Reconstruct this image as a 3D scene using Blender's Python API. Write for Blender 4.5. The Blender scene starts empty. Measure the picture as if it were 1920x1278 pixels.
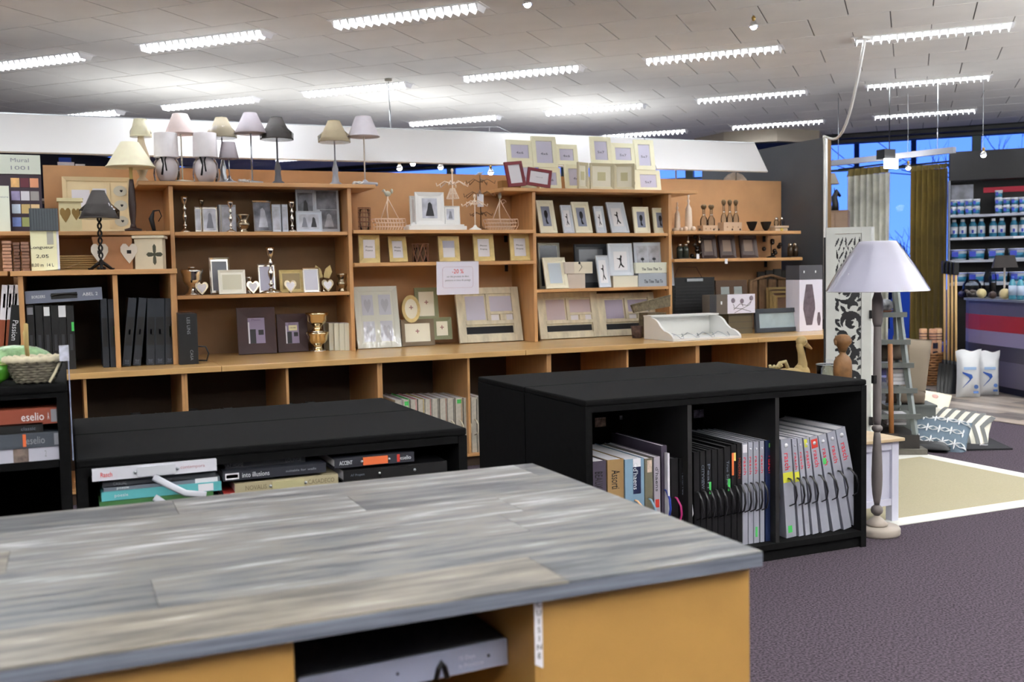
import bpy, bmesh, math, random
from mathutils import Vector as V, Matrix as M, noise
random.seed(7)
SC = bpy.context.scene
COL = SC.collection
R = math.radians
# ---------------------------------------------------------------- camera
F = 1926.0
_h, _p, _r = R(66.46), R(-3.70), R(-1.148)
EYE = V((0, 0, 1.5))
fw = V((math.cos(_h), math.sin(_h), 0)); rt = V((math.sin(_h), -math.cos(_h), 0)); up = V((0, 0, 1))
f2 = fw * math.cos(_p) + up * math.sin(_p); u2 = up * math.cos(_p) - fw * math.sin(_p)
r3 = rt * math.cos(_r) + u2 * math.sin(_r); u3 = u2 * math.cos(_r) - rt * math.sin(_r)
cam = bpy.data.cameras.new('camera'); camo = bpy.data.objects.new('camera', cam); COL.objects.link(camo)
cam.sensor_width = 36; cam.lens = F / 1920 * 36; cam.clip_start = 0.05; cam.clip_end = 400
camo.matrix_world = M(((r3.x, u3.x, -f2.x, EYE.x), (r3.y, u3.y, -f2.y, EYE.y), (r3.z, u3.z, -f2.z, EYE.z), (0, 0, 0, 1)))
cam.dof.use_dof = True; cam.dof.focus_distance = 5.6; cam.dof.aperture_fstop = 3.5
SC.camera = camo
# ---------------------------------------------------------------- world, exposure
SC.view_settings.view_transform = 'Standard'; SC.view_settings.look = 'None'
SC.view_settings.gamma = 1; SC.view_settings.use_curve_mapping = False
SC.view_settings.exposure = 1.28
W = bpy.data.worlds.new('dusk_sky'); SC.world = W; W.use_nodes = True
nt = W.node_tree; bg = nt.nodes['Background']
_tc = nt.nodes.new('ShaderNodeTexCoord'); _sx = nt.nodes.new('ShaderNodeSeparateXYZ'); _cr = nt.nodes.new('ShaderNodeValToRGB')
nt.links.new(_tc.outputs['Generated'], _sx.inputs[0]); nt.links.new(_sx.outputs['Z'], _cr.inputs[0]); nt.links.new(_cr.outputs[0], bg.inputs[0])
_cr.color_ramp.elements[0].position = 0.0; _cr.color_ramp.elements[0].color = (0.10, 0.25, 1.0, 1)
_cr.color_ramp.elements[1].position = 0.5; _cr.color_ramp.elements[1].color = (0.03, 0.09, 0.60, 1)
bg.inputs[1].default_value = 0.9
TUBE = 27.0
UPL_BACK = 8.5  # strength of the uplights added behind the boards

def PR(x, y):
    return r3 * ((x - 960) / F) - u3 * ((y - 639) / F) + f2
def PZ(x, y, z):                      # the point of a horizontal plane a pixel looks at
    d = PR(x, y); return EYE + d * ((z - EYE.z) / d.z)
def PY(x, y, Y):
    d = PR(x, y); return EYE + d * (Y / d.y)
def PX(x, y, X):
    d = PR(x, y); return EYE + d * (X / d.x)
def PD(x, y, D):
    return EYE + PR(x, y) * D
# ---------------------------------------------------------------- mesh helper
class G:
    def __init__(s): s.v = []; s.f = []; s.s = []
    def poly(s, vs, fs, smooth=False, m=None):
        o = len(s.v)
        for p in vs:
            p = V(p); s.v.append(m @ p if m else p)
        for f in fs: s.f.append([i + o for i in f]); s.s.append(smooth)
        return s
    def box(s, x0, y0, z0, x1, y1, z1, m=None):
        return s.poly([(x0, y0, z0), (x1, y0, z0), (x1, y1, z0), (x0, y1, z0), (x0, y0, z1), (x1, y0, z1), (x1, y1, z1), (x0, y1, z1)],
                      [(0, 3, 2, 1), (4, 5, 6, 7), (0, 1, 5, 4), (1, 2, 6, 5), (2, 3, 7, 6), (3, 0, 4, 7)], False, m)
    def tube(s, pts, r, n=6, closed=False, flat=1.0):
        pts = [V(p) for p in pts]; k = len(pts); vs = []; fs = []; up0 = None
        for i, p in enumerate(pts):
            a = pts[i - 1] if i or closed else p; b = pts[(i + 1) % k] if i < k - 1 or closed else p
            t = (b - a)
            t = t.normalized() if t.length > 1e-9 else V((0, 0, 1))
            if up0 is None:
                up0 = V((0, 1, 0)) if abs(t.y) < .8 else V((1, 0, 0))
            e1 = t.cross(up0)
            e1 = e1.normalized() if e1.length > 1e-6 else t.orthogonal().normalized()
            e2 = e1.cross(t).normalized(); up0 = e2
            rr = r[i] if isinstance(r, (list, tuple)) else r
            for j in range(n):
                a_ = 2 * math.pi * j / n; vs.append(p + e1 * (rr * math.cos(a_)) + e2 * (rr * flat * math.sin(a_)))
        for i in range(k if closed else k - 1):
            for j in range(n):
                i2 = (i + 1) % k; fs.append((i * n + j, i * n + (j + 1) % n, i2 * n + (j + 1) % n, i2 * n + j))
        if not closed: fs += [tuple(range(n))[::-1], tuple((k - 1) * n + j for j in range(n))]
        return s.poly(vs, fs, n > 4)
    def lathe(s, prof, n=16, c=(0, 0), smooth=True, sx=1, sy=1):
        vs = []; fs = []
        for r, z in prof:
            for j in range(n):
                a = 2 * math.pi * j / n; vs.append((c[0] + sx * r * math.cos(a), c[1] + sy * r * math.sin(a), z))
        for i in range(len(prof) - 1):
            for j in range(n): fs.append((i * n + j, i * n + (j + 1) % n, (i + 1) * n + (j + 1) % n, (i + 1) * n + j))
        if prof[0][0] > 1e-4 and prof[0] != prof[-1]: fs.append(tuple(range(n))[::-1])
        if prof[-1][0] > 1e-4 and prof[0] != prof[-1]: fs.append(tuple((len(prof) - 1) * n + j for j in range(n)))
        return s.poly(vs, fs, smooth)
    def prism(s, poly, y0, y1):        # outline in x,z pushed along y (counter-clockwise seen from -y)
        n = len(poly)
        vs = [(x, y0, z) for x, z in poly] + [(x, y1, z) for x, z in poly]
        return s.poly(vs, [tuple(range(n)), tuple(range(2 * n - 1, n - 1, -1))] + [(i, i + n, (i + 1) % n + n, (i + 1) % n) for i in range(n)])
    def slab(s, poly, z0, z1):         # outline in x,y pushed along z
        n = len(poly)
        vs = [(x, y, z0) for x, y in poly] + [(x, y, z1) for x, y in poly]
        return s.poly(vs, [tuple(range(n))[::-1], tuple(range(n, 2 * n))] + [(i, (i + 1) % n, (i + 1) % n + n, i + n) for i in range(n)])
    def ball(s, c, r, n=10, sz=1, sx=1, sy=1):
        k = max(4, n // 2)
        pr = [(max(1e-5, r * math.sin(math.pi * i / k)), -r * sz * math.cos(math.pi * i / k)) for i in range(k + 1)]
        g = G().lathe(pr, n, sx=sx, sy=sy)
        return s.poly([v + V(c) for v in g.v], g.f, True)
    def ring(s, w, h, b, d, d2=None, x=0, z=0):   # mitred rectangular border, front at -y
        d2 = d if d2 is None else d2
        o = [(x - w / 2, z), (x + w / 2, z), (x + w / 2, z + h), (x - w / 2, z + h)]
        i = [(x - w / 2 + b, z + b), (x + w / 2 - b, z + b), (x + w / 2 - b, z + h - b), (x - w / 2 + b, z + h - b)]
        vs = [(a, -d, c) for a, c in o] + [(a, -d2, c) for a, c in i] + [(a, 0, c) for a, c in o] + [(a, 0, c) for a, c in i]
        fs = []
        for k in range(4):
            j = (k + 1) % 4
            fs += [(k, j, 4 + j, 4 + k), (k, 8 + k, 8 + j, j), (4 + k, 4 + j, 12 + j, 12 + k), (8 + k, 12 + k, 12 + j, 8 + j)]
        return s.poly(vs, fs)
    def grid(s, nu, nv, fn, smooth=True):
        vs = [fn(i / nu, j / nv) for j in range(nv + 1) for i in range(nu + 1)]
        return s.poly(vs, [(j * (nu + 1) + i, j * (nu + 1) + i + 1, (j + 1) * (nu + 1) + i + 1, (j + 1) * (nu + 1) + i) for j in range(nv) for i in range(nu)], smooth)
    def add(s, g, m=None):
        o = len(s.v)
        s.v += [m @ v if m else v.copy() for v in g.v]
        s.f += [[i + o for i in f] for f in g.f]; s.s += g.s
        return s
def mesh(name, g):
    me = bpy.data.meshes.new(name); me.from_pydata([tuple(v) for v in g.v], [], g.f)
    me.polygons.foreach_set('use_smooth', g.s); me.update(); return me
def part(name, g, m, par=None, loc=None, rot=None, bevel=0, label=None):
    me = g if isinstance(g, bpy.types.Mesh) else mesh(name, g)
    if m and not me.materials: me.materials.append(m)
    o = bpy.data.objects.new(name, me); COL.objects.link(o)
    if par: o.parent = par
    if loc is not None: o.location = loc
    if rot is not None: o.rotation_euler = rot
    if bevel:
        b = o.modifiers.new('bevel', 'BEVEL'); b.width = bevel; b.segments = 2; b.limit_method = 'ANGLE'
    if label: o['label'] = label
    return o
def tag(o, label=None, cat=None, group=None, kind=None):
    if label: o['label'] = label
    if cat: o['category'] = cat
    if group: o['group'] = group
    if kind: o['kind'] = kind
    return o
def thing(name, label, cat, loc=(0, 0, 0), rz=0, group=None, rx=0, ry=0):
    o = bpy.data.objects.new(name, None); COL.objects.link(o); o.empty_display_size = .05
    o.location = loc
    if loc[2] > .05 and loc[2] < 3: o.location.z += .001      # a hair above what carries it
    o.rotation_euler = (rx, ry, rz)
    return tag(o, label, cat, group)
def clone(o, loc=None, label=None, par=None, rot=None):
    c = o.copy(); COL.objects.link(c)
    if par: c.parent = par
    if loc is not None: c.location = loc
    if rot is not None: c.rotation_euler = rot
    if label: c['label'] = label
    for k in list(o.children): clone(k, par=c)
    return c
_txt = {}
def text(s, h, m, par, pos, vert=False, w=None, name='lettering', depth=.0006, rot=None):
    k = (s,)
    if k not in _txt:
        cu = bpy.data.curves.new('lettering', 'FONT'); cu.body = s; cu.size = 1; cu.extrude = .02; cu.resolution_u = 2
        o = bpy.data.objects.new('t', cu); me = bpy.data.meshes.new_from_object(o)
        bpy.data.objects.remove(o); bpy.data.curves.remove(cu)
        xs = [v.co.x for v in me.vertices] or [0, 1]; ys = [v.co.y for v in me.vertices] or [0, 1]
        cx, cy = (min(xs) + max(xs)) / 2, (min(ys) + max(ys)) / 2
        for v in me.vertices: v.co = (v.co.x - cx, v.co.y - cy, v.co.z)
        _txt[k] = (me, max(xs) - min(xs), max(ys) - min(ys))
    me, tw, th = _txt[k]
    me = me.copy(); me.name = 'lettering'; me.materials.append(m)
    sy = h / th; sx = sy if not w else w / tw
    o = bpy.data.objects.new(name, me); COL.objects.link(o); o.parent = par
    o.location = pos; o.scale = (sx, sy, depth / .02)
    o.rotation_euler = rot if rot else ((R(90), R(90), 0) if vert else (R(90), 0, 0))
    return o
# ---------------------------------------------------------------- materials
def C(r, g, b):
    f = lambda c: c / 12.92 if c <= .04045 else ((c + .055) / 1.055) ** 2.4
    return (f(r / 255), f(g / 255), f(b / 255), 1)
_mats = {}
def mat(name, col, rough=.5, metal=0, var=0, vs=6, bump=0, bs=60, coat=0, emit=0, trans=0, spec=.5, stretch=(1, 1, 1), sheen=0):
    if name in _mats: return _mats[name]
    m = bpy.data.materials.new(name); m.use_nodes = True; n = m.node_tree.nodes; l = m.node_tree.links
    b = n['Principled BSDF']; c = C(*col)
    b.inputs['Base Color'].default_value = c; b.inputs['Roughness'].default_value = rough; b.inputs['Metallic'].default_value = metal
    b.inputs['Specular IOR Level'].default_value = spec; b.inputs['Coat Weight'].default_value = coat; b.inputs['Coat Roughness'].default_value = .08
    b.inputs['Transmission Weight'].default_value = trans; b.inputs['Sheen Weight'].default_value = sheen
    if emit: b.inputs['Emission Color'].default_value = c; b.inputs['Emission Strength'].default_value = emit
    if var or bump:
        tc = n.new('ShaderNodeTexCoord'); mp = n.new('ShaderNodeMapping'); mp.inputs['Scale'].default_value = stretch; l.new(tc.outputs['Object'], mp.inputs[0])
    if var:
        nz = n.new('ShaderNodeTexNoise'); nz.inputs['Scale'].default_value = vs; nz.inputs['Detail'].default_value = 4; l.new(mp.outputs[0], nz.inputs['Vector'])
        cr = n.new('ShaderNodeValToRGB'); cr.color_ramp.elements[0].position = .32; cr.color_ramp.elements[1].position = .68
        cr.color_ramp.elements[0].color = tuple(max(0, x * (1 - var)) for x in c[:3]) + (1,); cr.color_ramp.elements[1].color = tuple(min(1, x * (1 + var)) for x in c[:3]) + (1,)
        l.new(nz.outputs['Fac'], cr.inputs[0]); l.new(cr.outputs[0], b.inputs['Base Color'])
    if bump:
        nb = n.new('ShaderNodeTexNoise'); nb.inputs['Scale'].default_value = bs; nb.inputs['Detail'].default_value = 3; l.new(mp.outputs[0], nb.inputs['Vector'])
        bp = n.new('ShaderNodeBump'); bp.inputs['Strength'].default_value = bump; bp.inputs['Distance'].default_value = .01
        l.new(nb.outputs['Fac'], bp.inputs['Height']); l.new(bp.outputs[0], b.inputs['Normal'])
    _mats[name] = m; return m
def glass(name, col=(235, 240, 245), rough=.02, mix=.75, wrinkle=0):     # thin clear glass or plastic film
    if name in _mats: return _mats[name]
    m = bpy.data.materials.new(name); m.use_nodes = True; n = m.node_tree.nodes; l = m.node_tree.links
    n.remove(n['Principled BSDF']); out = n['Material Output']
    t = n.new('ShaderNodeBsdfTransparent'); t.inputs[0].default_value = C(*col); g = n.new('ShaderNodeBsdfGlossy'); g.inputs[1].default_value = rough
    mx = n.new('ShaderNodeMixShader'); fr = n.new('ShaderNodeLayerWeight'); fr.inputs[0].default_value = 1 - mix
    if wrinkle:
        nb = n.new('ShaderNodeTexNoise'); nb.inputs['Scale'].default_value = 9; tc = n.new('ShaderNodeTexCoord'); mp = n.new('ShaderNodeMapping'); mp.inputs['Scale'].default_value = (2, 2, .6); l.new(tc.outputs['Object'], mp.inputs[0]); l.new(mp.outputs[0], nb.inputs['Vector'])
        bp = n.new('ShaderNodeBump'); bp.inputs['Strength'].default_value = wrinkle; bp.inputs['Distance'].default_value = .02; l.new(nb.outputs['Fac'], bp.inputs['Height']); l.new(bp.outputs[0], g.inputs['Normal']); l.new(bp.outputs[0], fr.inputs['Normal'])
    l.new(fr.outputs['Fresnel'], mx.inputs[0]); l.new(t.outputs[0], mx.inputs[1]); l.new(g.outputs[0], mx.inputs[2]); l.new(mx.outputs[0], out.inputs[0])
    _mats[name] = m; return m
def planks(name, stops, rough=.45, scale=(1.2, 22, 10), rnd=.5):     # streaky wood, tone shifted per object
    m = bpy.data.materials.new(name); m.use_nodes = True; n = m.node_tree.nodes; l = m.node_tree.links; b = n['Principled BSDF']
    tc = n.new('ShaderNodeTexCoord'); mp = n.new('ShaderNodeMapping'); mp.inputs['Scale'].default_value = scale; l.new(tc.outputs['Object'], mp.inputs[0])
    oi = n.new('ShaderNodeObjectInfo'); cb = n.new('ShaderNodeCombineXYZ'); ml = n.new('ShaderNodeMath'); ml.operation = 'MULTIPLY'; ml.inputs[1].default_value = 40
    l.new(oi.outputs['Random'], ml.inputs[0]); l.new(ml.outputs[0], cb.inputs[0]); l.new(ml.outputs[0], cb.inputs[1]); l.new(cb.outputs[0], mp.inputs['Location'])
    nz = n.new('ShaderNodeTexNoise'); nz.inputs['Scale'].default_value = 1; nz.inputs['Detail'].default_value = 7; nz.inputs['Roughness'].default_value = .62; l.new(mp.outputs[0], nz.inputs['Vector'])
    ad = n.new('ShaderNodeMath'); ad.operation = 'MULTIPLY_ADD'; ad.inputs[1].default_value = rnd; l.new(oi.outputs['Random'], ad.inputs[0])
    sb = n.new('ShaderNodeMath'); sb.operation = 'SUBTRACT'; sb.inputs[1].default_value = rnd / 2; l.new(nz.outputs['Fac'], sb.inputs[0]); l.new(sb.outputs[0], ad.inputs[2])
    cr = n.new('ShaderNodeValToRGB'); l.new(ad.outputs[0], cr.inputs[0]); e = cr.color_ramp.elements
    e[0].position, e[0].color = stops[0][0], C(*stops[0][1]); e[1].position, e[1].color = stops[-1][0], C(*stops[-1][1])
    for p, c in stops[1:-1]: q = e.new(p); q.color = C(*c)
    l.new(cr.outputs[0], b.inputs['Base Color']); b.inputs['Roughness'].default_value = rough
    bp = n.new('ShaderNodeBump'); bp.inputs['Strength'].default_value = .08; bp.inputs['Distance'].default_value = .005; l.new(nz.outputs['Fac'], bp.inputs['Height']); l.new(bp.outputs[0], b.inputs['Normal'])
    _mats[name] = m; return m
BEECH = mat('beech_board', (196, 148, 96), .38, var=.10, vs=3, stretch=(1, 8, 8))
BEECHV = mat('beech_upright', (196, 148, 96), .4, var=.10, vs=3, stretch=(8, 8, 1))
PANEL = mat('orange_board', (204, 156, 108), .6, var=.06, vs=5, bump=.05, bs=200)
BACKB = mat('tan_back_board', (124, 90, 52), .6, var=.06, vs=5)
TOPW = mat('worktop_beech', (204, 164, 108), .22, var=.08, vs=3, stretch=(1, 10, 10))
DESKO = mat('mustard_board', (162, 122, 62), .6, var=.05, vs=9, bump=.08, bs=260)
BLACK = mat('black_felt', (10, 10, 11), .9, var=.3, vs=30, bump=.15, bs=400, spec=.15)
BLK = mat('black_plastic', (14, 14, 16), .4)
NAVY = mat('black_blue_cover', (30, 36, 46), .5, bump=.05, bs=300)
WHITE = mat('white_paint', (235, 235, 232), .45)
PAPER = mat('paper', (232, 230, 236), .8)
CREAM = mat('cream_paint', (232, 226, 204), .55)
IVORY = mat('ivory_paint', (238, 234, 214), .5)
GREYW = mat('grey_white_paint', (205, 212, 222), .5)
SILV = mat('silver', (232, 226, 214), .12, 1)
SILVD = mat('worn_silver', (170, 155, 130), .2, 1)
STEEL = mat('steel', (190, 195, 200), .3, 1)
IRON = mat('black_iron', (18, 16, 16), .5, .3)
RUST = mat('rusty_wire', (150, 105, 80), .6, .2)
PINKW = mat('whitewashed_wire', (232, 205, 180), .6)
GLASS = glass('clear_glass'); FILM = glass('plastic_film', (250, 250, 250), .05, .8, .18)
DARKP = mat('dark_print', (52, 52, 60), .7); MIDP = mat('grey_print', (128, 130, 140), .7); INK = mat('ink', (30, 30, 34), .8)
INKR = mat('red_ink', (215, 40, 52), .7); INKW = mat('white_ink', (225, 228, 232), .7); INKG = mat('grey_ink', (140, 142, 150), .7)
LILAC = mat('lilac_paper', (205, 203, 222), .7); BW = mat('photo_print', (120, 122, 132), .5, var=.8, vs=9); BW2 = mat('photo_print_pale', (188, 190, 200), .5, var=.35, vs=11)
OLDW = mat('pale_driftwood', (220, 212, 188), .7, var=.14, vs=6, bump=.2, bs=60, stretch=(3, 3, 1))
BROWNW = mat('brown_leather', (52, 24, 26), .55, var=.15, vs=8)
GREENP = mat('sage_paint', (128, 132, 100), .6, var=.1); TAUPE = mat('taupe_paint', (120, 104, 82), .6, var=.1)
GOLD = mat('pale_gilt', (212, 190, 128), .5, var=.15, vs=14)
GREY = mat('grey_cover', (150, 152, 164), .5, var=.05); SLATE = mat('slate', (150, 166, 172), .7, var=.12, vs=9)
CHARC = mat('charcoal', (46, 46, 50), .6); BOXG = mat('grey_brown_card', (96, 88, 80), .7)
ORD = ['first', 'second', 'third', 'fourth', 'fifth', 'sixth', 'seventh', 'eighth', 'ninth', 'tenth', 'eleventh', 'twelfth']
LEFTS = ['leftmost'] + [o + ' from the left' for o in ORD[1:]]
def uplight(x, y, z, p, rz, lab, L=1.3):      # added uplight on unseen shelving, put in to brighten the ceiling
    t = thing('added_uplight', lab, 'strip light', (x, y, z), rz, 'added uplights on unseen shelving')
    part('housing', G().box(-L / 2, -.05, 0, L / 2, .05, .03), mat('white_enamel', (240, 240, 240), .35), t)
    l = bpy.data.lights.new('fill_light', 'AREA'); l.shape = 'RECTANGLE'; l.size = L - .1; l.size_y = .08; l.energy = p; l.color = (.97, .99, 1.0)
    lo = bpy.data.objects.new('fill_light', l); COL.objects.link(lo); lo.parent = t; lo.location = (0, 0, .04); lo.rotation_euler = (R(180), 0, 0)
# ================================================================ the setting
ug = V((math.cos(R(-44.8)), math.sin(R(-44.8)), 0)); vg = V((-ug.y, ug.x, 0))      # the building's own grid, 45 degrees off the shelving
def GV(u, v, z=0): return ug * u + vg * v + V((0, 0, z))
GM = M(((ug.x, vg.x, 0, 0), (ug.y, vg.y, 0, 0), (0, 0, 1, 0), (0, 0, 0, 1)))
RZG = R(-44.8)
CZ = 3.42
U0, U1, V0, V1 = -11.5, 9.0, -7.0, 16.1
CARPET = mat('purple_grey_carpet', (82, 73, 82), .95, var=.65, vs=100, bump=.6, bs=420, spec=.1)
o = tag(part('floor', G().box(U0, V0, -.1, U1, V1 + .3, 0, GM), CARPET), kind='structure')
TILE = mat('ceiling_tile', (224, 222, 217), .8, var=.03, vs=3, bump=.1, bs=120)
JOINT = mat('ceiling_grid', (120, 118, 116), .6)
ceil = tag(part('ceiling', G().box(U0, V0, CZ + .012, U1, V1 + .4, CZ + .1, GM), JOINT), kind='structure')
WALLW = mat('white_wall', (226, 224, 220), .8); WALLD = mat('dark_wall', (40, 38, 40), .8)
tag(part('wall_left', G().box(U0 - .15, V0, 0, U0, V1, CZ, GM), WALLD), kind='structure')
tag(part('wall_right', G().box(U1, V0, 0, U1 + .15, V1, CZ, GM), WALLW), kind='structure')
tag(part('wall_back', G().box(U0, V0 - .15, 0, U1, V0, CZ, GM), WALLW), kind='structure')
# ceiling lights on the grid and the tiles between them
LU, LV, LA, LB = -.441, 9.293, 1.80, 2.405
lights = []
LAMPW = mat('white_enamel', (240, 240, 240), .35)
TUBEM = mat('fluorescent_tube', (244, 248, 255), .5, emit=TUBE)
_fr = G().box(-.62, -.1, -.004, .62, -.085, .0115).box(-.62, .085, -.004, .62, .1, .0115).box(-.62, -.085, -.004, -.6, .085, .0115).box(.6, -.085, -.004, .62, .085, .0115)
mfr = mesh('housing', _fr); mtb = mesh('tube', G().poly([(-.585, -.06, .009), (.585, -.06, .009), (.585, .06, .009), (-.585, .06, .009)], [(0, 3, 2, 1)]))
mtop = mesh('reflector', G().box(-.6, -.085, .0095, .6, .085, .0115))
mbl = mesh('louvre_blade', G().poly([(-.014, -.085, .006), (.014, -.085, .006), (.014, .085, .006), (-.014, .085, .006), (-.002, -.055, -.048), (.002, -.055, -.048), (.002, .055, -.048), (-.002, .055, -.048)],
    [(0, 1, 2, 3), (4, 7, 6, 5), (0, 4, 5, 1), (1, 5, 6, 2), (2, 6, 7, 3), (3, 7, 4, 0)]))
mrl = mesh('louvre_rail', G().box(-.6, -.088, -.008, .6, -.082, .004).box(-.6, .082, -.008, .6, .088, .004))
LOUV = mat('louvre_white', (250, 250, 250), .25)
for me, m_ in ((mfr, LAMPW), (mtb, TUBEM), (mtop, LAMPW), (mbl, LOUV), (mrl, LOUV)): me.materials.append(m_)
colname = {0: 'row at the far right', 1: 'row right of centre', 2: 'centre row', 3: 'row left of centre', 4: 'row at the far left'}
rown = {-1: 'nearest', 0: 'second', 1: 'third', 2: 'farthest'}
for c in range(-2, 6):
    for j in range(-5, 4):
        u, v = LU - LA * c + .585, LV + LB * j
        if not (U0 + .6 < u < U1 - .6 and V0 < v < V1 - .1): continue
        seen = (c, j) in [(0, 0), (0, 1), (0, 2), (1, 0), (1, 1), (1, 2), (2, -1), (2, 0), (2, 1), (2, 2), (3, -1), (3, 0), (3, 1), (4, -1), (4, 0), (4, 1)]
        if not seen and (j % 2 or c % 2 == 0) and j < 0: continue      # behind the camera only every other one is needed
        lights.append((u, v))
        lb = f'white louvred strip light in the {colname[c]}, {rown[j]} of its row' if seen else 'white louvred strip light of the ceiling outside the view'
        t = thing('ceiling_light', lb, 'ceiling light', GV(u, v, CZ), RZG, 'strip lights in the ceiling' if seen else 'strip lights outside the view')
        part('housing', mfr, None, t); part('reflector', mtop, None, t); part('tube', mtb, None, t)
        if seen or j >= 0:
            part('louvre_rail', mrl, None, t)
            for k in range(19): part('louvre_blade', mbl, None, t, (-.585 + k * .065, 0, 0))
tm = mesh('ceiling_tile', G().box(-.295, -.295, 0, .295, .295, .011)); tm.materials.append(TILE)
th = mesh('ceiling_tile', G().box(-.297, -.297, 0, .297, -.105, .011).box(-.297, .105, 0, .297, .297, .011)); th.materials.append(TILE)
cand = []
def vis(p):
    d = p - EYE; z = d.dot(f2)
    return z > .5 and abs(d.dot(r3) / z * F) < 1080 and -760 < d.dot(u3) / z * F < 760
rest = G()
for j in range(-27, 12):
    v = LV + .6012 * j
    for i in range(-30, 18):
        off = .3 if (j % 2) else 0
        u = LU + .285 + .6 * i + off
        if not (U0 < u < U1 and V0 < v < V1 - .2): continue
        lit = [w for w in lights if abs(w[1] - v) < .2 and abs(w[0] - u) < .62]
        p = GV(u, v, CZ)
        cand.append((p, bool(lit), vis(p)))
cand.sort(key=lambda q: (not q[2], (q[0] - EYE).length))
for k, (p, lit, vs_) in enumerate(cand):
    if k < 300 and vs_: part('ceiling_tile', th if lit else tm, None, ceil, p, (0, 0, RZG))
    else:
        mm = M.Translation(p) @ M.Rotation(RZG, 4, 'Z')
        if lit: rest.box(-.297, -.297, 0, .297, -.105, .011, mm).box(-.297, .105, 0, .297, .297, .011, mm)
        else: rest.box(-.297, -.297, 0, .297, .297, .011, mm)
tag(part('ceiling_tiling', rest, TILE, ceil), kind='stuff')
# window wall
WF = mat('black_window_frame', (20, 22, 24), .4); GREENST = mat('green_grey_steel', (70, 88, 86), .45)
win = tag(part('window_1', G().box(U0, V1, 3.33, U1, V1 + .12, CZ, GM), WF), kind='structure')
part('sill', G().box(U0, V1, 0, U1, V1 + .12, .25, GM), WF, win)
part('transom', G().box(U0, V1 + .02, 2.93, U1, V1 + .09, 2.96, GM), GREENST, win)
part('head_rail', G().box(U0, V1 - .10, 3.33, U1, V1 - .001, 3.37, GM), WF, win)
pm = glass('window_glass', (250, 252, 255), .01, .93)
for k in range(10):
    uu = U0 + .06 + k * 2.05
    part('post', G().box(uu - .06, V1, .25, uu + .06, V1 + .12, 3.33, GM), GREENST, win)
    if k < 9: part('pane', G().box(uu + .06, V1 + .05, .25, uu + 1.99, V1 + .06, 3.33, GM), pm, win)
tag(part('trim_1', G().box(U0, V1 - .35, 3.37, U1, V1 - .1, CZ, GM), WF), kind='structure')
# dropped bulkhead ring in the ceiling behind the partition
bh = GV(*((lambda p: (p.dot(ug), p.dot(vg) + .95))(PZ(1405, 243, CZ)))); bpoly = [(math.cos(R(22.5 + 45 * k)) * .95, math.sin(R(22.5 + 45 * k)) * .95) for k in range(8)]
b_ = tag(part('trim_2', G().slab(bpoly, 3.25, CZ), mat('bulkhead_beige', (150, 140, 125), .7), None, (bh.x, bh.y, 0), (0, 0, RZG)), kind='structure')
part('soffit', G().slab([(x * .93, y * .93) for x, y in bpoly], 3.235, 3.252), mat('bulkhead_navy', (34, 38, 50), .7), b_)
# street outside
tag(part('trim_3', G().box(U0 - 20, V1 + .3, -.3, U1 + 40, V1 + 60, -.12, GM), mat('dark_street', (40, 48, 70), .7)), kind='structure')
BARK = mat('dark_bark', (16, 18, 26), .9)
def tree(x, lab, px, py, D, h):
    p = PD(px, py, D); p.z = -.12
    t = thing('bare_tree', lab, 'tree', p, 0, 'bare trees across the street'); rnd = random.Random(px)
    def grow(par, a, d, L, r, lev):
        pts = [a]; q = a.copy()
        for k in range(4):
            d = (d + V((rnd.uniform(-.25, .25), rnd.uniform(-.25, .25), rnd.uniform(-.02, .2)))).normalized(); q = q + d * (L / 4); pts.append(q.copy())
        par.tube(pts, [r * (1 - .15 * k) for k in range(5)], 4)
        if lev < 4:
            for k in range(3): grow(par, pts[rnd.randint(2, 4)], (d + V((rnd.uniform(-.9, .9), rnd.uniform(-.9, .9), rnd.uniform(-.1, .5)))).normalized(), L * .68, r * .55, lev + 1)
    g = G(); grow(g, V((0, 0, 0)), V((0, 0, 1)), h * .33, .09, 0)
    part('branches', g, BARK, t)
tree(0, 'bare tree in the dusk outside, left of the pale patterned curtain', 1572, 500, 24, 4.5)
tree(1, 'bare tree in the dusk outside, seen between the two curtains', 1664, 470, 27, 4.2)
tree(2, 'bare tree in the dusk outside, above the black paint rack', 1840, 470, 30, 9)
wg = G()
for (x0, y0, x1, y1, D, sag) in ((1500, 262, 1690, 300, 26, .5), (1540, 258, 1720, 292, 27, .6), (1560, 300, 1960, 272, 24, .5), (1690, 318, 1960, 280, 25, .4), (1640, 262, 1960, 300, 28, .8)):
    a, b = PD(x0, y0, D), PD(x1, y1, D)
    wg.tube([a.lerp(b, i / 8) - V((0, 0, sag * 4 * (i / 8) * (1 - i / 8))) for i in range(9)], .012, 4)
for px in (1712, 1606):
    a = PD(px, 500, 27); wg.tube([V((a.x, a.y, -.12)), V((a.x, a.y, 7))], .07, 6)
tag(part('tram_wires', wg, BARK), 'black overhead tram wires and poles against the blue dusk', 'wires')
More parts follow.
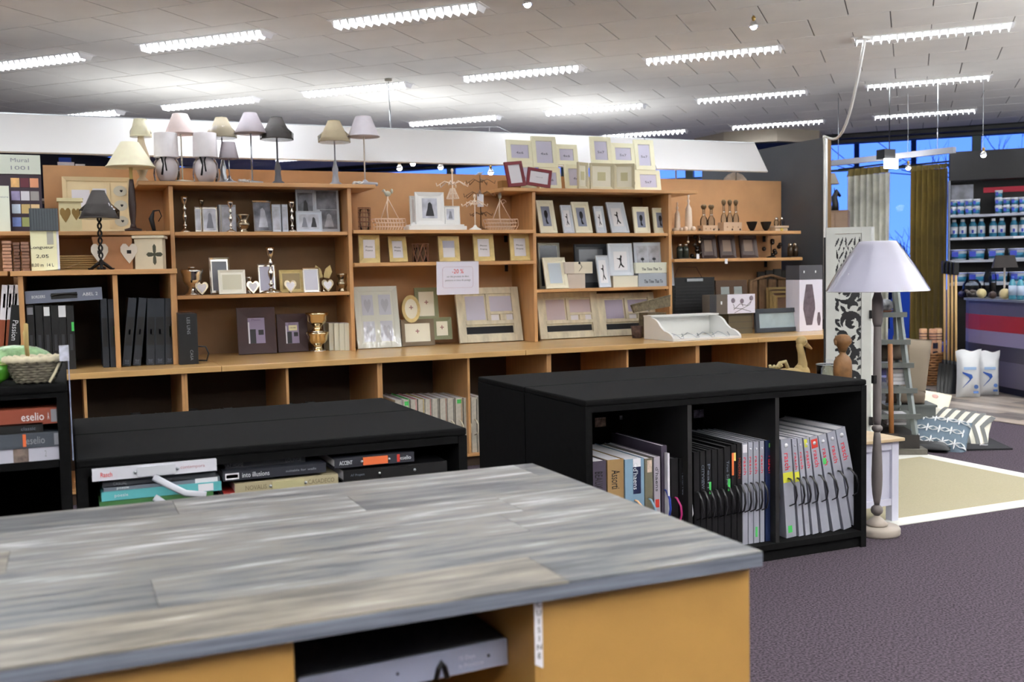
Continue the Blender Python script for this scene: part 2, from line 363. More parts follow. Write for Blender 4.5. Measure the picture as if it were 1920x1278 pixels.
# plank floor strip on the right
PLF = planks('grey_plank_floor', [(.2, (96, 90, 86)), (.42, (140, 132, 124)), (.55, (168, 154, 138)), (.8, (190, 180, 168))], .35, (14, .9, 10))
fl2 = tag(part('trim_4', G().box(8.15, 3.0, 0, 12.9, 9.0, .003).box(8.15, 9, 0, 11.2, 11.2, .003), mat('plank_joint', (60, 56, 54), .8)), kind='structure')
pk = mesh('plank', G().box(0, 0, .003, .196, 1.195, .009)); pk.materials.append(PLF)
for i in range(14):
    for j in range(-1, 7):
        y = 3.0 + j * 1.2 + (i * .43) % 1.2; x = 8.15 + i * .2
        if y + 1.2 < 11 and y >= 3.0: part('plank', pk, None, fl2, (x, y, 0))
UPL = 150.0  # strength of the uplights added outside the view
SHW = mat('unseen_shelving', (150, 146, 140), .7)
for k, (x, y, p, w) in enumerate(((-2.6, -.8, .8, 'behind the camera, leftmost'), (1.2, -1.6, 1, 'behind the camera, in the middle'), (4.2, .2, 1.1, 'behind the camera, rightmost'), (7.4, 2.6, 1.0, 'off to the right of the view'), (10.6, 4.4, .8, 'off to the right of the view near the counter'), (-3.6, 4.6, .7, 'off to the left of the view'))):
    t = thing('unseen_shelving', f'added tall shelving {w}, outside the view', 'shelving', (x, y, 0), RZG)
    part('carcass', G().box(-.7, -.2, 0, .7, .2, 2.3), SHW, t)  # unseen carcass added to carry the uplight
    uplight(x, y, 2.3, UPL * p, RZG, f'added uplight on the unseen shelving {w}')
# ================================================================ wall shelving
WY = 7.42; SY = 8.24; BY = 8.72
Z1, ZT, ZA, ZB = .9, 2.255, 1.875, 1.387
ZMA, ZMB, Z4T, Z4A, Z4B, Z5A, Z5B = 1.887, 1.618, 2.25, 1.857, 1.362, 1.873, 1.613
ZU = PY(180, 506, 7.75).z; ZL = 1.600
XR = 6.90
px8 = lambda x, y=480, Y=SY: PY(x, y, Y).x
# back panel of three boards
PTZ = PY(800, 325, BY).z
t = thing('back_panel', 'orange backing boards behind the shelves, below the white pelmet', 'wall panel', (0, BY, 0))
for i, (a, b) in enumerate(((-1.6, -.1), (-.1, 2.2), (2.2, 4.5), (4.5, PY(1465, 400, BY).x))):
    part('board', G().box(a + .001, 0, .9, b - .001, .06, PTZ if i else 2.0), PANEL, t)
# worktop and base cabinets
t = thing('worktop', 'long beech worktop running under all the wall shelves', 'worktop', (0, WY, 0))
for a, b in ((-1.9, 1.0), (1.0, 3.35), (3.35, 5.6), (5.6, XR - .01)): part('board', G().box(a + .0008, 0, Z1 - .042, b - .0008, BY - WY - .002, Z1), TOPW, t, bevel=.004)
divx = [PY(p, 740, WY + .06).x for p in (157, 347, 537, 713, 877, 1030, 1175, 1308, 1435)]
divx = [divx[0] - (divx[1] - divx[0])] + divx + [XR - .02]
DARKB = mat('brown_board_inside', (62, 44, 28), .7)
names = ['at the far left, behind the black stands', 'second from the left, behind the low black stand', 'third from the left, behind the low black stand', 'holding the pale sample books', 'behind the large black book stand', 'at the right end, behind the wooden goose']
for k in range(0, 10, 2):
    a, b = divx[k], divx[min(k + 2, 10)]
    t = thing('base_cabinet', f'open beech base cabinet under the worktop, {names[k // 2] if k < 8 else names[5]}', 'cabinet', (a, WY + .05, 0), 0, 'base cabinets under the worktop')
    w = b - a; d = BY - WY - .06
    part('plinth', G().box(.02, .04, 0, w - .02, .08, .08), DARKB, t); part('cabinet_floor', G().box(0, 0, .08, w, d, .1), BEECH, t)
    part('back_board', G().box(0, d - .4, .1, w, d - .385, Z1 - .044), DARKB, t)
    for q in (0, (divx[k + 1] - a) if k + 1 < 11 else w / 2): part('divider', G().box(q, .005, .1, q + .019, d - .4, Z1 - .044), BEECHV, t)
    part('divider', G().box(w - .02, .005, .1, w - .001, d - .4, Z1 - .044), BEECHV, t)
# low cubby unit on the worktop at the left
ux = [PY(p, 600, 7.75).x for p in (42, 219, 327)]
t = thing('cubby_unit', 'low beech cubby unit at the left of the worktop, full of black books', 'shelf unit', (0, 7.75, Z1))
d = BY - 7.75 - .01
part('top_board', G().box(ux[0] - .06, -.03, ZU - Z1 - .035, ux[2] + .03, d, ZU - Z1), BEECH, t, bevel=.003)
for x in ux: part('upright', G().box(x - .016, 0, 0, x + .016, d, ZU - Z1 - .035), BEECHV, t)
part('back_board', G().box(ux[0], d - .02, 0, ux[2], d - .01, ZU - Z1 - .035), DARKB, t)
# small unit further left
t = thing('cubby_unit', 'beech shelf at the far left edge holding brown sample stacks', 'shelf unit', (0, 7.8, Z1))
part('shelf_board', G().box(-1.7, 0, .66, ux[0] - .08, .69, .69), BEECH, t)
part('upright', G().box(-1.7, .02, 0, -1.67, .68, .66), BEECHV, t); part('back_board', G().box(-1.7, .67, 0, ux[0] - .07, .68, .66), BACKB, t)
def board(nm, lab, x0, x1, y0, z, cat='shelf', th=.03):
    t = thing(nm, lab, cat, (x0, y0, z - th)); w = x1 - x0
    part('board', G().box(0, 0, 0, w, BY - y0 - .002, th), BEECH, t, bevel=.003)
    part('bracket', G().box(.04, BY - y0 - .012, -.06, .07, BY - y0 - .002, 0), BLK, t); part('bracket', G().box(w - .07, BY - y0 - .012, -.06, w - .04, BY - y0 - .002, 0), BLK, t)
    return t
xl = px8(325); xm = px8(658); xn = px8(1003); xo = px8(1257)
board('wall_shelf', 'beech shelf with the cream collage frame, above the cubby unit at the left', -1.5, xl - .03, 8.1, ZA)
def bookcase(lab, x0, x1, zs, ztop, o0, o1):
    t = thing('bookcase', lab, 'bookcase', (x0, SY, Z1)); w = x1 - x0; d = BY - SY - .002
    for x in (0, w): part('upright', G().box(x - .016, 0, 0, x + .016, d, ztop - Z1 - .03), BEECHV, t, bevel=.002)
    for z in zs: part('shelf_board', G().box(.017, .01, z - Z1 - .028, w - .017, d - .012, z - Z1), BEECH, t, bevel=.003)
    part('top_board', G().box(o0 - x0, -.04, ztop - Z1 - .03, o1 - x0, d, ztop - Z1), BEECH, t, bevel=.003)
    part('back_board', G().box(.016, d - .011, 0, w - .016, d - .002, ztop - Z1 - .03), BACKB, t)
    g = G()
    for x in (.017, w - .023):
        for z in zs: g.box(x, .05, z - Z1 - .04, x + .006, .065, z - Z1 - .029)
    tag(part('shelf_pegs', g, BLK, t), kind='stuff')
bookcase('beech bookcase of silverware with table lamps along its top', xl, xm, (ZA, ZB), ZT, px8(258, 345), px8(702, 348))
bookcase('beech bookcase of cream frames with collage frames along its top', xn, xo, (Z4A, Z4B), Z4T, px8(940, 353), px8(1303, 357))
board('wall_shelf', 'upper beech shelf between the bookcases, with white wire ornaments', xm + .018, xn - .018, 8.2, ZMA)
board('wall_shelf', 'lower beech shelf between the bookcases, with five gilt frames', xm + .018, xn - .018, 8.2, ZMB)
board('wall_shelf', 'upper beech shelf at the right, with bottle sets and spires', xo + .018, px8(1497, 434), 8.2, Z5A)
board('wall_shelf', 'lower beech shelf at the right, with dark frames and jars', xo + .018, px8(1500, 484), 8.2, Z5B)
# grey partition with the edge strips
PART = mat('dark_grey_partition', (74, 76, 80), .6, var=.08, vs=2, bump=.05, bs=150)
PYN = PX(1546, 440, XR + .01).y; PTN = PX(1541, 258, XR + .01).z
pt_ = tag(part('wall_front', G().box(XR + .01, PYN, 0, XR + .05, 10.2, PTN), PART), kind='structure')
part('edge_strip', G().box(XR + .005, PYN - .02, 0, XR + .03, PYN, PTN), STEEL, pt_); part('edge_strip', G().box(XR + .03, PYN - .02, 0, XR + .075, PYN, PTN), mat('ochre_edge', (130, 98, 56), .6), pt_)
# tilted white pelmet over the shelves
PEL = mat('white_pelmet', (246, 246, 246), .5)
pyb = 8.62; pzb = PY(700, 302, pyb).z
def pel(x0, x1, lab):
    t = thing('pelmet', lab, 'pelmet', (x0, pyb, pzb), 0, 'white pelmet boards'); w = x1 - x0
    hy, hz = .22, .315
    part('face', G().poly([(0, 0, 0), (w, 0, 0), (w, hy, hz), (0, hy, hz), (0, .015, -.01), (w, .015, -.01), (w, hy + .015, hz - .01), (0, hy + .015, hz - .01)],
        [(0, 1, 2, 3), (7, 6, 5, 4), (0, 4, 5, 1), (3, 2, 6, 7), (0, 3, 7, 4), (1, 5, 6, 2)]), PEL, t)
    part('rim', G().box(0, hy - .002, hz - .004, w, hy + .03, hz + .006), STEEL, t)
    for x in (.3, w - .3): part('strut', G().tube([(x, .17, .2), (x, BY - pyb + .03, .12), (x, BY - pyb + .03, PTZ - pzb)], .008, 5), STEEL, t)
xs_ = PY(1231, 315, pyb).x
pel(-1.7, xs_ - .004, 'long tilted white pelmet above the lamps and shelves'); pel(xs_ + .004, PY(1440, 318, pyb).x, 'short tilted white pelmet next to the dark grey partition')
# added shelving behind the boards, carrying uplights added to brighten the ceiling
for k, (x, w_) in enumerate(((1.2, 'left'), (3.4, 'middle'), (5.6, 'right'))):
    t = thing('unseen_shelving', f'added tall grey shelving hidden behind the orange boards, {w_} of three', 'shelving', (x, 10.7, 0)); part('carcass', G().box(-.7, -.2, 0, .7, .2, 2.2), SHW, t)
    uplight(x, 10.7, 2.2, UPL_BACK, 0, f'added uplight on the hidden shelving behind the boards, {w_} of three')
# ================================================================ black stands
def stand(lab, x0, x1, y0, y1, h, divs, shelf=(), back=True, rim=.06, fl=.09):
    t = thing('display_stand', lab, 'display stand', (x0, y0, 0)); w = x1 - x0; d = y1 - y0
    part('top', G().box(0, 0, h - .03, w, d, h), BLACK, t, bevel=.008)
    part('front_rail', G().box(.03, .005, h - rim, w - .03, .03, h - .031), BLACK, t)
    for x in (0, w - .035): part('side_panel', G().box(x, .002, 0, x + .035, d - .002, h - .031), BLACK, t)
    for x in divs: part('divider', G().box(x - x0 - .012, .015, fl, x - x0 + .012, d - .03, h - .031), mat('black_board', (26, 25, 26), .5), t)
    for z in shelf: part('shelf_board', G().box(.036, .01, z - .025, w - .036, d - .03, z), BLACK, t)
    part('stand_floor', G().box(.036, .002, fl - .03, w - .036, d - .03, fl), BLACK, t); part('kick_board', G().box(.036, .02, 0, w - .036, .045, fl - .031), BLACK, t)
    if back: part('back_panel', G().box(.036, d - .03, 0, w - .036, d - .012, h - .031), BLACK, t)
    return t
RY, RX0, RX1 = 4.24, 2.215, 3.905
rd = [PY(1297, 880, RY).x, PY(1461, 850, RY).x]
stand('large black stand of wallpaper books in the foreground right', RX0, RX1, RY, 4.93, .905, rd)
stand('large black stand backing onto the wallpaper book stand, nearer the shelves', RX0, RX1, 4.938, 5.6, .905, [2.8, 3.4])
LY, LX0, LX1 = 3.77, .015, 1.44
stand('low black stand with stacked sample books, left of centre', LX0, LX1, LY, 4.40, .9, [], fl=.45)
stand('low black stand backing onto the stacked sample books, nearer the shelves', LX0, LX1, 4.408, 4.94, .9, [.7], fl=.3)
ZX = 1.165
lz = lambda y: PY(60, y, 3.8).z
stand('tall black stand at the left edge carrying the green bowl', -1.2, .0, 3.75, 4.75, ZX, [], shelf=(lz(862),), fl=.4, rim=.045)
# ================================================================ foreground counter
DX, DY0, DY1, DZ = 1.345, 1.768, 2.945, .9
t = thing('cutting_table', 'large table with grey plank top and mustard sides in the foreground', 'table', (0, 0, 0))
PLK = planks('grey_oak_plank', [(.27, (40, 43, 50)), (.41, (72, 76, 82)), (.48, (100, 102, 104)), (.54, (116, 112, 105)), (.60, (122, 123, 124)), (.72, (186, 188, 190))], .33, (3.0, 26, 10), .16)
edge = mat('grey_edge_band', (98, 103, 114), .22, var=.3, vs=4, stretch=(1, 3, 30))
part('table_top', G().box(-2.2, DY0, DZ - .033, DX, DY1, DZ - .004), edge, t, bevel=.002)
PLKB = planks('beige_oak_plank', [(.27, (60, 58, 58)), (.42, (92, 88, 82)), (.5, (120, 113, 102)), (.59, (134, 127, 116)), (.74, (184, 181, 176))], .33, (3.0, 26, 10), .1)
rows = 6; rw = (DY1 - DY0) / rows; rr = random.Random(3)
ends = [[PZ(1062, 1086, DZ).x], [PZ(1230, 1060, DZ).x - .95], [.98], [PZ(15, 1050, DZ).x, 1.05], [PZ(665, 940, DZ).x], [.25, 1.28]]
for r_ in range(rows):
    xs = sorted(ends[r_]); e = xs[0]
    while e > -2.2: e -= 1.22; xs.insert(0, e)
    xs = [max(-2.2, x) for x in xs if x > -3.5] + [DX]
    for a, b in zip(xs, xs[1:]):
        if b - a > .02: part('plank', G().box(a + .0006, DY0 + rw * r_ + .0006, DZ - .004, b - .0006, DY0 + rw * (r_ + 1) - .0006, DZ), PLKB if (r_ == 0 and b < DX - .05) or (r_ == 3 and a < -.4 and b < .2) else PLK, t)
fy = DY0 + .035
xa, xb, xc_ = PY(551, 1240, fy).x, PY(1003, 1200, fy).x, PY(1405, 1150, fy).x
part('front_panel', G().box(-2.1, fy, .0, xa, fy + .02, DZ - .034), DESKO, t); part('front_panel', G().box(xb + .014, fy, 0, xc_, fy + .02, DZ - .034), DESKO, t)
part('end_panel', G().box(xc_ - .02, fy + .021, 0, xc_, DY1 - .05, DZ - .034), DESKO, t)
for x in (xa - .019, xb): part('divider', G().box(x, fy + (0.021 if x < xb else 0), 0, x + .019 - (.006 if x == xb else 0), DY1 - .3, DZ - .034), DESKO, t)
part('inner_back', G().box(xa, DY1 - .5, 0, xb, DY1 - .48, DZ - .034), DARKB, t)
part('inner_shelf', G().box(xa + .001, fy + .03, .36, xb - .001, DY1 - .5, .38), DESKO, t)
s = thing('paper_label', 'narrow white paper strip lettered downwards on the table edge', 'label', (xb + .007, fy - .003, DZ - .04))
sh = PY(1009, 1140, fy).z - PY(1012, 1250, fy).z
part('strip', G().prism([(-.0085, -sh - .01), (.0085, -sh - .02), (.0085, 0), (-.0085, 0)], 0, .0015), PAPER, s)
for k, ch in enumerate('CUISINE'): text(ch, .011, INK, s, (.001, -.0006, -.008 - k * sh / 7 * 1.02))
bk = thing('sample_binder', 'silver grey binder lying in the opening of the foreground table', 'binder', (.0, 0, 0))
pa, pb = PY(958, 1225, fy + .12), PY(560, 1300, fy + .12)
dv = pa - pb; L = dv.length; bk.location = pb; bk.rotation_euler = (0, -math.atan2(dv.z, dv.x), R(2))
part('cover', G().box(0, 0, -.028, L, .008, .028), mat('silver_binder', (158, 164, 188), .4), bk, bevel=.002)
part('body', G().box(.004, .009, -.026, L - .004, .42, .03), mat('dark_grey_body', (52, 52, 58), .5), bk)
hx = L * .66; part('handle_slot', G().tube([(hx - .012, -.002, -.028), (hx - .006, -.002, -.006), (hx, -.002, .006), (hx + .007, -.002, -.006), (hx + .012, -.002, -.028)], .006, 6), BLK, bk)
text('10 Days', .011, mat('pale_lettering', (198, 202, 215), .6), bk, (L * .79, -.0006, .004)); text('in Provence', .008, mat('pale_lettering', (198, 202, 215), .6), bk, (L * .81, -.0006, -.011))
for q in (.45, .9): part('rivet', G().ball((L * q, -.001, .0), .003, 8), BLK, bk)
# ================================================================ helpers for the goods
def span(x0, x1, y, Y): return PY(x0, y, Y).x, PY(x1, y, Y).x
def silhouette(kind, w, h):            # flat motif outline in x,z centred on 0
    if kind == 'cameo':
        p = [(-.1, -.5), (.32, -.5), (.12, -.3), (.05, -.12), (.2, -.02), (.3, .1), (.34, .26), (.22, .45), (-.02, .5), (-.25, .42), (-.34, .22), (-.28, .02), (-.14, -.1), (-.2, -.3)]
    elif kind == 'fairy':
        p = [(-.04, -.12), (-.3, -.5), (-.2, -.5), (.0, -.26), (.22, -.42), (.4, -.46), (.42, -.4), (.16, -.2), (.1, -.02), (.14, .14), (.12, .26), (.2, .38), (.12, .5), (0, .46), (-.02, .3), (-.2, .24), (-.42, .28), (-.42, .22), (-.12, .14), (-.06, .04)]
    elif kind == 'heart':
        p = [(0, -.5), (.28, -.2), (.48, .08), (.48, .3), (.34, .46), (.16, .46), (0, .3), (-.16, .46), (-.34, .46), (-.48, .3), (-.48, .08), (-.28, -.2)]
    elif kind == 'clover':
        p = [(math.cos(a) * (.28 + .2 * math.cos(4 * a)), math.sin(a) * (.28 + .2 * math.cos(4 * a))) for a in [2 * math.pi * k / 24 for k in range(24)]]
    elif kind == 'vase':
        p = [(-.2, -.5), (.2, -.5), (.42, -.1), (.4, .05), (.22, .5), (-.22, .5), (-.4, .05), (-.42, -.1)]
    elif kind == 'person':
        p = [(-.45, -.5), (.45, -.5), (.4, -.2), (.3, .1), (.25, .35), (.05, .5), (-.15, .42), (-.2, .2), (-.25, 0), (-.35, -.2)]
    else:
        p = [(-.5, -.5), (.5, -.5), (.5, .5), (-.5, .5)]
    return [(x * w, z * h) for x, z in p]
def motif(kind, w, h, m, par, x, z, y, name='print', d=.0008): return part(name, G().prism(silhouette(kind, w, h), -d, 0), m, par, (x, y, z))
def frame_at(lab, x, Y, zb, w, h, b, m, pics, lean=12, rz=0, group=None, d=.02, name='picture_frame', cat='picture frame', inner=None):
    """pics: list of (cx, cz, w, h, material, motif or None, motif material) as shares of the frame"""
    t = thing(name, lab, cat, (x, Y, zb), R(rz), group, R(-lean))
    part('border', G().ring(w, h, b, d, d * .6), m, t, bevel=.001)
    part('mount', G().box(-w / 2 + b * .9, -d * .45, b * .9, w / 2 - b * .9, -d * .25, h - b * .9), inner or m, t)
    for cx, cz, pw, ph, pm_, mo, mm in pics:
        q = part('picture', G().box(-pw * w / 2, -d * .52, -ph * h / 2, pw * w / 2, -d * .44, ph * h / 2), pm_, t, (cx * w, 0, cz * h))
        if mo == 'words':
            for k, s in enumerate(('Photo', 'Frame')): text(s, ph * h * .09, mm, q, (0, -d * .53, ph * h * (.12 - .2 * k)), w=pw * w * .6)
        elif mo and mo[0] == '#': text(mo[1:], ph * h * .2, mm, q, (0, -d * .53, 0), w=pw * w * .55)
        elif mo: motif(mo, pw * w * .62, ph * h * .7, mm, q, 0, -ph * h * .04, -d * .52)
    part('easel_back', G().poly([(-.02, 0, h * .75), (.02, 0, h * .75), (.02, h * .28, .0 + math.tan(R(lean)) * h * .28), (-.02, h * .28, math.tan(R(lean)) * h * .28)], [(0, 1, 2, 3), (3, 2, 1, 0)]), CHARC, t) if lean > 3 and h < .34 else None
    return t
def frame_px(lab, x0, x1, yt, Y, zb, b, m, pics, lean=12, rz=0, **k):
    a, c = span(x0, x1, (yt + 470) / 2, Y); w = c - a
    z = PY((x0 + x1) / 2, yt, Y + .25 * math.sin(R(lean))).z
    return frame_at(lab, (a + c) / 2, Y, zb + (.0 if lean < 1 else .001), w, max(.04, (z - zb) / math.cos(R(lean))), b, m, pics, lean, rz, **k)
def turned(name, lab, cat, xc, Y, zb, yt, wpx, prof, m, n=18, group=None, pname=None, yb=470):
    """lathe whose profile is (r share of half width, z share of height)"""
    x = PY(xc, (yt + yb) / 2, Y).x; w = PY(xc + wpx, yt, Y).x - PY(xc, yt, Y).x; h = PY(xc, yt, Y).z - zb
    t = thing(name, lab, cat, (x, Y, zb), 0, group)
    part(pname or 'body', G().lathe([(max(1e-4, r * w / 2), z * h) for r, z in prof], n), m, t)
    return t, w, h
CANDLE = [(0, 0), (.95, 0), (1, .03), (.6, .07), (.25, .11), (.2, .16), (.42, .2), (.2, .24), (.16, .3), (.38, .4), (.44, .46), (.2, .54), (.15, .6), (.42, .66), (.2, .72), (.18, .78), (.5, .84), (.62, .93), (.66, 1), (.4, 1), (0, .95)]
URN = [(0, 0), (.66, 0), (.68, .025), (.45, .06), (.36, .12), (.42, .18), (.7, .225), (.86, .3), (.88, .4), (1, .45), (1, .5), (.9, .49), (.7, .3), (0, .25)]
CUP = [(0, 0), (.75, 0), (.8, .05), (.5, .14), (.55, .22), (.95, .38), (.98, .48), (.7, .6), (.62, .7), (.95, .92), (1, 1), (.85, 1), (.5, .72), (0, .7)]
ORNB = lambda h: h
# ---------------------------------------------------------------- lamps along the top of the silverware bookcase
SH = {'pink': (246, 228, 224), 'beige': (176, 166, 142), 'lilac': (170, 163, 168), 'dark': (74, 70, 68), 'sand': (190, 176, 146), 'pale': (208, 202, 208), 'cream': (255, 248, 216), 'white': (244, 240, 242)}
def lamp(lab, xc, st, sb, wt, wb, col, Y, zb, base, pole, film=False, yb=338, polem=None, basem=None, pleat=0):
    pb = PY(xc, sb, Y); zt = PY(xc, st, Y).z - zb; zl = pb.z - zb; k = PY(xc + 100, sb, Y).x - PY(xc, sb, Y).x; k /= 100
    t = thing('table_lamp', lab, 'table lamp', (pb.x, Y, zb)); rt_, rb_ = wt * k / 2, wb * k / 2
    sm = mat('shade_' + col, SH[col], .8, var=.03, vs=20, trans=0)
    s = part('lamp_shade', G().lathe([(rb_, zl), (rt_, zt), (rt_ - .002, zt), (rb_ - .002, zl), (rb_, zl)], 28), sm, t)
    part('shade_ring', G().lathe([(rb_ + .001, zl), (rb_ + .0016, zl + .004), (rb_ + .001, zl + .008)], 28), sm, s)
    if film: part('plastic_wrap', G().lathe([(rb_ + .003, zl - .002), (rb_ + .006, zl + (zt - zl) * .3), (rt_ + .007, zl + (zt - zl) * .7), (rt_ + .003, zt + .002)], 9, smooth=False), FILM, s)
    pm_ = polem or STEEL
    if pole: part('pole', G().tube([(0, 0, .01), (0, 0, zl + (zt - zl) * .6)], pole, 8), pm_, t)
    part('base', G().lathe([(max(1e-4, r), z) for r, z in base], 20), basem or pm_, t)
    part('bulb_holder', G().lathe([(.012, zl), (.014, zl + .04), (.01, zl + .05)], 10), WHITE, t)
    return t, zl, zt, k
YT = 8.34
ROUNDB = [(0, 0), (.06, 0), (.062, .012), (.03, .022), (.012, .04), (.01, .06)]
FLATB = [(0, 0), (.085, 0), (.085, .018), (.02, .026), (.008, .03)]
URNB = [(0, 0), (.045, 0), (.05, .015), (.03, .03), (.022, .09), (.026, .13), (.014, .17), (.008, .2)]
lamp('small ruffled cream lamp wrapped in cellophane, behind the big cream shade', 264, 224, 257, 24, 40, 'cream', 8.42, ZT, [(0, 0), (.04, 0), (.045, .02), (.02, .05), (.05, .12), (.06, .2), (.03, .3), (.015, .4)], .006, True, polem=mat('cream_lamp_foot', (224, 208, 178), .5))
lamp('white lamp with a wide pinkish cone shade and a thin cream pole', 339, 214, 252, 28, 60, 'pink', YT + .03, ZT, FLATB, .006, polem=IVORY)
lamp('olive beige cone lamp in plastic film, between the pinkish and large lilac lamps', 416, 221, 259, 22, 55, 'beige', YT + .05, ZT, URNB, .006, True)
lamp('small lilac drum-like lamp, lowest shade of the row', 429, 267, 298, 25, 37, 'lilac', YT - .02, ZT, ROUNDB, .005)
lamp('large lilac grey lamp on a bundle of bare wire stems', 470, 212, 251, 24, 60, 'lilac', YT, ZT, FLATB, .007)
lamp('dark charcoal cone lamp in plastic film', 519, 221, 262, 22, 60, 'dark', YT, ZT, URNB, .007, True, polem=mat('grey_iron', (92, 92, 98), .5))
lamp('sand coloured cone lamp in plastic film, second from the right end of the row', 627, 227, 267, 22, 57, 'sand', YT, ZT, URNB, .006, True, polem=mat('grey_iron2', (140, 140, 146), .5))
lamp('pale lilac cone lamp at the right end of the row', 682, 219, 257, 28, 57, 'pale', YT - .02, ZT, [(0, 0), (.105, 0), (.105, .022), (.03, .03), (.01, .05)], .006, polem=mat('cream_pole', (206, 196, 184), .5), basem=mat('grey_stone', (170, 172, 180), .6))
EGG = [(1e-4, .0), (.05, .004), (.075, .05), (.084, .09), (.078, .14), (.055, .18), (.02, .2), (.01, .22)]
for k, (xc, lab) in enumerate(((312, 'silver egg lamp with white drum shade in cellophane, nearest the big cream shade'), (385, 'silver egg lamp with white drum shade in cellophane, right of the pinkish lamp'))):
    lt, zl, zt, kk = lamp(lab, xc, 250, 296, 44, 46, 'white', YT - .03, ZT, EGG, .006, False, basem=mat('pearl_egg', (240, 232, 234), .25, .1, bump=.3, bs=25))
    part('cellophane', G().lathe([(.09, 0), (.1, .06), (.092, .15), (.05, .22)], 10, smooth=False), FILM, lt)
    part('black_ribbon', G().tube([(-.05, -.05, .21), (-.03, -.07, .13), (-.045, -.08, .05)], .008, 5).tube([(.0, -.05, .21), (-.02, -.08, .16), (-.01, -.085, .08)], .006, 5), BLK, lt)
# loose cords on the long shelf
for k, (px, lab) in enumerate(((455, 'pale cable coiled at the foot of the large lilac lamp'), (668, 'white cable coiled at the foot of the pale lilac lamp'))):
    p = PY(px, 335, YT - .02); g = G()
    g.tube([(.05 * math.cos(a) * (1 - a / 40), .03 * math.sin(a) - .02, .006 + .02 * abs(math.sin(a * 1.3))) for a in [q * .5 for q in range(30)]], .004, 5)
    tag(part('cable', g, WHITE, None, (p.x, p.y - .05, ZT)), lab, 'cord')
# cream lamp, iron lamp
lt, zl, zt, kk = lamp('big cream cone lamp on a turned dark brown pole, standing before the collage frame', 245, 267, 314, 34, 92, 'cream', 8.22, ZA, [(0, 0), (.06, 0), (.062, .02), (.025, .03), (.016, .06), (.024, .12), (.028, .2), (.024, .3), (.016, .38), (.014, .39)], .012, polem=mat('tan_candle_tube', (196, 176, 110), .6), basem=mat('dark_brown_wood', (44, 22, 16), .4))
lt, zl, zt, kk = lamp('black lamp with a twisted iron stem and glossy charcoal shade', 186, 358, 410, 24, 74, 'dark', 7.92, ZU, [(0, 0), (.03, 0), (.03, .02), (.01, .03)], 0, True, basem=IRON)
g = G()
for q in range(2): g.tube([(.012 * math.cos(z * 60 + q * math.pi), .012 * math.sin(z * 60 + q * math.pi), z) for z in [.03 + i * .012 for i in range(int(zl / .012))]], .007, 6)
part('twisted_stem', g, IRON, lt); g = G()
for q in range(3):
    a = q * 2.094 + .5; g.tube([(0, 0, .06), (.04 * math.cos(a), .04 * math.sin(a), .035), (.085 * math.cos(a), .085 * math.sin(a), .004), (.1 * math.cos(a), .1 * math.sin(a), .012)], [.012, .012, .01, .006], 6)
part('foot', g, IRON, lt)
# ---------------------------------------------------------------- left shelves
xw = lambda x, Y, y=450: PY(x, y, Y).x
t = thing('paint_chart', 'paint colour chart with room photos on a dark card at the left edge', 'display card', (xw(22, 8.25, 360), 8.25, ZA), 0, None, R(-7))
pw = xw(78, 8.25, 360) - xw(22, 8.25, 360); ph = PY(60, 290, 8.3).z - ZA
part('card', G().box(-.14, -.004, 0, pw, .004, ph * .76), mat('aubergine_card', (46, 26, 40), .6), t); part('header', G().box(-.16, -.012, ph * .75, pw, .002, ph), mat('grey_green_paper', (206, 212, 198), .8), t)
for s_, z_ in (('Mural', .93), ('1001', .83)): text(s_, .028, INKG, t, (.06, -.013, ph * z_), w=.12)
pal = [[(226, 176, 112), (96, 30, 44), (220, 150, 110)], [(150, 140, 176), (210, 208, 214), (150, 146, 142)], [(190, 205, 220), (196, 170, 110), (222, 190, 140)], [(110, 130, 190), (150, 158, 96), (176, 170, 150)]]
for r_, row in enumerate(pal):
    for q, c_ in enumerate(row):
        z1 = ph * (.70 - r_ * .17); part('photo', G().box(.015 + pw * .32 * q - .02, -.006, z1 - ph * .12, .015 + pw * .32 * q + pw * .29 - .02, -.0045, z1), mat(f'swatch_{r_}{q}', c_, .6, var=.35 if q == 0 else 0, vs=12), t)
p = thing('leaflet', 'white leaflet leaning on the paint chart at the left edge', 'leaflet', (xw(3, 8.16, 390), 8.16, ZA), 0, None, R(-8))
part('sheet', G().box(-.2, -.002, 0, xw(18, 8.16) - xw(3, 8.16), 0, .33), mat('pale_green_paper', (220, 224, 206), .8), p); text('Peinture', .014, INKG, p, (0, -.0025, .25), w=.09)
t = thing('sample_book', 'cream price card under a ribbed dark grey sample pad', 'sample book', (xw(84, 7.85), 7.85, ZU))
w2 = (xw(111, 7.85) - xw(57, 7.85)) / 2; hh = PY(84, 391, 7.85).z - ZU; h1 = PY(84, 433, 7.85).z - ZU
part('card', G().box(-w2, -.008, 0, w2 * .82, .008, h1), mat('cream_card', (236, 232, 190), .7), t); part('side_flap', G().box(w2 * .82, -.004, 0, w2 * .98, .008, h1), PAPER, t)
pad = part('ribbed_pad', G().box(-w2, -.02, h1, w2, .02, hh), mat('slate_pad', (66, 72, 76), .7), t)
for k in range(10): part('rib', G().box(-w2 + .012 + k * w2 * .19, -.024, h1 + .002, -w2 + .026 + k * w2 * .19, -.02, hh - .002), mat('slate_rib', (84, 90, 94), .7), pad)
for s_, z_, w_ in (('Longueur', .58, .15), ('2,05', .36, .08), ('8,00 m  14 L', .14, .14)): text(s_, .026, INK, t, (-.02, -.009, h1 * z_), w=w_)
part('swatch', G().box(w2 * .15, -.0095, h1 * .66, w2 * .6, -.008, h1 * .98), mat('grey_swatch', (176, 174, 160), .8), t)
q = PY(118, 498, 7.8); g = G().grid(8, 1, lambda u, v: (u * .22 - .11, v * .12 - .06 + u * .02, .004 + .05 * u * u))
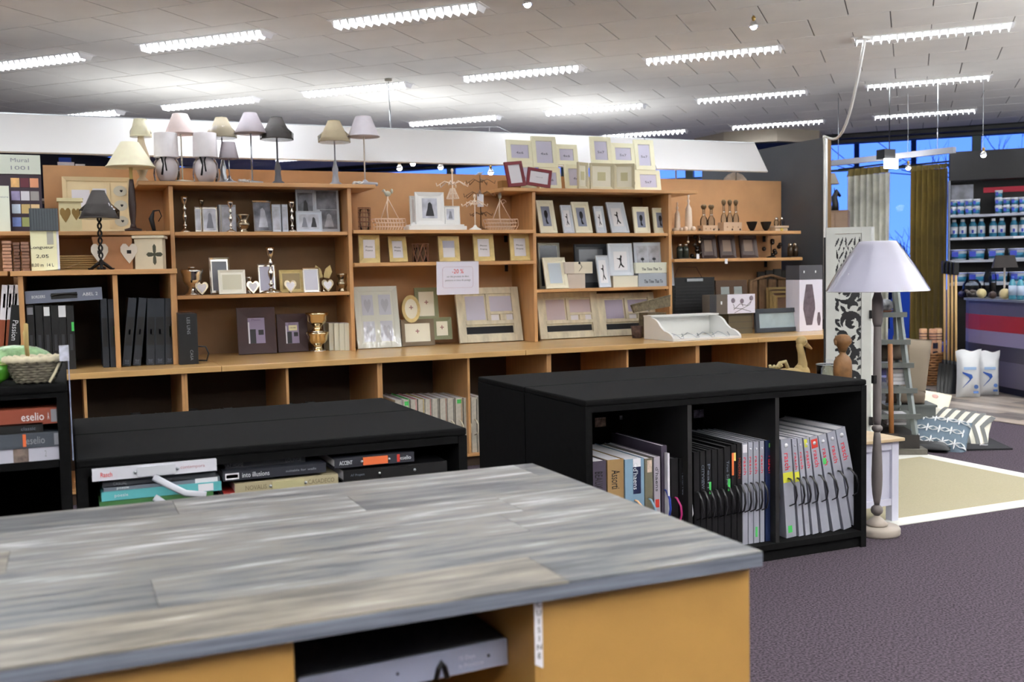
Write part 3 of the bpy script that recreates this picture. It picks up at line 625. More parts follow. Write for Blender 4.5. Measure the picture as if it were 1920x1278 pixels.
tag(part('paper_sheet', g, PAPER, None, (q.x, 7.84, ZU)), 'curling white sheet lying before the price card', 'paper')
t = thing('wicker_tray', 'low wicker tray behind the cream price card', 'tray', (xw(142, 8.05), 8.12, ZU))
g = G().box(-.16, -.01, 0, .18, .01, .11)
for k in range(7): g.tube([(-.165, -.012, .008 + k * .016), (.185, -.012, .008 + k * .016)], .007, 5)
part('woven_side', g, mat('wicker_beige', (170, 138, 88), .8, bump=.4, bs=150), t)
def box_thing(name, lab, cat, x0, x1, yt, Y, zb, d, m, group=None, rz=0, yy=470):
    a, c = span(x0, x1, yy, Y); h = PY((x0 + x1) / 2, yt, Y).z - zb
    t = thing(name, lab, cat, ((a + c) / 2, Y, zb), R(rz), group)
    return t, c - a, h
t, w, h = box_thing('wooden_box', 'brown wooden box with two pale heart windows', 'box', 176, 248, 444, 8.0, ZU, .2, OLDW)
part('body', G().poly([(-w / 2 + .03, 0, 0), (w / 2, 0, 0), (w / 2, .16, 0), (-w / 2 + .03, .16, 0), (-w / 2 - .01, 0, h), (w / 2, 0, h), (w / 2, .16, h), (-w / 2 - .01, .16, h)], [(0, 3, 2, 1), (4, 5, 6, 7), (0, 1, 5, 4), (1, 2, 6, 5), (2, 3, 7, 6), (3, 0, 4, 7)]), mat('tan_wood', (168, 118, 78), .6, var=.1), t)
for x_ in (-.12, .14):
    hp = motif('heart', .12, .15, mat('pale_heart', (214, 206, 192), .6), t, x_ * w / .34, h * .5, 0, 'heart_window', .006); motif('rect', .03, .025, INK, hp, 0, .01, -.006)
t, w, h = box_thing('lantern_box', 'cream square lantern with clover cut-outs beside the heart box', 'lantern', 252, 305, 447, 7.98, ZU, .2, CREAM, rz=-12)
LANT = mat('weathered_cream', (212, 202, 176), .6, var=.08)
part('body', G().box(-w / 2, 0, 0, w / 2, w * .9, h), LANT, t, bevel=.003); part('lid', G().box(-w / 2 - .015, -.015, h, w / 2 + .015, w * .9 + .015, h + .02), LANT, t, bevel=.003)
motif('clover', w * .62, h * .72, mat('dark_cutout', (70, 72, 58), .8), t, .04, h * .48, 0, 'cut_out', .001)
part('cut_out', G().prism(silhouette('clover', w * .4, h * .6), -.001, 0), mat('dark_cutout', (70, 72, 58), .8), t, (-w / 2, w * .45, h * .5), (0, 0, R(-90)))
t, w, h = box_thing('collage_frame', 'large cream collage frame with an arched and three round openings', 'picture frame', 122, 252, 332, 8.55, ZA, .03, CREAM)
t.rotation_euler = (R(-5), 0, 0)
AGED = mat('aged_cream', (234, 214, 170), .6, var=.06)
part('border', G().ring(w, h, .03, .03, .02), AGED, t); part('board', G().box(-w / 2 + .028, -.012, .028, w / 2 - .028, -.002, h - .028), AGED, t)
for cx, cz, ww, hh_ in ((-.24, .55, .26, .45), (.03, .55, .2, .5)):
    q = part('picture', G().box(-ww * w / 2, -.014, -hh_ * h / 2, ww * w / 2, -.0125, hh_ * h / 2), PAPER, t, (cx * w, 0, cz * h)); motif('heart', .03, .03, INK, q, 0, .02, -.014)
for cz in (.76, .5, .22):
    q = part('picture', G().prism([(.05 * math.cos(a), .042 * math.sin(a)) for a in [k * .4488 for k in range(14)]], -.015, -.0125), mat('grey_cream', (206, 202, 184), .7), t, (.33 * w, 0, cz * h)); motif('heart', .022, .022, INK, q, .008, 0, -.015)
for cx in (.16,): part('moulding', G().box(cx * w, -.02, .04, cx * w + .012, -.012, h - .04), AGED, t)
t, w, h = box_thing('heart_box', 'cream wooden letter box with heart cut-outs beside the collage frame', 'box', 114, 156, 378, 8.18, ZA, .1, CREAM)
part('body', G().box(-w / 2, 0, 0, w / 2, .08, h), mat('rough_cream', (214, 204, 160), .7, var=.1), t); part('roof', G().box(-w / 2 - .012, -.015, h, w / 2 + .012, .095, h + .025), mat('rough_cream', (214, 204, 160), .7), t)
motif('heart', .075, .11, mat('tan_shadow_heart', (140, 112, 60), .8), t, -w * .22, h * .55, 0, 'heart_cut', .001); motif('heart', .06, .09, mat('tan_shadow_heart', (140, 112, 60), .8), t, w * .26, h * .58, 0, 'heart_cut', .001)
p = PY(290, 428, 8.24); g = G()
g.tube([(0, 0, .0), (-.01, 0, .05), (-.02, 0, .1), (.0, 0, .16), (.04, 0, .165), (.055, 0, .12), (.03, 0, .08)], [.012, .016, .02, .008, .005, .004, .003], 6).tube([(-.06, 0, .006), (.06, 0, .006)], .006, 6).box(-.06, -.03, 0, .06, .03, .006)
tag(part('candle_holder', g, IRON, None, (p.x, 8.26, ZA)), 'small black iron scroll candle holder on the shelf under the lamps', 'candle holder')
for k, (x0, x1, yt, c_, w_) in enumerate(((3, 22, 448, (186, 140, 112), 'paler, leftmost'), (24, 37, 451, (120, 84, 66), 'darkest, middle'), (39, 55, 450, (150, 112, 92), 'brown, nearest the price card'))):
    a, c = span(x0, x1, 470, 7.92); t = thing('sample_stack', f'stack of wood flooring samples at the left edge, {w_}', 'samples', ((a + c) / 2, 7.92, Z1 + .69), 0, 'stacks of wood samples')
    h = PY(x0, yt, 7.92).z - ZL; n_ = 9; rr = random.Random(k)
    for q in range(n_): part('sample', G().box(-(c - a) / 2 + rr.uniform(0, .006), rr.uniform(0, .01), q * h / n_ + .001, (c - a) / 2 - rr.uniform(0, .006), .2, (q + .86) * h / n_), mat(f'sample_{k}', c_, .5, var=.15), t)
# ---------------------------------------------------------------- silverware
YS = 8.36
turned('candlestick', 'tall silver candlestick at the left end of the upper silver shelf', 'candlestick', 347, YS, ZA, 368, 20, CANDLE, SILV)
turned('candlestick', 'tarnished candlestick behind the silver double photo frame', 'candlestick', 379, YS + .1, ZA, 373, 16, CANDLE, SILVD)
turned('candlestick', 'silver candlestick before the striped silver album', 'candlestick', 433, YS - .03, ZA, 377, 18, CANDLE, SILV)
turned('candlestick', 'silver candlestick left of the wedding photo frames', 'candlestick', 548, YS - .02, ZA, 377, 17, CANDLE, SILV)
turned('cup', 'squat silver gilt pot on the upper silver shelf', 'pot', 457, YS, ZA, 402, 26, CUP, SILVD)
turned('candlestick', 'tallest silver candlestick, in the middle of the lower silver shelf', 'candlestick', 506, YS - .03, ZB, 464, 40, [(r * (1 if z < .1 else .62), z) for r, z in CANDLE], SILV)
turned('urn', 'silver footed bowl at the left end of the lower silver shelf', 'bowl', 359, YS, ZB, 505, 42, [(r, z * 2) for r, z in URN], SILV)
x_ = xw(359, YS, 500); hu = PY(359, 505, YS).z - ZB
t = thing('cup', 'small silver cup set in the silver footed bowl', 'cup', (x_, YS, ZB + hu * .5)); part('body', G().lathe([(r * .028 + 1e-4, z * .12) for r, z in CUP], 16), SILV, t)
turned('cup', 'small silver cup at the right end of the lower silver shelf', 'cup', 641, YS, ZB, 513, 22, CUP, SILVD)
turned('cup', 'small silver cup behind the second heart frame', 'cup', 464, YS + .06, ZB, 519, 16, CUP, SILV)
for k, (px, lab) in enumerate(((378, 'beside the silver footed bowl'), (474, 'beside the white landscape frame'), (544, 'before the gilt landscape frame'), (614, 'before the butterfly ornament'))):
    x_ = xw(px, YS - .04, 540); t = thing('heart_picture', f'small silver heart photo frame {lab}', 'picture frame', (x_, YS - .06, ZB), 0, 'silver heart frames', R(-12))
    part('border', G().prism(silhouette('heart', .1, .105), -.008, 0), SILVD, t, (0, 0, .053)); part('picture', G().prism(silhouette('heart', .07, .075), -.0095, -.008), PAPER, t, (0, 0, .053))
    part('easel_back', G().poly([(-.01, 0, .08), (.01, 0, .08), (.01, .03, .006), (-.01, .03, .006)], [(0, 1, 2, 3), (3, 2, 1, 0)]), SILVD, t)
ph_ = lambda m=BW, mo=None, mm=INK: [(0, .5, .8, .84, m, mo, mm)]
frame_px('left wing of the silver double photo frame', 366, 378, 389, YS, ZA, .006, SILV, ph_(BW2), 6)
frame_px('silver photo frame with a couple, right of the tarnished candlestick', 380, 408, 389, YS, ZA, .006, SILV, [(0, .5, .84, .88, BW2, 'person', MIDP)], 6)
t, w, h = box_thing('photo_album', 'silver photo album with a striped spine behind a candlestick', 'album', 413, 445, 384, YS + .04, ZA, .1, GREYW)
part('cover', G().box(-w / 2, 0, 0, w / 2, .09, h), mat('silver_card', (176, 178, 186), .35), t); part('photo', G().box(-w * .3, -.001, h * .08, w * .46, 0, h * .92), BW2, t); part('spine_band', G().box(-w * .42, -.002, 0, -w * .36, 0, h), SILV, t)
frame_px('leaning black and white wedding photo in a silver frame', 476, 512, 378, YS, ZA, .007, SILV, [(0, .5, .88, .9, BW, 'person', BW2)], 16)
frame_px('slim silver frame, left of a pair standing upright', 511, 527, 384, YS - .01, ZA, .006, GREYW, ph_(BW2), 4)
frame_px('slim silver frame, right of a pair standing upright', 529, 540, 384, YS - .01, ZA, .006, GREYW, ph_(BW2), 4)
frame_px('tall grey photo frame at the back left of the wedding group', 556, 591, 356, YS + .07, ZA, .008, GREYW, ph_(BW, 'person', CHARC), 4)
frame_px('tall grey photo frame at the back right of the wedding group', 591, 636, 355, YS + .08, ZA, .008, GREYW, [(0, .74, .84, .42, BW, None, INK), (.06, .3, .7, .44, BW, 'person', BW2)], 4)
frame_px('landscape photo frame with two figures before the wedding group', 556, 604, 397, YS - .02, ZA, .009, GREYW, [(-.18, .5, .4, .7, BW2, 'person', MIDP), (.18, .5, .4, .7, BW2, 'person', CHARC)], 8)
frame_px('tall silver frame with grey mount, behind the white landscape frame', 392, 430, 484, YS + .05, ZB, .012, SILV, [(0, .5, .72, .8, mat('grey_mount', (140, 144, 152), .6), None, INK)], 10)
frame_px('white landscape frame with a cream picture, glinting', 408, 459, 507, YS - .03, ZB, .018, mat('ivory_gloss', (244, 242, 226), .2), [(0, .5, .7, .62, mat('cream_mount', (208, 204, 178), .3), None, INK)], 10)
frame_px('narrow silver frame behind the tallest candlestick', 483, 516, 496, YS + .06, ZB, .008, SILV, ph_(LILAC), 8)
frame_px('gilt landscape frame with a brown picture', 523, 567, 507, YS + .02, ZB, .014, GOLD, [(0, .5, .74, .7, mat('tan_mount', (150, 128, 84), .4), None, INK)], 10)
frame_px('white beaded portrait frame on the lower silver shelf', 567, 598, 503, YS - .01, ZB, .008, SILV, ph_(mat('lilac_white', (214, 214, 226), .6)), 10)
t = thing('butterfly_ornament', 'gilt butterfly ornament behind the last heart frame', 'ornament', (xw(606, YS + .05, 520), YS + .05, ZB)); hb = PY(606, 497, YS).z - ZB
part('stem', G().lathe([(.03, 0), (.03, .008), (.006, .02), (.006, hb * .7)], 10), SILVD, t)
for s in (-1, 1): part('wing', G().prism([(0, hb * .55), (s * .05, hb * .5), (s * .075, hb * .75), (s * .06, hb), (s * .02, hb * .86)][::s], -.004, .004), GOLD, t)
# things on the worktop under the silver
def wt(px, py):
    q = PZ(px, py, Z1)
    return q if q.y < 8.47 else PY(px, py, 8.47)
q = wt(355, 683); t = thing('wallpaper_book', 'black wallpaper book with a strap loop standing alone on the worktop', 'book', (q.x, q.y, Z1)); k = xw(376, q.y, 640) - xw(340, q.y, 640); h = PY(355, 588, q.y).z - Z1
part('cover', G().box(-k / 2, 0, 0, k / 2, .34, h), NAVY if 0 else BLK, t, bevel=.002); text('LES LINS', .022, INKG, t, (.005, -.0006, h * .76), True, .12); text('CASA', .02, INKG, t, (.02, -.0006, h * .18), True, .075)
part('strap', G().tube([(k / 2, .05, h * .06), (k / 2 + .06, .03, h * .05), (k / 2 + .075, .03, h * .2), (k / 2 + .055, .03, h * .33), (k / 2, .05, h * .34)], .006, 6, flat=3), BLK, t)
MAUV = mat('mauve_print', (150, 138, 168), .6)
def brown(lab, x0, x1, yt, yb, note):
    q = wt((x0 + x1) / 2, yb); t = frame_px(lab, x0, x1, yt, q.y, Z1, .085 if x1 - x0 > 65 else .07, BROWNW, [(0, .53, .46, .62, MAUV, None, INK)], 8)
    w = .001
    pic = [c for c in t.children if c.name.startswith('picture')][0]; d = pic.dimensions
    bx = [v.co for v in pic.data.vertices]; X = max(v.x for v in bx); Zm = max(v.z for v in bx)
    for (a, b, c_, e, m_) in ((-.75, -.98, -.1, .0, CHARC), (.2, -.4, .8, -.05, CHARC), (-.95, -1, -.8, .5, PAPER)): part('print', G().box(a * X, -.0112, b * Zm, c_ * X, -.0104, e * Zm), m_, pic)
    text('Photo', .016, mat('mauve_ink', (110, 92, 124), .7), pic, (0, -.0113, Zm * .66), w=X)
    if note: part('price_tag', G().box(-X * .5, -.0125, Zm * .1, X * .7, -.0114, Zm * .55), mat('cream_card', (236, 232, 190), .7), pic); text('19,90', .012, INK, pic, (X * .1, -.013, Zm * .32), w=X * .8)
brown('large dark brown leather photo frame on the worktop', 442, 514, 577, 664, False); brown('smaller dark brown leather photo frame with a price tag', 517, 574, 589, 660, True)
q = wt(596, 659); kx = xw(620, q.y, 640) - xw(596, q.y, 640); h2 = (PY(596, 585, q.y).z - Z1) / 2
for k, lab in enumerate(('lower of two stacked silver pedestal bowls', 'upper of two stacked silver pedestal bowls')):
    t = thing('pedestal_bowl', lab, 'bowl', (q.x, q.y, Z1 + k * h2 * .98), 0, 'stacked pedestal bowls')
    part('body', G().lathe([(max(1e-4, r * kx * .88), z * h2 * 2) for r, z in URN[:13]] + [(1e-4, h2 * .5)], 22), mat('gilt_silver', (216, 198, 160), .14, 1), t)
    part('foot_ring', G().lathe([(kx * .61, 0), (kx * .63, h2 * .05), (kx * .56, h2 * .09)], 20), SILV, t)
for k in range(4):
    x0 = 617 + k * 10; q = wt(x0 + 4, 657); t = thing('white_book', f'cream album on the worktop, {LEFTS[k]} of four in a row', 'album', (xw(x0, q.y, 630), q.y, Z1), 0, 'cream albums'); w = xw(x0 + 9.4, q.y, 630) - xw(x0, q.y, 630)
    h = PY(x0, 606, q.y).z - Z1; part('cover', G().box(0, 0, 0, w, .2, h), mat('cream_cloth', (222, 222, 206), .7), t, bevel=.002); part('page_block', G().box(w * .15, .004, h - .004, w * .85, .196, h + .001), PAPER, t)
# ---------------------------------------------------------------- middle bay
YM = 8.4
def wire_cyl(g, r, h, nv, nh, wr, c=(0, 0), z0=0, zig=False, r2=None):
    r2 = r2 or r
    for k in range(nh + 1):
        rr = r + (r2 - r) * k / nh; g.tube([(c[0] + rr * math.cos(a), c[1] + rr * math.sin(a), z0 + h * k / nh) for a in [2 * math.pi * q / 16 for q in range(16)]], wr, 4, True)
    for k in range(nv):
        a = 2 * math.pi * k / nv; b = a + (2 * math.pi / nv if zig else 0)
        g.tube([(c[0] + r * math.cos(a), c[1] + r * math.sin(a), z0), (c[0] + r2 * math.cos(b), c[1] + r2 * math.sin(b), z0 + h)], wr, 4)
        if zig: g.tube([(c[0] + r * math.cos(b), c[1] + r * math.sin(b), z0), (c[0] + r2 * math.cos(a), c[1] + r2 * math.sin(a), z0 + h)], wr, 4)
    return g
t, w, h = box_thing('wire_jar', 'clear glass jar in a wire cage, at the left of the ornaments', 'jar', 673, 697, 388, YM, ZMA, .1, GLASS)
part('glass', G().lathe([(w * .4, .004), (w * .42, h * .9)], 16), GLASS, t); part('cage', wire_cyl(G(), w * .48, h * .96, 12, 5, .0025), RUST, t)
def spire_basket(lab, xc, yt, wpx, flag):
    x = xw(xc, YM, 400); h = PY(xc, yt, YM).z - ZMA; w = xw(xc + wpx, YM, 400) - xw(xc, YM, 400)
    t = thing('wire_basket', lab, 'basket', (x, YM, ZMA)); g = G(); bh = h * .27
    for k in range(4):
        z = bh * k / 3; f = .86 + .14 * k / 3
        g.tube([(-w / 2 * f, -.05, z + .003), (w / 2 * f, -.05, z + .003), (w / 2 * f, .05, z + .003), (-w / 2 * f, .05, z + .003)], .003, 4, True)
    for k in range(11):
        a = -1 + 2 * k / 10
        for y in (-.05, .05): g.tube([(a * w / 2 * .86, y, .003), ((a + .1) * w / 2 * .95, y, bh * .5), (a * w / 2, y, bh)], .0025, 4)
    part('basket_wires', g, PINKW, t)
    part('handle', G().tube([(0, 0, bh * .6), (-.01, 0, h * .5), (0, 0, h * .8)], .006, 6).tube([(-w * .25, 0, bh), (0, 0, h * .75)], .004, 5).tube([(w * .35, 0, bh), (0, 0, h * .75)], .004, 5), PINKW, t)
    if flag: part('rooster', G().ball((0, 0, h * .86), .024, 10, 1, 1.2, .7).ball((-.034, 0, h * .93), .014, 8).ball((.036, 0, h * .92), .012, 8, 1.8).tube([(-.02, 0, h * .87), (-.034, 0, h * .93)], .011, 6).tube([(-.04, 0, h * .93), (-.056, 0, h * .92)], [.005, .001], 5), mat('grey_white_iron', (196, 196, 180), .6), t)
    else: part('bird', G().ball((0, 0, h * .86), .02, 10, 1.6, .8, .8).ball((0, 0, h * .95), .014, 8).tube([(.0, 0, h * .95), (.02, 0, h * .95)], [.005, .001], 5), mat('grey_white_iron', (196, 196, 180), .6), t); part('scroll', G().tube([(.0 + .03 + .028 * math.cos(a) * (1 - a / 9), 0, h * .7 + .028 * math.sin(a) * (1 - a / 9)) for a in [q * .5 for q in range(14)]], .004, 5), PINKW, t)
spire_basket('whitewashed wire basket topped by a rooster', 728, 352, 56, True); spire_basket('whitewashed wire basket with a bird handle and a scroll, by the right bookcase', 938, 356, 56, False)
t, w, h = box_thing('white_tray', 'low white stand under the white photo frames', 'stand', 764, 872, 421, YM - .03, ZMA, .1, WHITE)
part('top', G().box(-w / 2 + .02, -.05, h - .014, w / 2 - .02, .09, h), WHITE, t, bevel=.003); part('plinth', G().box(-w / 2, -.06, 0, w / 2, .1, h - .0145), WHITE, t, bevel=.004)
zt_ = ZMA + h
frame_px('large white frame with a black and white portrait of a long haired woman', 779, 833, 361, YM - .02, zt_, .03, WHITE, [(0, .5, .52, .62, BW2, 'person', CHARC)], 4)
frame_px('white frame edge turned sideways behind the white portrait frame', 769, 781, 368, YM + .06, zt_, .02, WHITE, [(0, .5, .5, .8, mat('shaded_white', (200, 190, 186), .7), None, INK)], 3)
frame_px('small white frame with a playing child, right of the white portrait', 834, 862, 387, YM - .02, zt_, .008, WHITE, [(-.12, .55, .5, .6, BW2, 'person', MIDP)], 4)
def jewel_tree(lab, xc, yt, m, arms, foot, basem=None, zb=ZMA, Y=YM + .06, skirt=False, bird=False):
    x = xw(xc, Y, 380); h = PY(xc, yt, Y).z - zb; t = thing('jewellery_stand', lab, 'jewellery stand', (x, Y, zb))
    part('stem', G().tube([(0, 0, .01), (0, 0, h * .94)], .006, 6), m, t); part('foot', G().lathe([(foot, 0), (foot * .95, .014), (.02, .03), (.008, .05)], 18), basem or m, t)
    if bird: part('bird', G().ball((0, 0, h * .97), .014, 8, .8, 1.7, .8).tube([(-.02, 0, h * .96), (-.05, 0, h * .94)], [.006, .002], 5).tube([(.02, 0, h * .98), (.036, 0, h)], [.005, .002], 5), mat('grey_white_iron', (196, 196, 180), .6), t)
    else: part('finial', G().ball((0, 0, h * .97), .014, 8, 1.4), m, t)
    for z, L, k in arms:
        for q in range(k):
            a = 2 * math.pi * q / k + z * 7; c, s = math.cos(a), math.sin(a)
            part('arm', G().tube([(0, 0, z * h), (c * L * .5, s * L * .5, z * h + L * .22), (c * L * .85, s * L * .85, z * h), (c * L, s * L, z * h - L * .1), (c * L * 1.05, s * L * 1.05, z * h + L * .1)], .004, 5), m, t)
    if skirt: part('wire_skirt', wire_cyl(G(), .055, h * .16, 14, 2, .0025, z0=h * .52, r2=.02), m, t)
IW = mat('ivory_iron', (244, 226, 206), .5); BRI = mat('brown_iron', (120, 86, 52), .5, .2)
jewel_tree('tall white jewellery stand with drooping arms and a wire skirt', 849, 316, IW, ((.74, .14, 6),), .05, skirt=True)
jewel_tree('brown iron jewellery tree topped by a bird', 901, 322, BRI, ((.82, .13, 5), (.6, .15, 6), (.28, .1, 5)), .07, Y=YM + .09, bird=True)
jewel_tree('short white jewellery stand with curled arms', 890, 366, IW, ((.72, .11, 6), (.8, .07, 4)), .055, WHITE, Y=YM - .03)
t = thing('price_tag', 'white paper tag hanging on the brown jewellery tree', 'price tag', (xw(900, YM, 380), YM - .01, PY(900, 388, YM).z)); part('tag', G().box(-.03, -.001, 0, .03, .001, .11), PAPER, t); part('thread', G().tube([(0, 0, .11), (.01, .03, .15)], .001, 4), PAPER, t)
YF = 8.32
gf = [(672, 711, 441, 2, 'with two lines of print, at the left end of the lower shelf', 'words'), (730, 763, 445, 20, 'leaning back, beside the wire candle holder', 'words'), (822, 861, 444, 8, 'with a two tone picture above the discount sign', None), (888, 926, 440, 8, 'second from the right on the lower shelf', 'words'), (956, 994, 439, 8, 'at the right end of the lower shelf', 'words')]
for x0, x1, yt, ln, lab, mo in gf:
    t = frame_px(f'gilt wooden frame {lab}', x0, x1, yt, YF, ZMB, .036 if ln < 15 else .03, GOLD, [(0, .5, .56, .66, PAPER if mo else mat('white_card', (236, 236, 240), .7), mo, INK)], ln, rz=-6 if ln == 20 else 0)
    if not mo:
        pic = [c for c in t.children if c.name.startswith('picture')][0]; part('grey_half', G().box(*[(min(v.co.x for v in pic.data.vertices)), -.0115, .01, max(v.co.x for v in pic.data.vertices), -.0105, max(v.co.z for v in pic.data.vertices)]), mat('grey_half', (176, 178, 196), .7), pic)
t, w, h = box_thing('candle_holder', 'round rusty wire candle holder with glass inside', 'candle holder', 776, 809, 457, YF, ZMB, .1, RUST)
part('cage', wire_cyl(G(), w * .46, h, 8, 1, .004, (0, .06), zig=True), RUST, t); part('glass', G().lathe([(w * .36, .005), (w * .36, h * .8)], 16, (0, .06)), GLASS, t)
# discount sign under the shelf edge
a, c = span(819, 898, 520, 8.185); zt_ = PY(858, 489, 8.185).z; zb_ = PY(858, 552, 8.185).z; w = c - a; h = zt_ - zb_
t = thing('discount_sign', 'white spiral bound discount sign hung on the lower middle shelf', 'sign', ((a + c) / 2, 8.185, zt_), 0, None, R(2))
part('sheet', G().box(-w / 2 + .004, -.002, -h, w / 2, 0, -.008), mat('lilac_white_card', (226, 224, 238), .7), t)
part('sheet', G().box(-w / 2, .0005, -h + .004, w / 2 - .005, .003, -.006), PAPER, t)
part('spiral', G().tube([(-w / 2 + .004 + q * (w - .008) / 96, -.002 + .006 * math.cos(q * 1.571), -.006 + .007 * math.sin(q * 1.571)) for q in range(97)], .0012, 4), STEEL, t)
g = G(); L_, B_ = w * .36, h * .31
cn = []
for sx_, sz_, a0 in ((1, 1, 0), (-1, 1, 90), (-1, -1, 180), (1, -1, 270)): cn += [(sx_ * (L_ - .02) + .02 * math.cos(R(a0 + q * 30)), -.0024, -h * .49 + sz_ * (B_ - .02) + .02 * math.sin(R(a0 + q * 30))) for q in range(4)]
part('ruled_border', g.tube(cn, .0011, 4, True), mat('pink_grey_line', (190, 160, 176), .7), t)
text('-20 %', h * .13, INKR, t, (0, -.0026, -h * .31), w=w * .27); text('sur des produits de déco', h * .075, INKG, t, (0, -.0026, -h * .47), w=w * .52); text('peintures et tissus de passage', h * .075, INKG, t, (0, -.0026, -h * .58), w=w * .6)
# frames on the worktop
q = wt(706, 653); LP = mat('lilac_blank', (226, 225, 234), .6)
pics4 = lambda m_: [(-.2, .7, .26, .33, m_, 'heart', mat('faint', (208, 207, 216), .7)), (.2, .7, .28, .33, m_, 'heart', mat('faint', (208, 207, 216), .7)), (-.2, .27, .26, .33, m_, 'heart', mat('faint', (208, 207, 216), .7)), (.2, .27, .28, .33, m_, 'heart', mat('faint', (208, 207, 216), .7))]
t = frame_px('large cream frame with four pale openings, in plastic film', 666, 748, 538, q.y, Z1, .045, mat('cream_grey', (242, 240, 226), .5), pics4(LP), 12)
b_ = [c for c in t.children if c.name.startswith('border')][0]; X = max(v.co.x for v in b_.data.vertices); Zm = max(v.co.z for v in b_.data.vertices)
part('plastic_wrap', G().box(-X - .003, -.026, -.0, X + .003, -.024, Zm + .003), FILM, t)
q = wt(800, 646); k = (xw(848, q.y, 600) - xw(750, q.y, 600)) / 98.
t = thing('collage_frame', 'cluster of one oval and three square photo frames in green and brown', 'picture frame', (xw(800, q.y, 620), q.y - .01, Z1), 0, None, R(-7))
def sub(x0, x1, y0, y1, m_, d, oval=False):
    w, h = (x1 - x0) * k, (y1 - y0) * k; cx, cz = ((x0 + x1) / 2 - 800) * k, (648 - y1) * k
    if oval:
        o = [(cx + w / 2 * math.cos(a), cz + h / 2 + h / 2 * math.sin(a)) for a in [R(15 * q) for q in range(24)]]; part('oval_frame', G().prism(o, -d, 0), m_, t)
        p = part('picture', G().prism([(cx + (x - cx) * .68, cz + h / 2 + (z - cz - h / 2) * .72) for x, z in o], -d - .001, -d), IVORY, t)
    else:
        part('square_frame', G().ring(w, h, .035, d, d * .7, cx, cz), m_, t); p = part('picture', G().box(cx - w / 2 + .034, -d * .5, cz + .034, cx + w / 2 - .034, -.001, cz + h - .034), IVORY, t)
    motif('clover', .04, .04, mat('rose_ink', (150, 90, 90), .7), p, cx, cz + h * .55, -d - .0012 if oval else -d * .5)
sub(781, 824, 545, 603, GREENP, .02); sub(752, 813, 601, 648, TAUPE, .022); sub(811, 847, 599, 639, GREENP, .02); sub(755, 789, 558, 607, GOLD, .03, True)
def driftwood(lab, x0, x1, yt, yb, ln, pm_):
    q = wt((x0 + x1) / 2, yb)
    t = frame_px(lab, x0, x1, yt, q.y, Z1, .001, OLDW, [(-.2, .63, .3, .44, pm_, None, 0), (.2, .7, .38, .28, pm_, None, 0), (.1, .45, .12, .11, PAPER, None, 0), (.34, .45, .12, .11, PAPER, None, 0), (0, .22, .74, .13, mat('blackboard', (28, 30, 36), .8), None, 0)], ln, d=.012)
    b_ = [c for c in t.children if c.name.startswith('border')][0]; w = 2 * max(v.co.x for v in b_.data.vertices); h = max(v.co.z for v in b_.data.vertices)
    for (a, b, c_, e) in ((-.5, 0, -.38, 1), (.38, 0, .5, 1), (-.379, .88, .379, 1), (-.379, 0, .379, .13), (-.379, .32, .379, .39), (-.03, .39, .02, .88), (.021, .5, .379, .54), (.17, .39, .26, .499)): part('slat', G().box(a * w + .0006, -.024, b * h + .0006, c_ * w - .0006, -.0065, e * h - .0006), OLDW, t)
driftwood('pale driftwood collage frame with a blackboard strip, in the middle bay', 858, 977, 540, 641, 13, LILAC)
driftwood('driftwood collage frame under the cream frames, left of a pair', 1010, 1124, 549, 634, 12, mat('rose_blank', (196, 180, 186), .6))
driftwood('driftwood collage frame partly hidden by bark trays, right of a pair', 1122, 1232, 550, 628, 12, mat('mauve_blank', (176, 168, 192), .6))
# ---------------------------------------------------------------- right bookcase
IV = mat('ivory_frame', (242, 237, 212), .5); PALEB = mat('pale_blue_frame', (212, 219, 228), .5); SIL = mat('blue_grey_print', (140, 146, 166), .6)
Y4 = 8.34
for x0, x1, yt, m_, pic, lab, ln in ((1012, 1044, 377, IV, 'cameo', 'ivory frame with a cameo silhouette, leftmost on the upper shelf', 18), (1056, 1076, 386, PALEB, 'fairy', 'slim pale blue frame with a fairy print, between two ivory cameo frames', 16), (1078, 1110, 380, IV, 'cameo', 'ivory frame with a cameo silhouette, second ivory one from the left', 18), (1118, 1136, 388, PALEB, 'fairy', 'slimmest pale blue frame with a fairy print, right of the second cameo', 16), (1146, 1179, 381, PALEB, 'fairy', 'larger pale blue frame with a fairy print, leaning far back', 22), (1189, 1218, 389, IV, 'cameo', 'small ivory cameo frame, left of the pair at the right end', 10), (1226, 1253, 391, IV, 'cameo', 'small ivory cameo frame at the right end of the upper shelf', 10)):
    frame_px(lab, x0, x1, yt, Y4, Z4A, .028 if m_ is IV and x1 - x0 > 30 else .018, m_, [(0, .52, .5 if m_ is IV else .56, .6, SIL if m_ is IV else mat('white_card', (236, 236, 240), .7), pic, INK)], ln)
frame_px('tall grey glass frame at the back left of the lower cream shelf', 1010, 1050, 456, Y4 + .07, Z4B, .014, mat('grey_green_frame', (150, 150, 140), .4), [(0, .5, .8, .88, mat('dark_mirror', (70, 72, 76), .15, .6), None, INK)], 5)
frame_px('ivory frame with a pale blue picture and a price dot', 1022, 1064, 484, Y4 - .03, Z4B, .03, IV, [(0, .5, .56, .66, mat('pale_blue_print', (190, 202, 212), .4), None, INK)], 16)
frame_px('dark charcoal frame at the back of the lower cream shelf', 1078, 1140, 458, Y4 + .08, Z4B, .025, mat('black_blue_frame', (36, 40, 48), .5), [(0, .5, .72, .76, mat('grey_glass', (104, 108, 116), .2), None, INK)], 5)
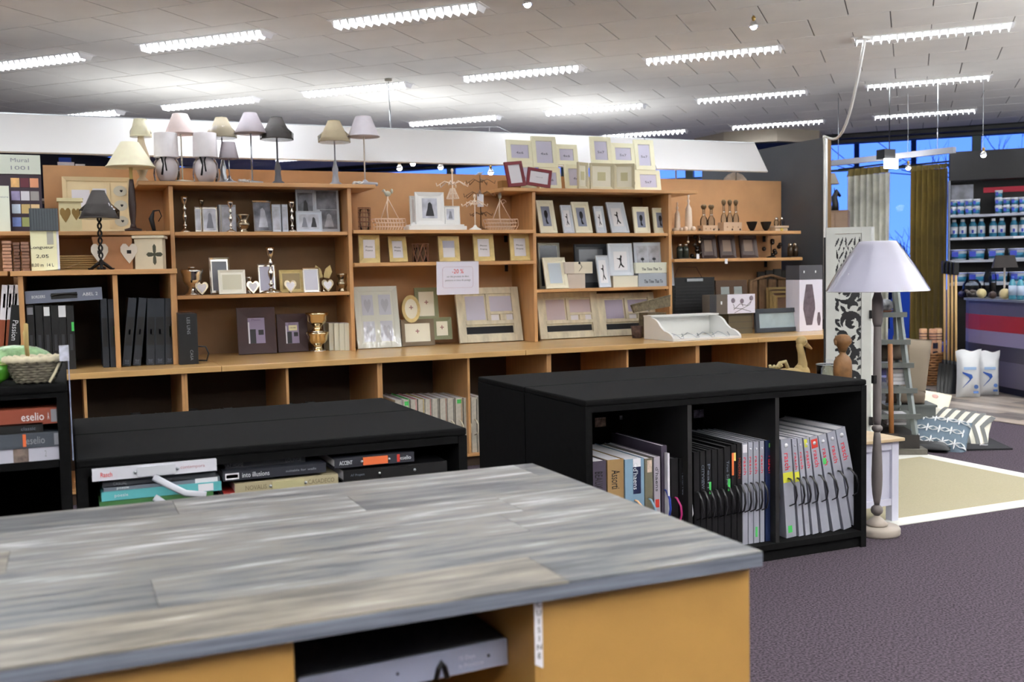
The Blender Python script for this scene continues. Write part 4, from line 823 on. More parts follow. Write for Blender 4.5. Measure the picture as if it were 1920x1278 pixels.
for k, (x0, x1, z0y, z1y, lab, yy) in enumerate(((1064, 1097, 534, 513, 'lower beige gift box, under the box with the flower print', Y4 - .02), (1060, 1111, 513, 491, 'upper beige gift box with a flower print', Y4 - .025))):
    a, c = span(x0, x1, 510, yy); z0 = Z4B if k == 0 else PY(1080, 513, Y4).z; z1 = PY(1080, z1y, Y4).z
    t = thing('gift_box', lab, 'box', ((a + c) / 2, yy, z0 + .0005)); w = c - a
    part('carton', G().box(-w / 2, 0, 0, w / 2, .12, z1 - z0 - .001), mat('beige_pink_card', (206, 194, 182), .6), t, bevel=.001)
    if k: part('print_panel', G().box(-w * .18, -.001, 0, w / 2, 0, z1 - z0 - .001), mat('pale_beige_card', (224, 216, 196), .6), t); part('flower_print', G().tube([(.0, -.002, .02), (.03, -.002, .06), (.01, -.002, .09)], .002, 4).ball((.005, -.002, .095), .012, 8, 1, 1, .1), INK, t)
frame_px('slim pale blue fairy frame standing before the boxes', 1122, 1144, 480, Y4 - .05, Z4B, .012, PALEB, [(0, .5, .62, .72, mat('white_card', (236, 236, 240), .7), 'fairy', INK)], 14)
a, c = span(1147, 1194, 525, Y4 - .02); z1 = PY(1170, 517, Y4 - .02).z
t = thing('gift_box', 'flat ivory box under the large fairy frame', 'box', ((a + c) / 2, Y4 - .05, Z4B)); part('carton', G().box(-(c - a) / 2, 0, 0, (c - a) / 2, .16, z1 - Z4B - .012), IVORY, t); part('lid', G().box(-(c - a) / 2 - .002, -.002, z1 - Z4B - .012, (c - a) / 2 + .002, .162, z1 - Z4B), IVORY, t)
frame_px('large pale blue fairy frame standing on the flat ivory box', 1141, 1186, 457, Y4 - .02, z1, .03, PALEB, [(0, .46, .55, .58, mat('white_card', (236, 236, 240), .7), 'fairy', INK)], 7)
t = frame_px('wide pale blue picture of three flowers', 1190, 1262, 455, Y4 + .02, Z4B, .008, GREYW, [(-.28, .5, .28, .86, BW2, None, INK), (.02, .5, .28, .86, BW2, None, INK), (.3, .5, .22, .86, BW2, None, INK)], 6)
for pc in [c for c in t.children if c.name.startswith('picture')]: part('flower_print', G().tube([(0, -.0115, -.06), (.005, -.0115, 0), (0, -.0115, .04)], .0025, 4).ball((0, -.0115, .05), .02, 8, .7, 1, .05), DARKP, pc)
for k, (x0, x1, yb, yt, m_, lab) in enumerate(((1196, 1252, 530, 512, mat('blue_grey_card', (168, 176, 186), .6), 'lower lettered box, blue grey, before the flower picture'), (1191, 1251, 512, 492, mat('ivory_card', (226, 228, 210), .6), 'upper lettered box, ivory, before the flower picture'))):
    a, c = span(x0, x1, 510, Y4 - .05); z0 = Z4B if not k else PY(1220, 512, Y4 - .05).z; z1 = PY(1220, yt, Y4 - .05).z; w = c - a
    t = thing('gift_box', lab, 'box', ((a + c) / 2, Y4 - .06, z0 + .0005)); part('carton', G().box(-w / 2, 0, 0, w / 2, .06, z1 - z0 - .001), m_, t, bevel=.001); text('The Time That To', (z1 - z0) * .26, INK, t, (0, -.0006, (z1 - z0) * .38), w=w * .62)
# along the top of it
def collage_top(lab, x0, x1, pics, yt, word, ln):
    Y = 8.44; a, c = span(x0, x1, 310, Y); W_ = c - a; h = PY((x0 + x1) / 2, yt, Y).z - Z4T; kx = W_ / (x1 - x0); x_c = (x0 + x1) / 2
    t = thing('collage_frame', lab, 'picture frame', ((a + c) / 2, Y, Z4T), 0, None, R(-ln)); kz = h / (352 - yt)
    for i, (p0, p1, q0, q1, d) in enumerate(pics):
        w, hh = (p1 - p0) * kx, (q1 - q0) * kz; cx, cz = ((p0 + p1) / 2 - x_c) * kx, (352 - q1) * kz
        part('single_frame', G().ring(w, hh, .042, d, d * .8, cx, cz), mat('ivory_gloss2', (246, 244, 214), .4), t, bevel=.001); p = part('picture', G().box(cx - w / 2 + .04, -d * .5, cz + .04, cx + w / 2 - .04, -.001, cz + hh - .04), LILAC, t)
        text(word, .022, mat('blue_ink', (70, 70, 100), .7), p, (cx, -d * .5 - .0006, cz + hh * .45), w=.07)
collage_top('ivory collage frame for small photos, behind the burgundy frames', 954, 1108, [(954, 1002, 262, 303, .02), (1000, 1046, 254, 311, .026), (1044, 1086, 267, 305, .02), (1058, 1104, 303, 351, .02), (954, 1003, 303, 351, .02), (1010, 1050, 311, 351, .02)], 254, '4x6', 9)
collage_top('ivory collage frame for large photos, at the right end of the top', 1112, 1240, [(1112, 1150, 256, 305, .024), (1150, 1194, 266, 304, .02), (1193, 1230, 259, 313, .026), (1192, 1238, 313, 352, .02), (1112, 1152, 305, 352, .02), (1152, 1192, 304, 352, .02)], 256, '5x7', 9)
BUR = mat('burgundy_frame', (120, 34, 46), .45); ZF = Z4T
a0 = xw(990, 8.24, 330)
t = thing('photo_holder', 'burgundy folding double photo frame', 'picture frame', (xw(990, 8.2, 330), 8.24, Z4T))
hh = PY(970, 305, 8.24).z - Z4T; w1 = xw(985, 8.24) - xw(950, 8.24); w2 = xw(1028, 8.24) - xw(986, 8.24)
w_ = part('frame_leaf', G().ring(w1, hh, .028, .02), BUR, t, (-w1 / 2 - .002, 0, .012), (R(-10), R(-6), R(8))); part('picture', G().box(-w1 / 2 + .026, -.012, .026, w1 / 2 - .026, -.002, hh - .026), PAPER, w_)
w_ = part('frame_leaf', G().ring(w2, hh * .72, .026, .02), BUR, t, (w2 / 2 + .002, 0, .014), (R(-8), R(9), R(-14))); q_ = part('picture', G().box(-w2 / 2 + .024, -.012, .024, w2 / 2 - .024, -.002, hh * .72 - .024), PAPER, w_); text('Love is all', .008, INKG, q_, (0, -.0126, hh * .38), w=.06)
t = thing('photo_holder', 'cream folding triple photo frame with moulded borders', 'picture frame', (xw(1132, 8.22, 330), 8.27, Z4T)); hh = PY(1132, 306, 8.25).z - Z4T
for x0, x1, rz in ((1080, 1104, 22), (1108, 1152, 0), (1155, 1187, -20)):
    w = (xw(x1, 8.24, 330) - xw(x0, 8.24, 330)) / math.cos(R(rz)); xx = (xw(x0, 8.24, 330) + xw(x1, 8.24, 330)) / 2 - xw(1132, 8.22, 330)
    w_ = part('frame_leaf', G().ring(w, hh, .026, .022, .012), mat('antique_cream', (208, 200, 168), .5), t, (xx, -.02 if rz else 0, 0), (0, 0, R(rz)), bevel=.002); part('mount', G().box(-w / 2 + .024, -.008, .024, w / 2 - .024, -.002, hh - .024), IVORY, w_); part('picture', G().box(-w * .17, -.0095, hh * .34, w * .17, -.008, hh * .66), mat('pale_khaki', (206, 200, 156), .6), w_)
    part('hinge', G().tube([(w / 2, -.01, hh * .2), (w / 2, -.01, hh * .3)], .004, 6), SILVD, w_)
t = thing('cardboard_box', 'small brown box behind the burgundy frame', 'box', (xw(950, 8.3, 330), 8.36, Z4T)); part('carton', G().box(-.02, 0, 0, .16, .1, .075), mat('brown_card', (150, 108, 56), .7), t); part('tape', G().box(.05, -.001, 0, .09, .101, .076), mat('tan_tape', (176, 136, 84), .4), t)
# ---------------------------------------------------------------- right wall shelves
Y5 = 8.42
for xc, yt, wp, lab in ((1270, 378, 16, 'shorter cream wooden spire on the upper right shelf'), (1291, 362, 20, 'taller cream wooden spire on the upper right shelf')):
    x = xw(xc, Y5, 400); h = PY(xc, yt, Y5).z - Z5A; w = xw(xc + wp, Y5, 400) - xw(xc, Y5, 400); t = thing('spire_ornament', lab, 'ornament', (x, Y5, Z5A))
    part('body', G().lathe([(w * .3, 0), (w * .3, h * .08), (w * .28, h * .4), (w * .24, h * .6), (w * .06, h * .72), (w * .12, h * .8), (w * .04, h * .86), (w * .09, h * .93), (1e-4, h)], 14), IW, t)
    for q in range(4): part('foot_scroll', G().ball((w * .45 * math.cos(q * 1.571 + .4), w * .45 * math.sin(q * 1.571 + .4), h * .08), w * .2, 8), IW, t)
    part('hanging_bead', G().tube([(.02, -.15, -.002), (.02, -.152, -.09)], .0015, 4).ball((.02, -.152, -.1), .012, 8), IW, t)
def bottles(lab, x0, x1, yt, n, crate, ghost=None):
    a, c = span(x0, x1, 400, Y5); W_ = c - a; h = PY((x0 + x1) / 2, yt, Y5).z - Z5A; t = thing('bottle_set', lab, 'bottle set', ((a + c) / 2, Y5, Z5A)); bw = W_ / n
    for k in range(n):
        cx = -W_ / 2 + bw * (k + .5)
        b = part('bottle', G().lathe([(bw * .42, .012), (bw * .42, h * .42), (bw * .36, h * .5), (bw * .16, h * .6), (bw * .16, h * .82), (bw * .2, h * .84)], 12, (cx, .05)), GLASS, t)
        part('stopper', G().lathe([(bw * .14, h * .82), (bw * .3, h * .88), (bw * .34, h * .95), (bw * .2, h)], 8, (cx, .05)), mat('bronze_stopper', (110, 92, 66), .4, .5), b); part('neck_ring', G().lathe([(bw * .2, h * .6), (bw * .24, h * .62), (bw * .2, h * .64)], 10, (cx, .05)), SILV, b)
    part('crate', G().box(-W_ / 2, 0, 0, W_ / 2, .005, crate * h).box(-W_ / 2, .095, 0, W_ / 2, .1, crate * h).box(-W_ / 2, .005, 0, -W_ / 2 + .005, .095, crate * h).box(W_ / 2 - .005, .005, 0, W_ / 2, .095, crate * h), mat('pale_zinc', (196, 168, 140), .5, .2), t)
    for k in range(3): motif('clover', .02, .02, BRI, t, (k - 1) * W_ * .3, crate * h * .5, 0)
bottles('set of two stoppered glass bottles in a low crate', 1318, 1346, 383, 2, .24); bottles('set of three taller stoppered glass bottles in a crate', 1357, 1391, 374, 3, .3)
x = xw(1423, Y5, 420); t = thing('candle_holder', 'dark iron twin flower candle holder', 'candle holder', (x, Y5, Z5A)); part('bar', G().box(-.12, -.02, 0, .12, .02, .012), IRON, t)
for s in (-1, 1): part('flower_cup', G().lathe([(.012, .01), (.03, .03), (.05, .08), (.055, .1), (.04, .08), (.02, .04)], 7, (s * .085, 0), smooth=False), IRON, t)
t = thing('shaker_set', 'pair of glass shakers on a cream stand with a yellow dot', 'shakers', (xw(1462, Y5, 420), Y5, Z5A))
part('stand', G().box(-.075, -.03, 0, .075, .06, .035).box(-.085, -.035, .04, .085, .065, .06), mat('rose_cream', (214, 192, 164), .6), t); part('dot', G().lathe([(.018, 0), (.018, .002)], 12), mat('yellow_dot', (226, 200, 90), .5), t, (.0, -.031, .02), (R(90), 0, 0))
for s in (-1, 1):
    b = part('glass', G().lathe([(.022, .06), (.024, .1), (.016, .12)], 12, (s * .035, .01)), GLASS, t); part('cap', G().lathe([(.018, .12), (.018, .135), (.008, .145)], 12, (s * .035, .01)), SILV, b)
def jars(lab, x0, x1, yt, zb, dark):
    a, c = span(x0, x1, 470, Y5 - .03); h = PY(x0, yt, Y5).z - zb; t = thing('jar_set', lab, 'jars', ((a + c) / 2, Y5 - .03, zb), 0, None); W_ = c - a
    for s in (-1, 1):
        j = part('jar', G().lathe([(W_ * .22, .002), (W_ * .23, h * .7), (W_ * .13, h * .82)], 12, (s * W_ * .25, 0)), dark, t); part('lid', G().lathe([(W_ * .16, h * .8), (W_ * .16, h * .94), (W_ * .08, h)], 12, (s * W_ * .25, 0)), SILV, j)
    part('tray', G().box(-W_ * .52, -.05, 0, W_ * .52, .05, .012), mat('dark_tray', (60, 50, 44), .5), t)
GD = mat('smoked_glass', (58, 64, 58), .08, 0)
jars('two smoked glass jars at the left end of the lower right shelf', 1269, 1291, 456, Z5B, GD); jars('two small shakers with silver lids at the right end of the lower right shelf', 1477, 1496, 456, Z5B, mat('smoked_brown', (72, 56, 40), .1))
def beads(lab, x0, x1, yt, seed):
    a, c = span(x0, x1, 465, Y5 - .02); h = PY(x0, yt, Y5).z - Z5B; t = thing('bead_ornament', lab, 'ornament', ((a + c) / 2, Y5 - .02, Z5B)); rr = random.Random(seed); k = 0
    part('foot', G().lathe([(.05, 0), (.045, .012), (.008, .02)], 10), IRON, t); part('stem', G().tube([(0, 0, .01), (0, 0, h * .9)], .005, 5), IRON, t)
    for q in range(8): part('glass_bead', G().ball((rr.uniform(-.5, .5) * (c - a), rr.uniform(-.04, .02), .03 + (h - .05) * q / 7), .022, 10), mat('dark_glass_bead', (46, 34, 28), .05, .2), t)
beads('cluster of dark glass beads beside the smoked jars', 1296, 1314, 440, 1); beads('cluster of dark glass beads right of the dark frames', 1430, 1462, 448, 5)
DKF = mat('dark_bronze_frame', (64, 46, 42), .35, .2)
for k, (x0, x1) in enumerate(((1315, 1343), (1349, 1379), (1388, 1420))):
    t = frame_px(f'dark bronze ornate frame on the lower right shelf, {["left", "middle", "right"][k]} of three', x0, x1, 442, Y5 - .03, Z5B, .03, DKF, [(0, .55, .5, .5, mat('taupe_print', (150, 132, 118), .6), None, INK)], 10, group='dark bronze frames')
    for s in (-1, 1): part('knob', G().ball((s * .08, -.014, .285), .012, 8), mat('dark_knob', (80, 70, 64), .2, .5), t)
for px, py, lab in ((1363, 490, 'white price label clipped on the lower right shelf'), (1310, 481, 'white price tag lying at the edge of the lower right shelf')):
    p = PY(px, py, 8.18); t = thing('price_tag', lab, 'price tag', (p.x, 8.192, p.z)); part('card', G().box(-.016, -.001, -.022, .016, 0, .026), PAPER, t); part('clip', G().box(-.01, -.002, .026, .01, .006, .032), GLASS, t)
# ================================================================ right end of the worktop
q = wt(1268, 637); a, c = PY(1262, 640, 7.5).x, PY(1390, 632, 7.5).x; w = c - a
t = thing('coat_rack', 'white coat rack shelf with scrolled ends and wire hooks, on the worktop', 'coat rack', (a, 7.5, Z1)); h = PX(1207, 594, a).z - Z1; dd = .48
def scroll(x): 
    pr = [(0, 0)] + [(dd * s, h * z) for s, z in ((.0, .1), (.02, .18), (.1, .3), (.2, .38), (.3, .42), (.42, .58), (.52, .8), (.62, .92), (.74, .98), (.86, 1), (1, 1), (1, 0))]
    return G().poly([(x, y, z) for y, z in pr] + [(x + .02, y, z) for y, z in pr], [tuple(range(len(pr)))[::-1], tuple(range(len(pr), 2 * len(pr)))] + [(k, (k + 1) % len(pr), (k + 1) % len(pr) + len(pr), k + len(pr)) for k in range(len(pr))])
part('end_panel', scroll(0), WHITE, t); part('end_panel', scroll(w - .02), WHITE, t)
part('back_board', G().box(.021, dd - .02, 0.02, w - .021, dd - .002, h), WHITE, t); part('top_ledge', G().box(-.005, dd * .72, h, w + .005, dd, h + .014), WHITE, t); part('base_board', G().box(.021, .0, 0, w - .021, dd - .021, .018), WHITE, t)
for k in range(4):
    x = w * (.12 + .225 * k); part('hook', G().tube([(x - .03, .2, .02), (x - .02, .12, .06), (x, .07, .045), (x + .015, .03, .02), (x + .04, .03, .017), (x + .06, .06, .03), (x + .06, .09, .055)], .0035, 6), STEEL, t)
def slab_thing(name, lab, cat, x0, x1, yt, yb, Y, zb, d, m, lean=0, border=None, bm=None, rz=0):
    a, c = span(x0, x1, (yt + yb) / 2, Y); h = PY((x0 + x1) / 2, yt, Y).z - zb; w = c - a
    t = thing(name, lab, cat, ((a + c) / 2, Y, zb), R(rz), None, R(-lean))
    return t, w, h
def wtY(px, py, lim=8.5): return min(wt(px, py).y, lim)
t, w, h = slab_thing('hamper', 'black ribbed box with a silver catch and a wire handle', 'hamper', 1263, 1341, 520, 600, 8.35, Z1, .2, BLK)
part('body', G().box(-w / 2, .01, 0, w / 2, .28, h), BLK, t)
for k in range(14): part('rib', G().box(-w / 2 + .02, .0, h * (.06 + .058 * k), w / 2 - .02, .0095, h * (.09 + .058 * k)), mat('black_rib', (26, 26, 30), .5), t)
part('catch', G().box(-.09, -.012, h * .93, .09, .0095, h * .98), STEEL, t)
part('wire_handle', G().tube([(-w * .35, .1, h), (-w * .25, .1, h + .1), (w * .18, .1, h + .1), (w * .32, .1, h)], .004, 5), RUST, t)
a, c = span(1263, 1313, 580, 8.1); t = thing('paper_folder', 'white folder lying behind the coat rack', 'folder', (a, 8.1, PY(1290, 584, 8.1).z - .01)); part('cover', G().box(0, 0, 0, c - a, .16, .012), GREYW, t); part('inset', G().box(.02, -.001, .003, c - a - .02, 0, .009), CHARC, t)
t.location.z = Z1; part('block', G().box(0, .01, -.0, c - a, .15, .0), GREYW, t); t.location.y = 8.02
bk_ = thing('bark_tray', 'rough bark tray resting over the hidden collage frame', 'tray', (0, 0, 0)); p = PY(1190, 582, 8.02); p2 = PY(1257, 566, 8.02)
BARKM = mat('grey_bark', (104, 94, 74), .9, var=.35, vs=30, bump=.8, bs=70); dv = p2 - p; bk_.location = (p.x, 8.02, Z1); zz = p.z - Z1
part('side', G().poly([(0, 0, zz - .02), (dv.x, 0, zz + dv.z - .04), (dv.x, .03, zz + dv.z - .04), (0, .03, zz - .02), (-.03, 0, zz + .05), (dv.x, 0, zz + dv.z + .06), (dv.x, .03, zz + dv.z + .06), (-.03, .03, zz + .05)], [(0, 3, 2, 1), (4, 5, 6, 7), (0, 1, 5, 4), (1, 2, 6, 5), (2, 3, 7, 6), (3, 0, 4, 7)]), BARKM, bk_)
part('side', G().box(.16, .04, 0, dv.x - .02, .2, zz - .03), BARKM, bk_); part('rim', G().tube([(-.03, .0, zz + .05), (dv.x, 0, zz + dv.z + .06)], .008, 6), BARKM, bk_)
q = wt(1197, 634); t = thing('bark_tray', 'small reddish bark planter left of the coat rack', 'tray', (PY(1194, 620, 8.1).x, 8.1, Z1)); h = PY(1194, 611, 8.1).z - Z1
part('body', G().lathe([(.04, 0), (.055, h), (.046, h), (.035, .02)], 10), mat('red_bark', (96, 74, 66), .9, var=.4, vs=30, bump=.9, bs=80), t); part('soil', G().lathe([(.03, h * .8), (1e-4, h * .85)], 10), CHARC, t)
t, w, h = slab_thing('picture_frame', 'brown felt frame with two small pale pictures behind the hook box', 'picture frame', 1343, 1402, 525, 560, 8.45, Z1, .02, BOXG, 4)
part('border', G().ring(w, h, .06, .02), mat('brown_felt', (104, 84, 70), .9), t); part('mount', G().box(-w / 2 + .055, -.012, .055, w / 2 - .055, 0, h - .055), mat('brown_felt', (104, 84, 70), .9), t)
for s in (-.2, .22): pc = part('picture', G().box(-.05, -.015, -.075, .05, -.0125, .075), mat('grey_blue_print', (172, 182, 182), .6), t, (s * w, 0, h * .72)); motif('rect', .05, .05, INK, pc, 0, -.05, -.015)
# hook box standing on a brown box
a, c = span(1327, 1412, 570, 8.0); t = thing('storage_box', 'brown basket box under the hook picture box', 'box', (PY(1366, 600, 8.0).x, 8.0, Z1)); zt = PY(1370, 588, 8.0).z; w = PY(1411, 600, 8.0).x - PY(1366, 600, 8.0).x
part('body', G().box(0, 0, 0, w, .25, zt - Z1 - .002), mat('olive_brown_card', (92, 82, 62), .8), t)
for k in range(3): part('seam', G().box(0, -.002, .05 + .06 * k, w, 0, .053 + .06 * k), CHARC, t)
t = thing('product_box', 'grey and white box printed with a wire hook rack', 'box', (a, 7.97, zt)); w = c - a; h = PY(1370, 552, 7.97).z - zt
part('carton', G().box(0, 0, 0, w, .12, h), BOXG, t); xm_ = PY(1364, 570, 7.97).x - a; part('print_panel', G().box(xm_, -.001, .002, w, 0, h), mat('lilac_white_card', (226, 224, 238), .7), t); part('print_panel', G().box(0, -.001, 0, xm_ * .38, 0, h), CHARC, t)
for k, (fx, fz) in enumerate(((.2, .68), (.52, .64), (.86, .78))): part('print', G().ball((xm_ + (w - xm_) * fx, -.002, h * fz), .022, 10, 1.1, 1, .05), mat('grey_lilac_print', (120, 108, 122), .7), t)
g = G(); X_ = lambda f: xm_ + (w - xm_) * f
for pts in ([(.2, .5), (.24, .38), (.22, .3), (.5, .24), (.85, .08)], [(.22, .2), (.45, .5), (.7, .4), (.86, .62)], [(.25, .04), (.55, .26), (.8, .44), (.86, .62)], [(.52, .5), (.56, .36)]): g.tube([(X_(u), -.0015, h * v) for u, v in pts], .0022, 4)
part('line_print', g, INK, t); part('mark', G().box(xm_ * .62, -.001, h * .5, xm_ * .7, 0, h * .66), INKW, t)
# slatted crate, nested trays, slate frame, vase box
t, w, h = slab_thing('slatted_crate', 'rough wooden crate with arched top standing on end', 'crate', 1404, 1475, 516, 600, 8.48, Z1, .1, OLDW)
RGH = mat('rough_brown_wood', (134, 104, 76), .8, var=.25, vs=8, bump=.4, bs=60, stretch=(4, 4, 1))
for k in range(4): part('slat', G().box(-w / 2 + k * w / 4 + .012, 0, .02, -w / 2 + (k + 1) * w / 4 - .012, .02, h * .93), RGH, t)
part('arched_rim', G().tube([(-w / 2, -.02, .0), (-w / 2, -.02, h * .9), (-w * .2, -.02, h * .96), (w * .05, -.02, h), (w * .3, -.02, h * .94), (w / 2, -.02, h * .92), (w / 2, -.02, 0)], .016, 6), RGH, t); part('back_slat', G().box(-w / 2, .021, .05, w / 2, .04, .16), RGH, t)
t, w, h = slab_thing('slatted_crate', 'dark grey crate with slats, behind the arched wooden crate', 'crate', 1420, 1496, 497, 560, 8.6, Z1, .1, OLDW)
for k in range(5): part('slat', G().box(-w / 2 + k * w / 5 + .006, 0, 0, -w / 2 + (k + 1) * w / 5 - .006, .02, h * (.9 + .02 * (2 - abs(k - 2)))), mat('dark_grey_wood', (70, 66, 62), .8, var=.2), t)
part('rail', G().box(-w / 2, .021, h * .3, w / 2, .04, h * .4), mat('dark_grey_wood', (70, 66, 62), .8, var=.2), t)
for k, (x0, yt, Yk, lab) in enumerate(((1438, 538, 8.42, 'largest'), (1444, 545, 8.36, 'middle one'), (1451, 553, 8.30, 'smallest'))):
    t, w, h = slab_thing('wooden_tray', f'straw coloured tray standing on its side, {lab} of three nested', 'tray', x0, 1496, yt, 600, Yk, Z1, .05, OLDW, 2)
    t['group'] = 'nested straw trays'
    part('rim', G().ring(w, h, .022, .04, .038), mat('straw_wood', (184, 158, 104), .7, var=.12), t); part('tray_floor', G().box(-w / 2 + .02, -.006, .02, w / 2 - .02, 0, h - .02), mat('pinkish_wood', (170, 138, 118), .7, var=.1), t)
q_ = wtY(1456, 626); t, w, h = slab_thing('slate_frame', 'dark framed slate board leaning before the nested trays', 'slate board', 1415, 1497, 578, 626, 7.98, Z1, .03, CHARC, 6)
part('border', G().ring(w, h, .042, .03), mat('blue_black_frame', (40, 46, 54), .6), t, bevel=.002); part('slate', G().box(-w / 2 + .04, -.014, .04, w / 2 - .04, 0, h - .04), SLATE, t)
t, w, h = slab_thing('product_box', 'tall white and grey box printed with a dark vase', 'box', 1499, 1542, 497, 626, 7.9, Z1, .2, PAPER)
part('carton', G().box(-w / 2, 0, 0, w / 2, .2, h * .78), mat('lilac_white_card', (226, 224, 238), .7), t); part('lid_band', G().box(-w / 2, 0, h * .781, w / 2, .2, h), mat('grey_band', (78, 78, 84), .6), t)
VP_ = mat('vase_print', (92, 80, 90), .7, var=.3, vs=20); motif('vase', w * .62, h * .62, VP_, t, -w * .08, h * .4, 0); motif('vase', w * .2, h * .2, VP_, t, w * .34, h * .18, -.001)
for s in (-.3, .2): motif('rect', .012, .022, INKW, t, s * w, h * .9, 0)
# ornaments on top of the back panel
t = thing('fur_cushion', 'cream and brown fur cushion on the top edge of the orange boards', 'cushion', (PY(1394, 326, BY).x, BY + .14, PTZ - .25)); part('pillow', G().ball((0, 0, .17), .17, 14, 1, 1, .4), mat('cream_fur', (206, 190, 170), .9, var=.25, vs=14, bump=.8, bs=60), t)
part('piping', G().tube([(.17 * math.cos(a), 0, .17 + .17 * math.sin(a)) for a in [R(20 * k) for k in range(18)]], .006, 5, True), mat('cream_fur', (206, 190, 170), .9), t)
t = thing('display_shelf', 'grey storage shelf behind the orange boards', 'shelf', (0, BY + .062, 0)); part('shelf_board', G().box(-.2, 0, PTZ - .27, 6.7, .3, PTZ - .25), SHW, t); part('upright', G().box(0, .0, 0, .02, .3, PTZ - .271), SHW, t); part('upright', G().box(6.6, 0, 0, 6.62, .3, PTZ - .271), SHW, t)
for px, w_, col, lab in ((122, .09, (30, 70, 170), 'blue and white carton showing above the orange boards at the left'), (150, .07, (226, 226, 226), 'small white carton showing above the orange boards at the left')):
    p = PY(px, 303, BY + .1); t = thing('carton', lab, 'box', (p.x, BY + .08, PTZ - .25)); hh = PY(px, 296 if px == 122 else 308, BY + .1).z - PTZ + .25
    part('carton_body', G().box(-w_ / 2, 0, 0, w_ / 2, .15, hh), mat(f'carton_{px}', col, .6), t); part('white_band', G().box(-w_ / 2 - .01, -.001, hh - .07, w_ / 2 + .02, 0, hh - .035), PAPER, t)
# ================================================================ books
def book(lab, x, Y, zb, w, h, d, m, txt=None, tm=None, lean=0, strap=None, group=None, extra=(), rz=0, tz=.7, tl=.3, name='wallpaper_book', dot=None):
    """upright book, spine to the viewer; lean in degrees to the left (about y)"""
    t = thing(name, lab, 'book', (x, Y, zb + (w * math.sin(R(-lean)) if lean < 0 else 0)), R(rz), group, 0, R(-lean))
    part('cover', G().box(0, 0, 0, w, .004, h).box(0, .0045, 0, .003, d, h).box(w - .003, .0045, 0, w, d, h), m, t); part('page_block', G().box(.0035, .005, .004, w - .0035, d - .006, h - .004), PAPER if m not in (BLK, CHARC, NAVY) else mat('dark_pages', (70, 70, 74), .8), t)
    if txt: text(txt, w * .5, tm, t, (w * .5, -.0006, h * tz), True, h * tl)
    if strap: part('strap', G().tube([(w * .5, -.001, h * .6), (w * .55, -.016, h * .595), (w * .8, -.034, h * .52), (w * .85, -.038, h * .43), (w * .7, -.03, h * .35), (w * .5, -.001, h * .32)], .0034, 6, flat=2.0), strap, t)
    for (z0, z1, x0, x1, em) in extra: part('sticker', G().box(w * x0, -.0012, h * z0, w * x1, -.0002, h * z1), em, t)
    if dot: part('finger_hole', G().lathe([(w * .2, 0), (w * .2, .002)], 10), dot, t, (w * .5, .0005, h * .93), (R(90), 0, 0))
    return t
def book_px(lab, x0, x1, yt, Y, zb, m, d=.4, lean=0, **k):
    a, c = span(x0, x1, (yt + 900) / 2 if zb < .5 else yt + 20, Y); h = PY(x0, yt, Y).z - zb
    return book(lab, a + (h * math.tan(R(lean)) if zb < .5 else 0), Y, zb, c - a - .0015, h / math.cos(R(lean)), d, m, lean=lean, **k)
# black books in the cubby unit
YB = 7.80
GRN = mat('green_sticker', (70, 190, 90), .6); YEL = mat('yellow_sticker', (200, 200, 60), .6); RED = mat('red_sticker', (190, 50, 36), .6); TEAL = mat('teal_sticker', (50, 90, 110), .6); ORA = mat('orange_sticker', (226, 110, 60), .6)
xs_ = [50, 66, 81, 96, 110, 125]; st_ = [[(.86, .97, .1, .9, INKG)], [(.02, .2, .2, .9, RED)], [(.84, .98, .1, .9, INKW)], [(.02, .2, .1, .8, TEAL)], [(.82, 1, .0, 1, INKW)], [(.6, .74, .6, .95, GRN)]]
for k, x0 in enumerate(xs_): book_px(f'black clasped book in the left cubby, {LEFTS[k]} of six', x0, x0 + 14, 573, YB, Z1, BLK, group='black books under the grey binder', extra=st_[k] + [(.3, .55, .3, .7, mat('dark_clasp', (54, 54, 60), .3))])
bz = PY(120, 571, 7.78); t = thing('sample_binder', 'grey binder with a handle slot lying on the black books in the left cubby', 'binder', (PY(48, 570, 7.78).x, 7.78, PY(50, 572, 7.78).z + .006), 0, None, 0, R(-2.2)); L = PY(193, 560, 7.78).x - PY(48, 560, 7.78).x
part('cover', G().box(0, 0, 0, L, .3, .088), mat('blue_grey_binder', (112, 118, 136), .5), t, bevel=.003); part('handle_slot', G().box(L * .33, -.002, .022, L * .67, .001, .064), BLK, t); part('handle', G().tube([(L * .33, -.004, .046), (L * .42, -.012, .056), (L * .58, -.012, .056), (L * .67, -.004, .046)], .008, 6), BLK, t)
text('BORDERS', .02, INKW, t, (L * .17, -.0008, .045), w=L * .17); text('ABEL 2', .022, INKW, t, (L * .84, -.0008, .045), w=L * .2)
for k, (x0, x1) in enumerate(((189, 201), (203, 216))): book_px(f'slim blue black book beside the cubby divider, {["left", "right"][k]} of two', x0, x1, 560 + k, YB, Z1, NAVY, group='slim books by the divider', extra=[(.3, .72, .1, .9, BLK)] + ([(.44, .6, .6, .8, GRN)] if k else []))
for k, (x0, x1, lean, ln) in enumerate(((225, 241, -7, None), (245, 260, -7, None), (270, 286, -3, None), (287, 305, -2, None), (306, 322, -2, YEL))): book_px(f'blue black book in the right cubby, {LEFTS[k]} of five', x0, x1, 560, YB, Z1, NAVY, lean=-lean * -1, group='blue black books in the right cubby', extra=[(.3, .72, .08, .92, BLK)] + ([(.42, .58, .5, .7, ln)] if ln else [(.46, .54, .4, .6, mat('violet_mark', (90, 90, 130), .6))]), txt='2013', tm=mat('dim_ink', (110, 116, 130), .7), tz=.06, tl=.06)
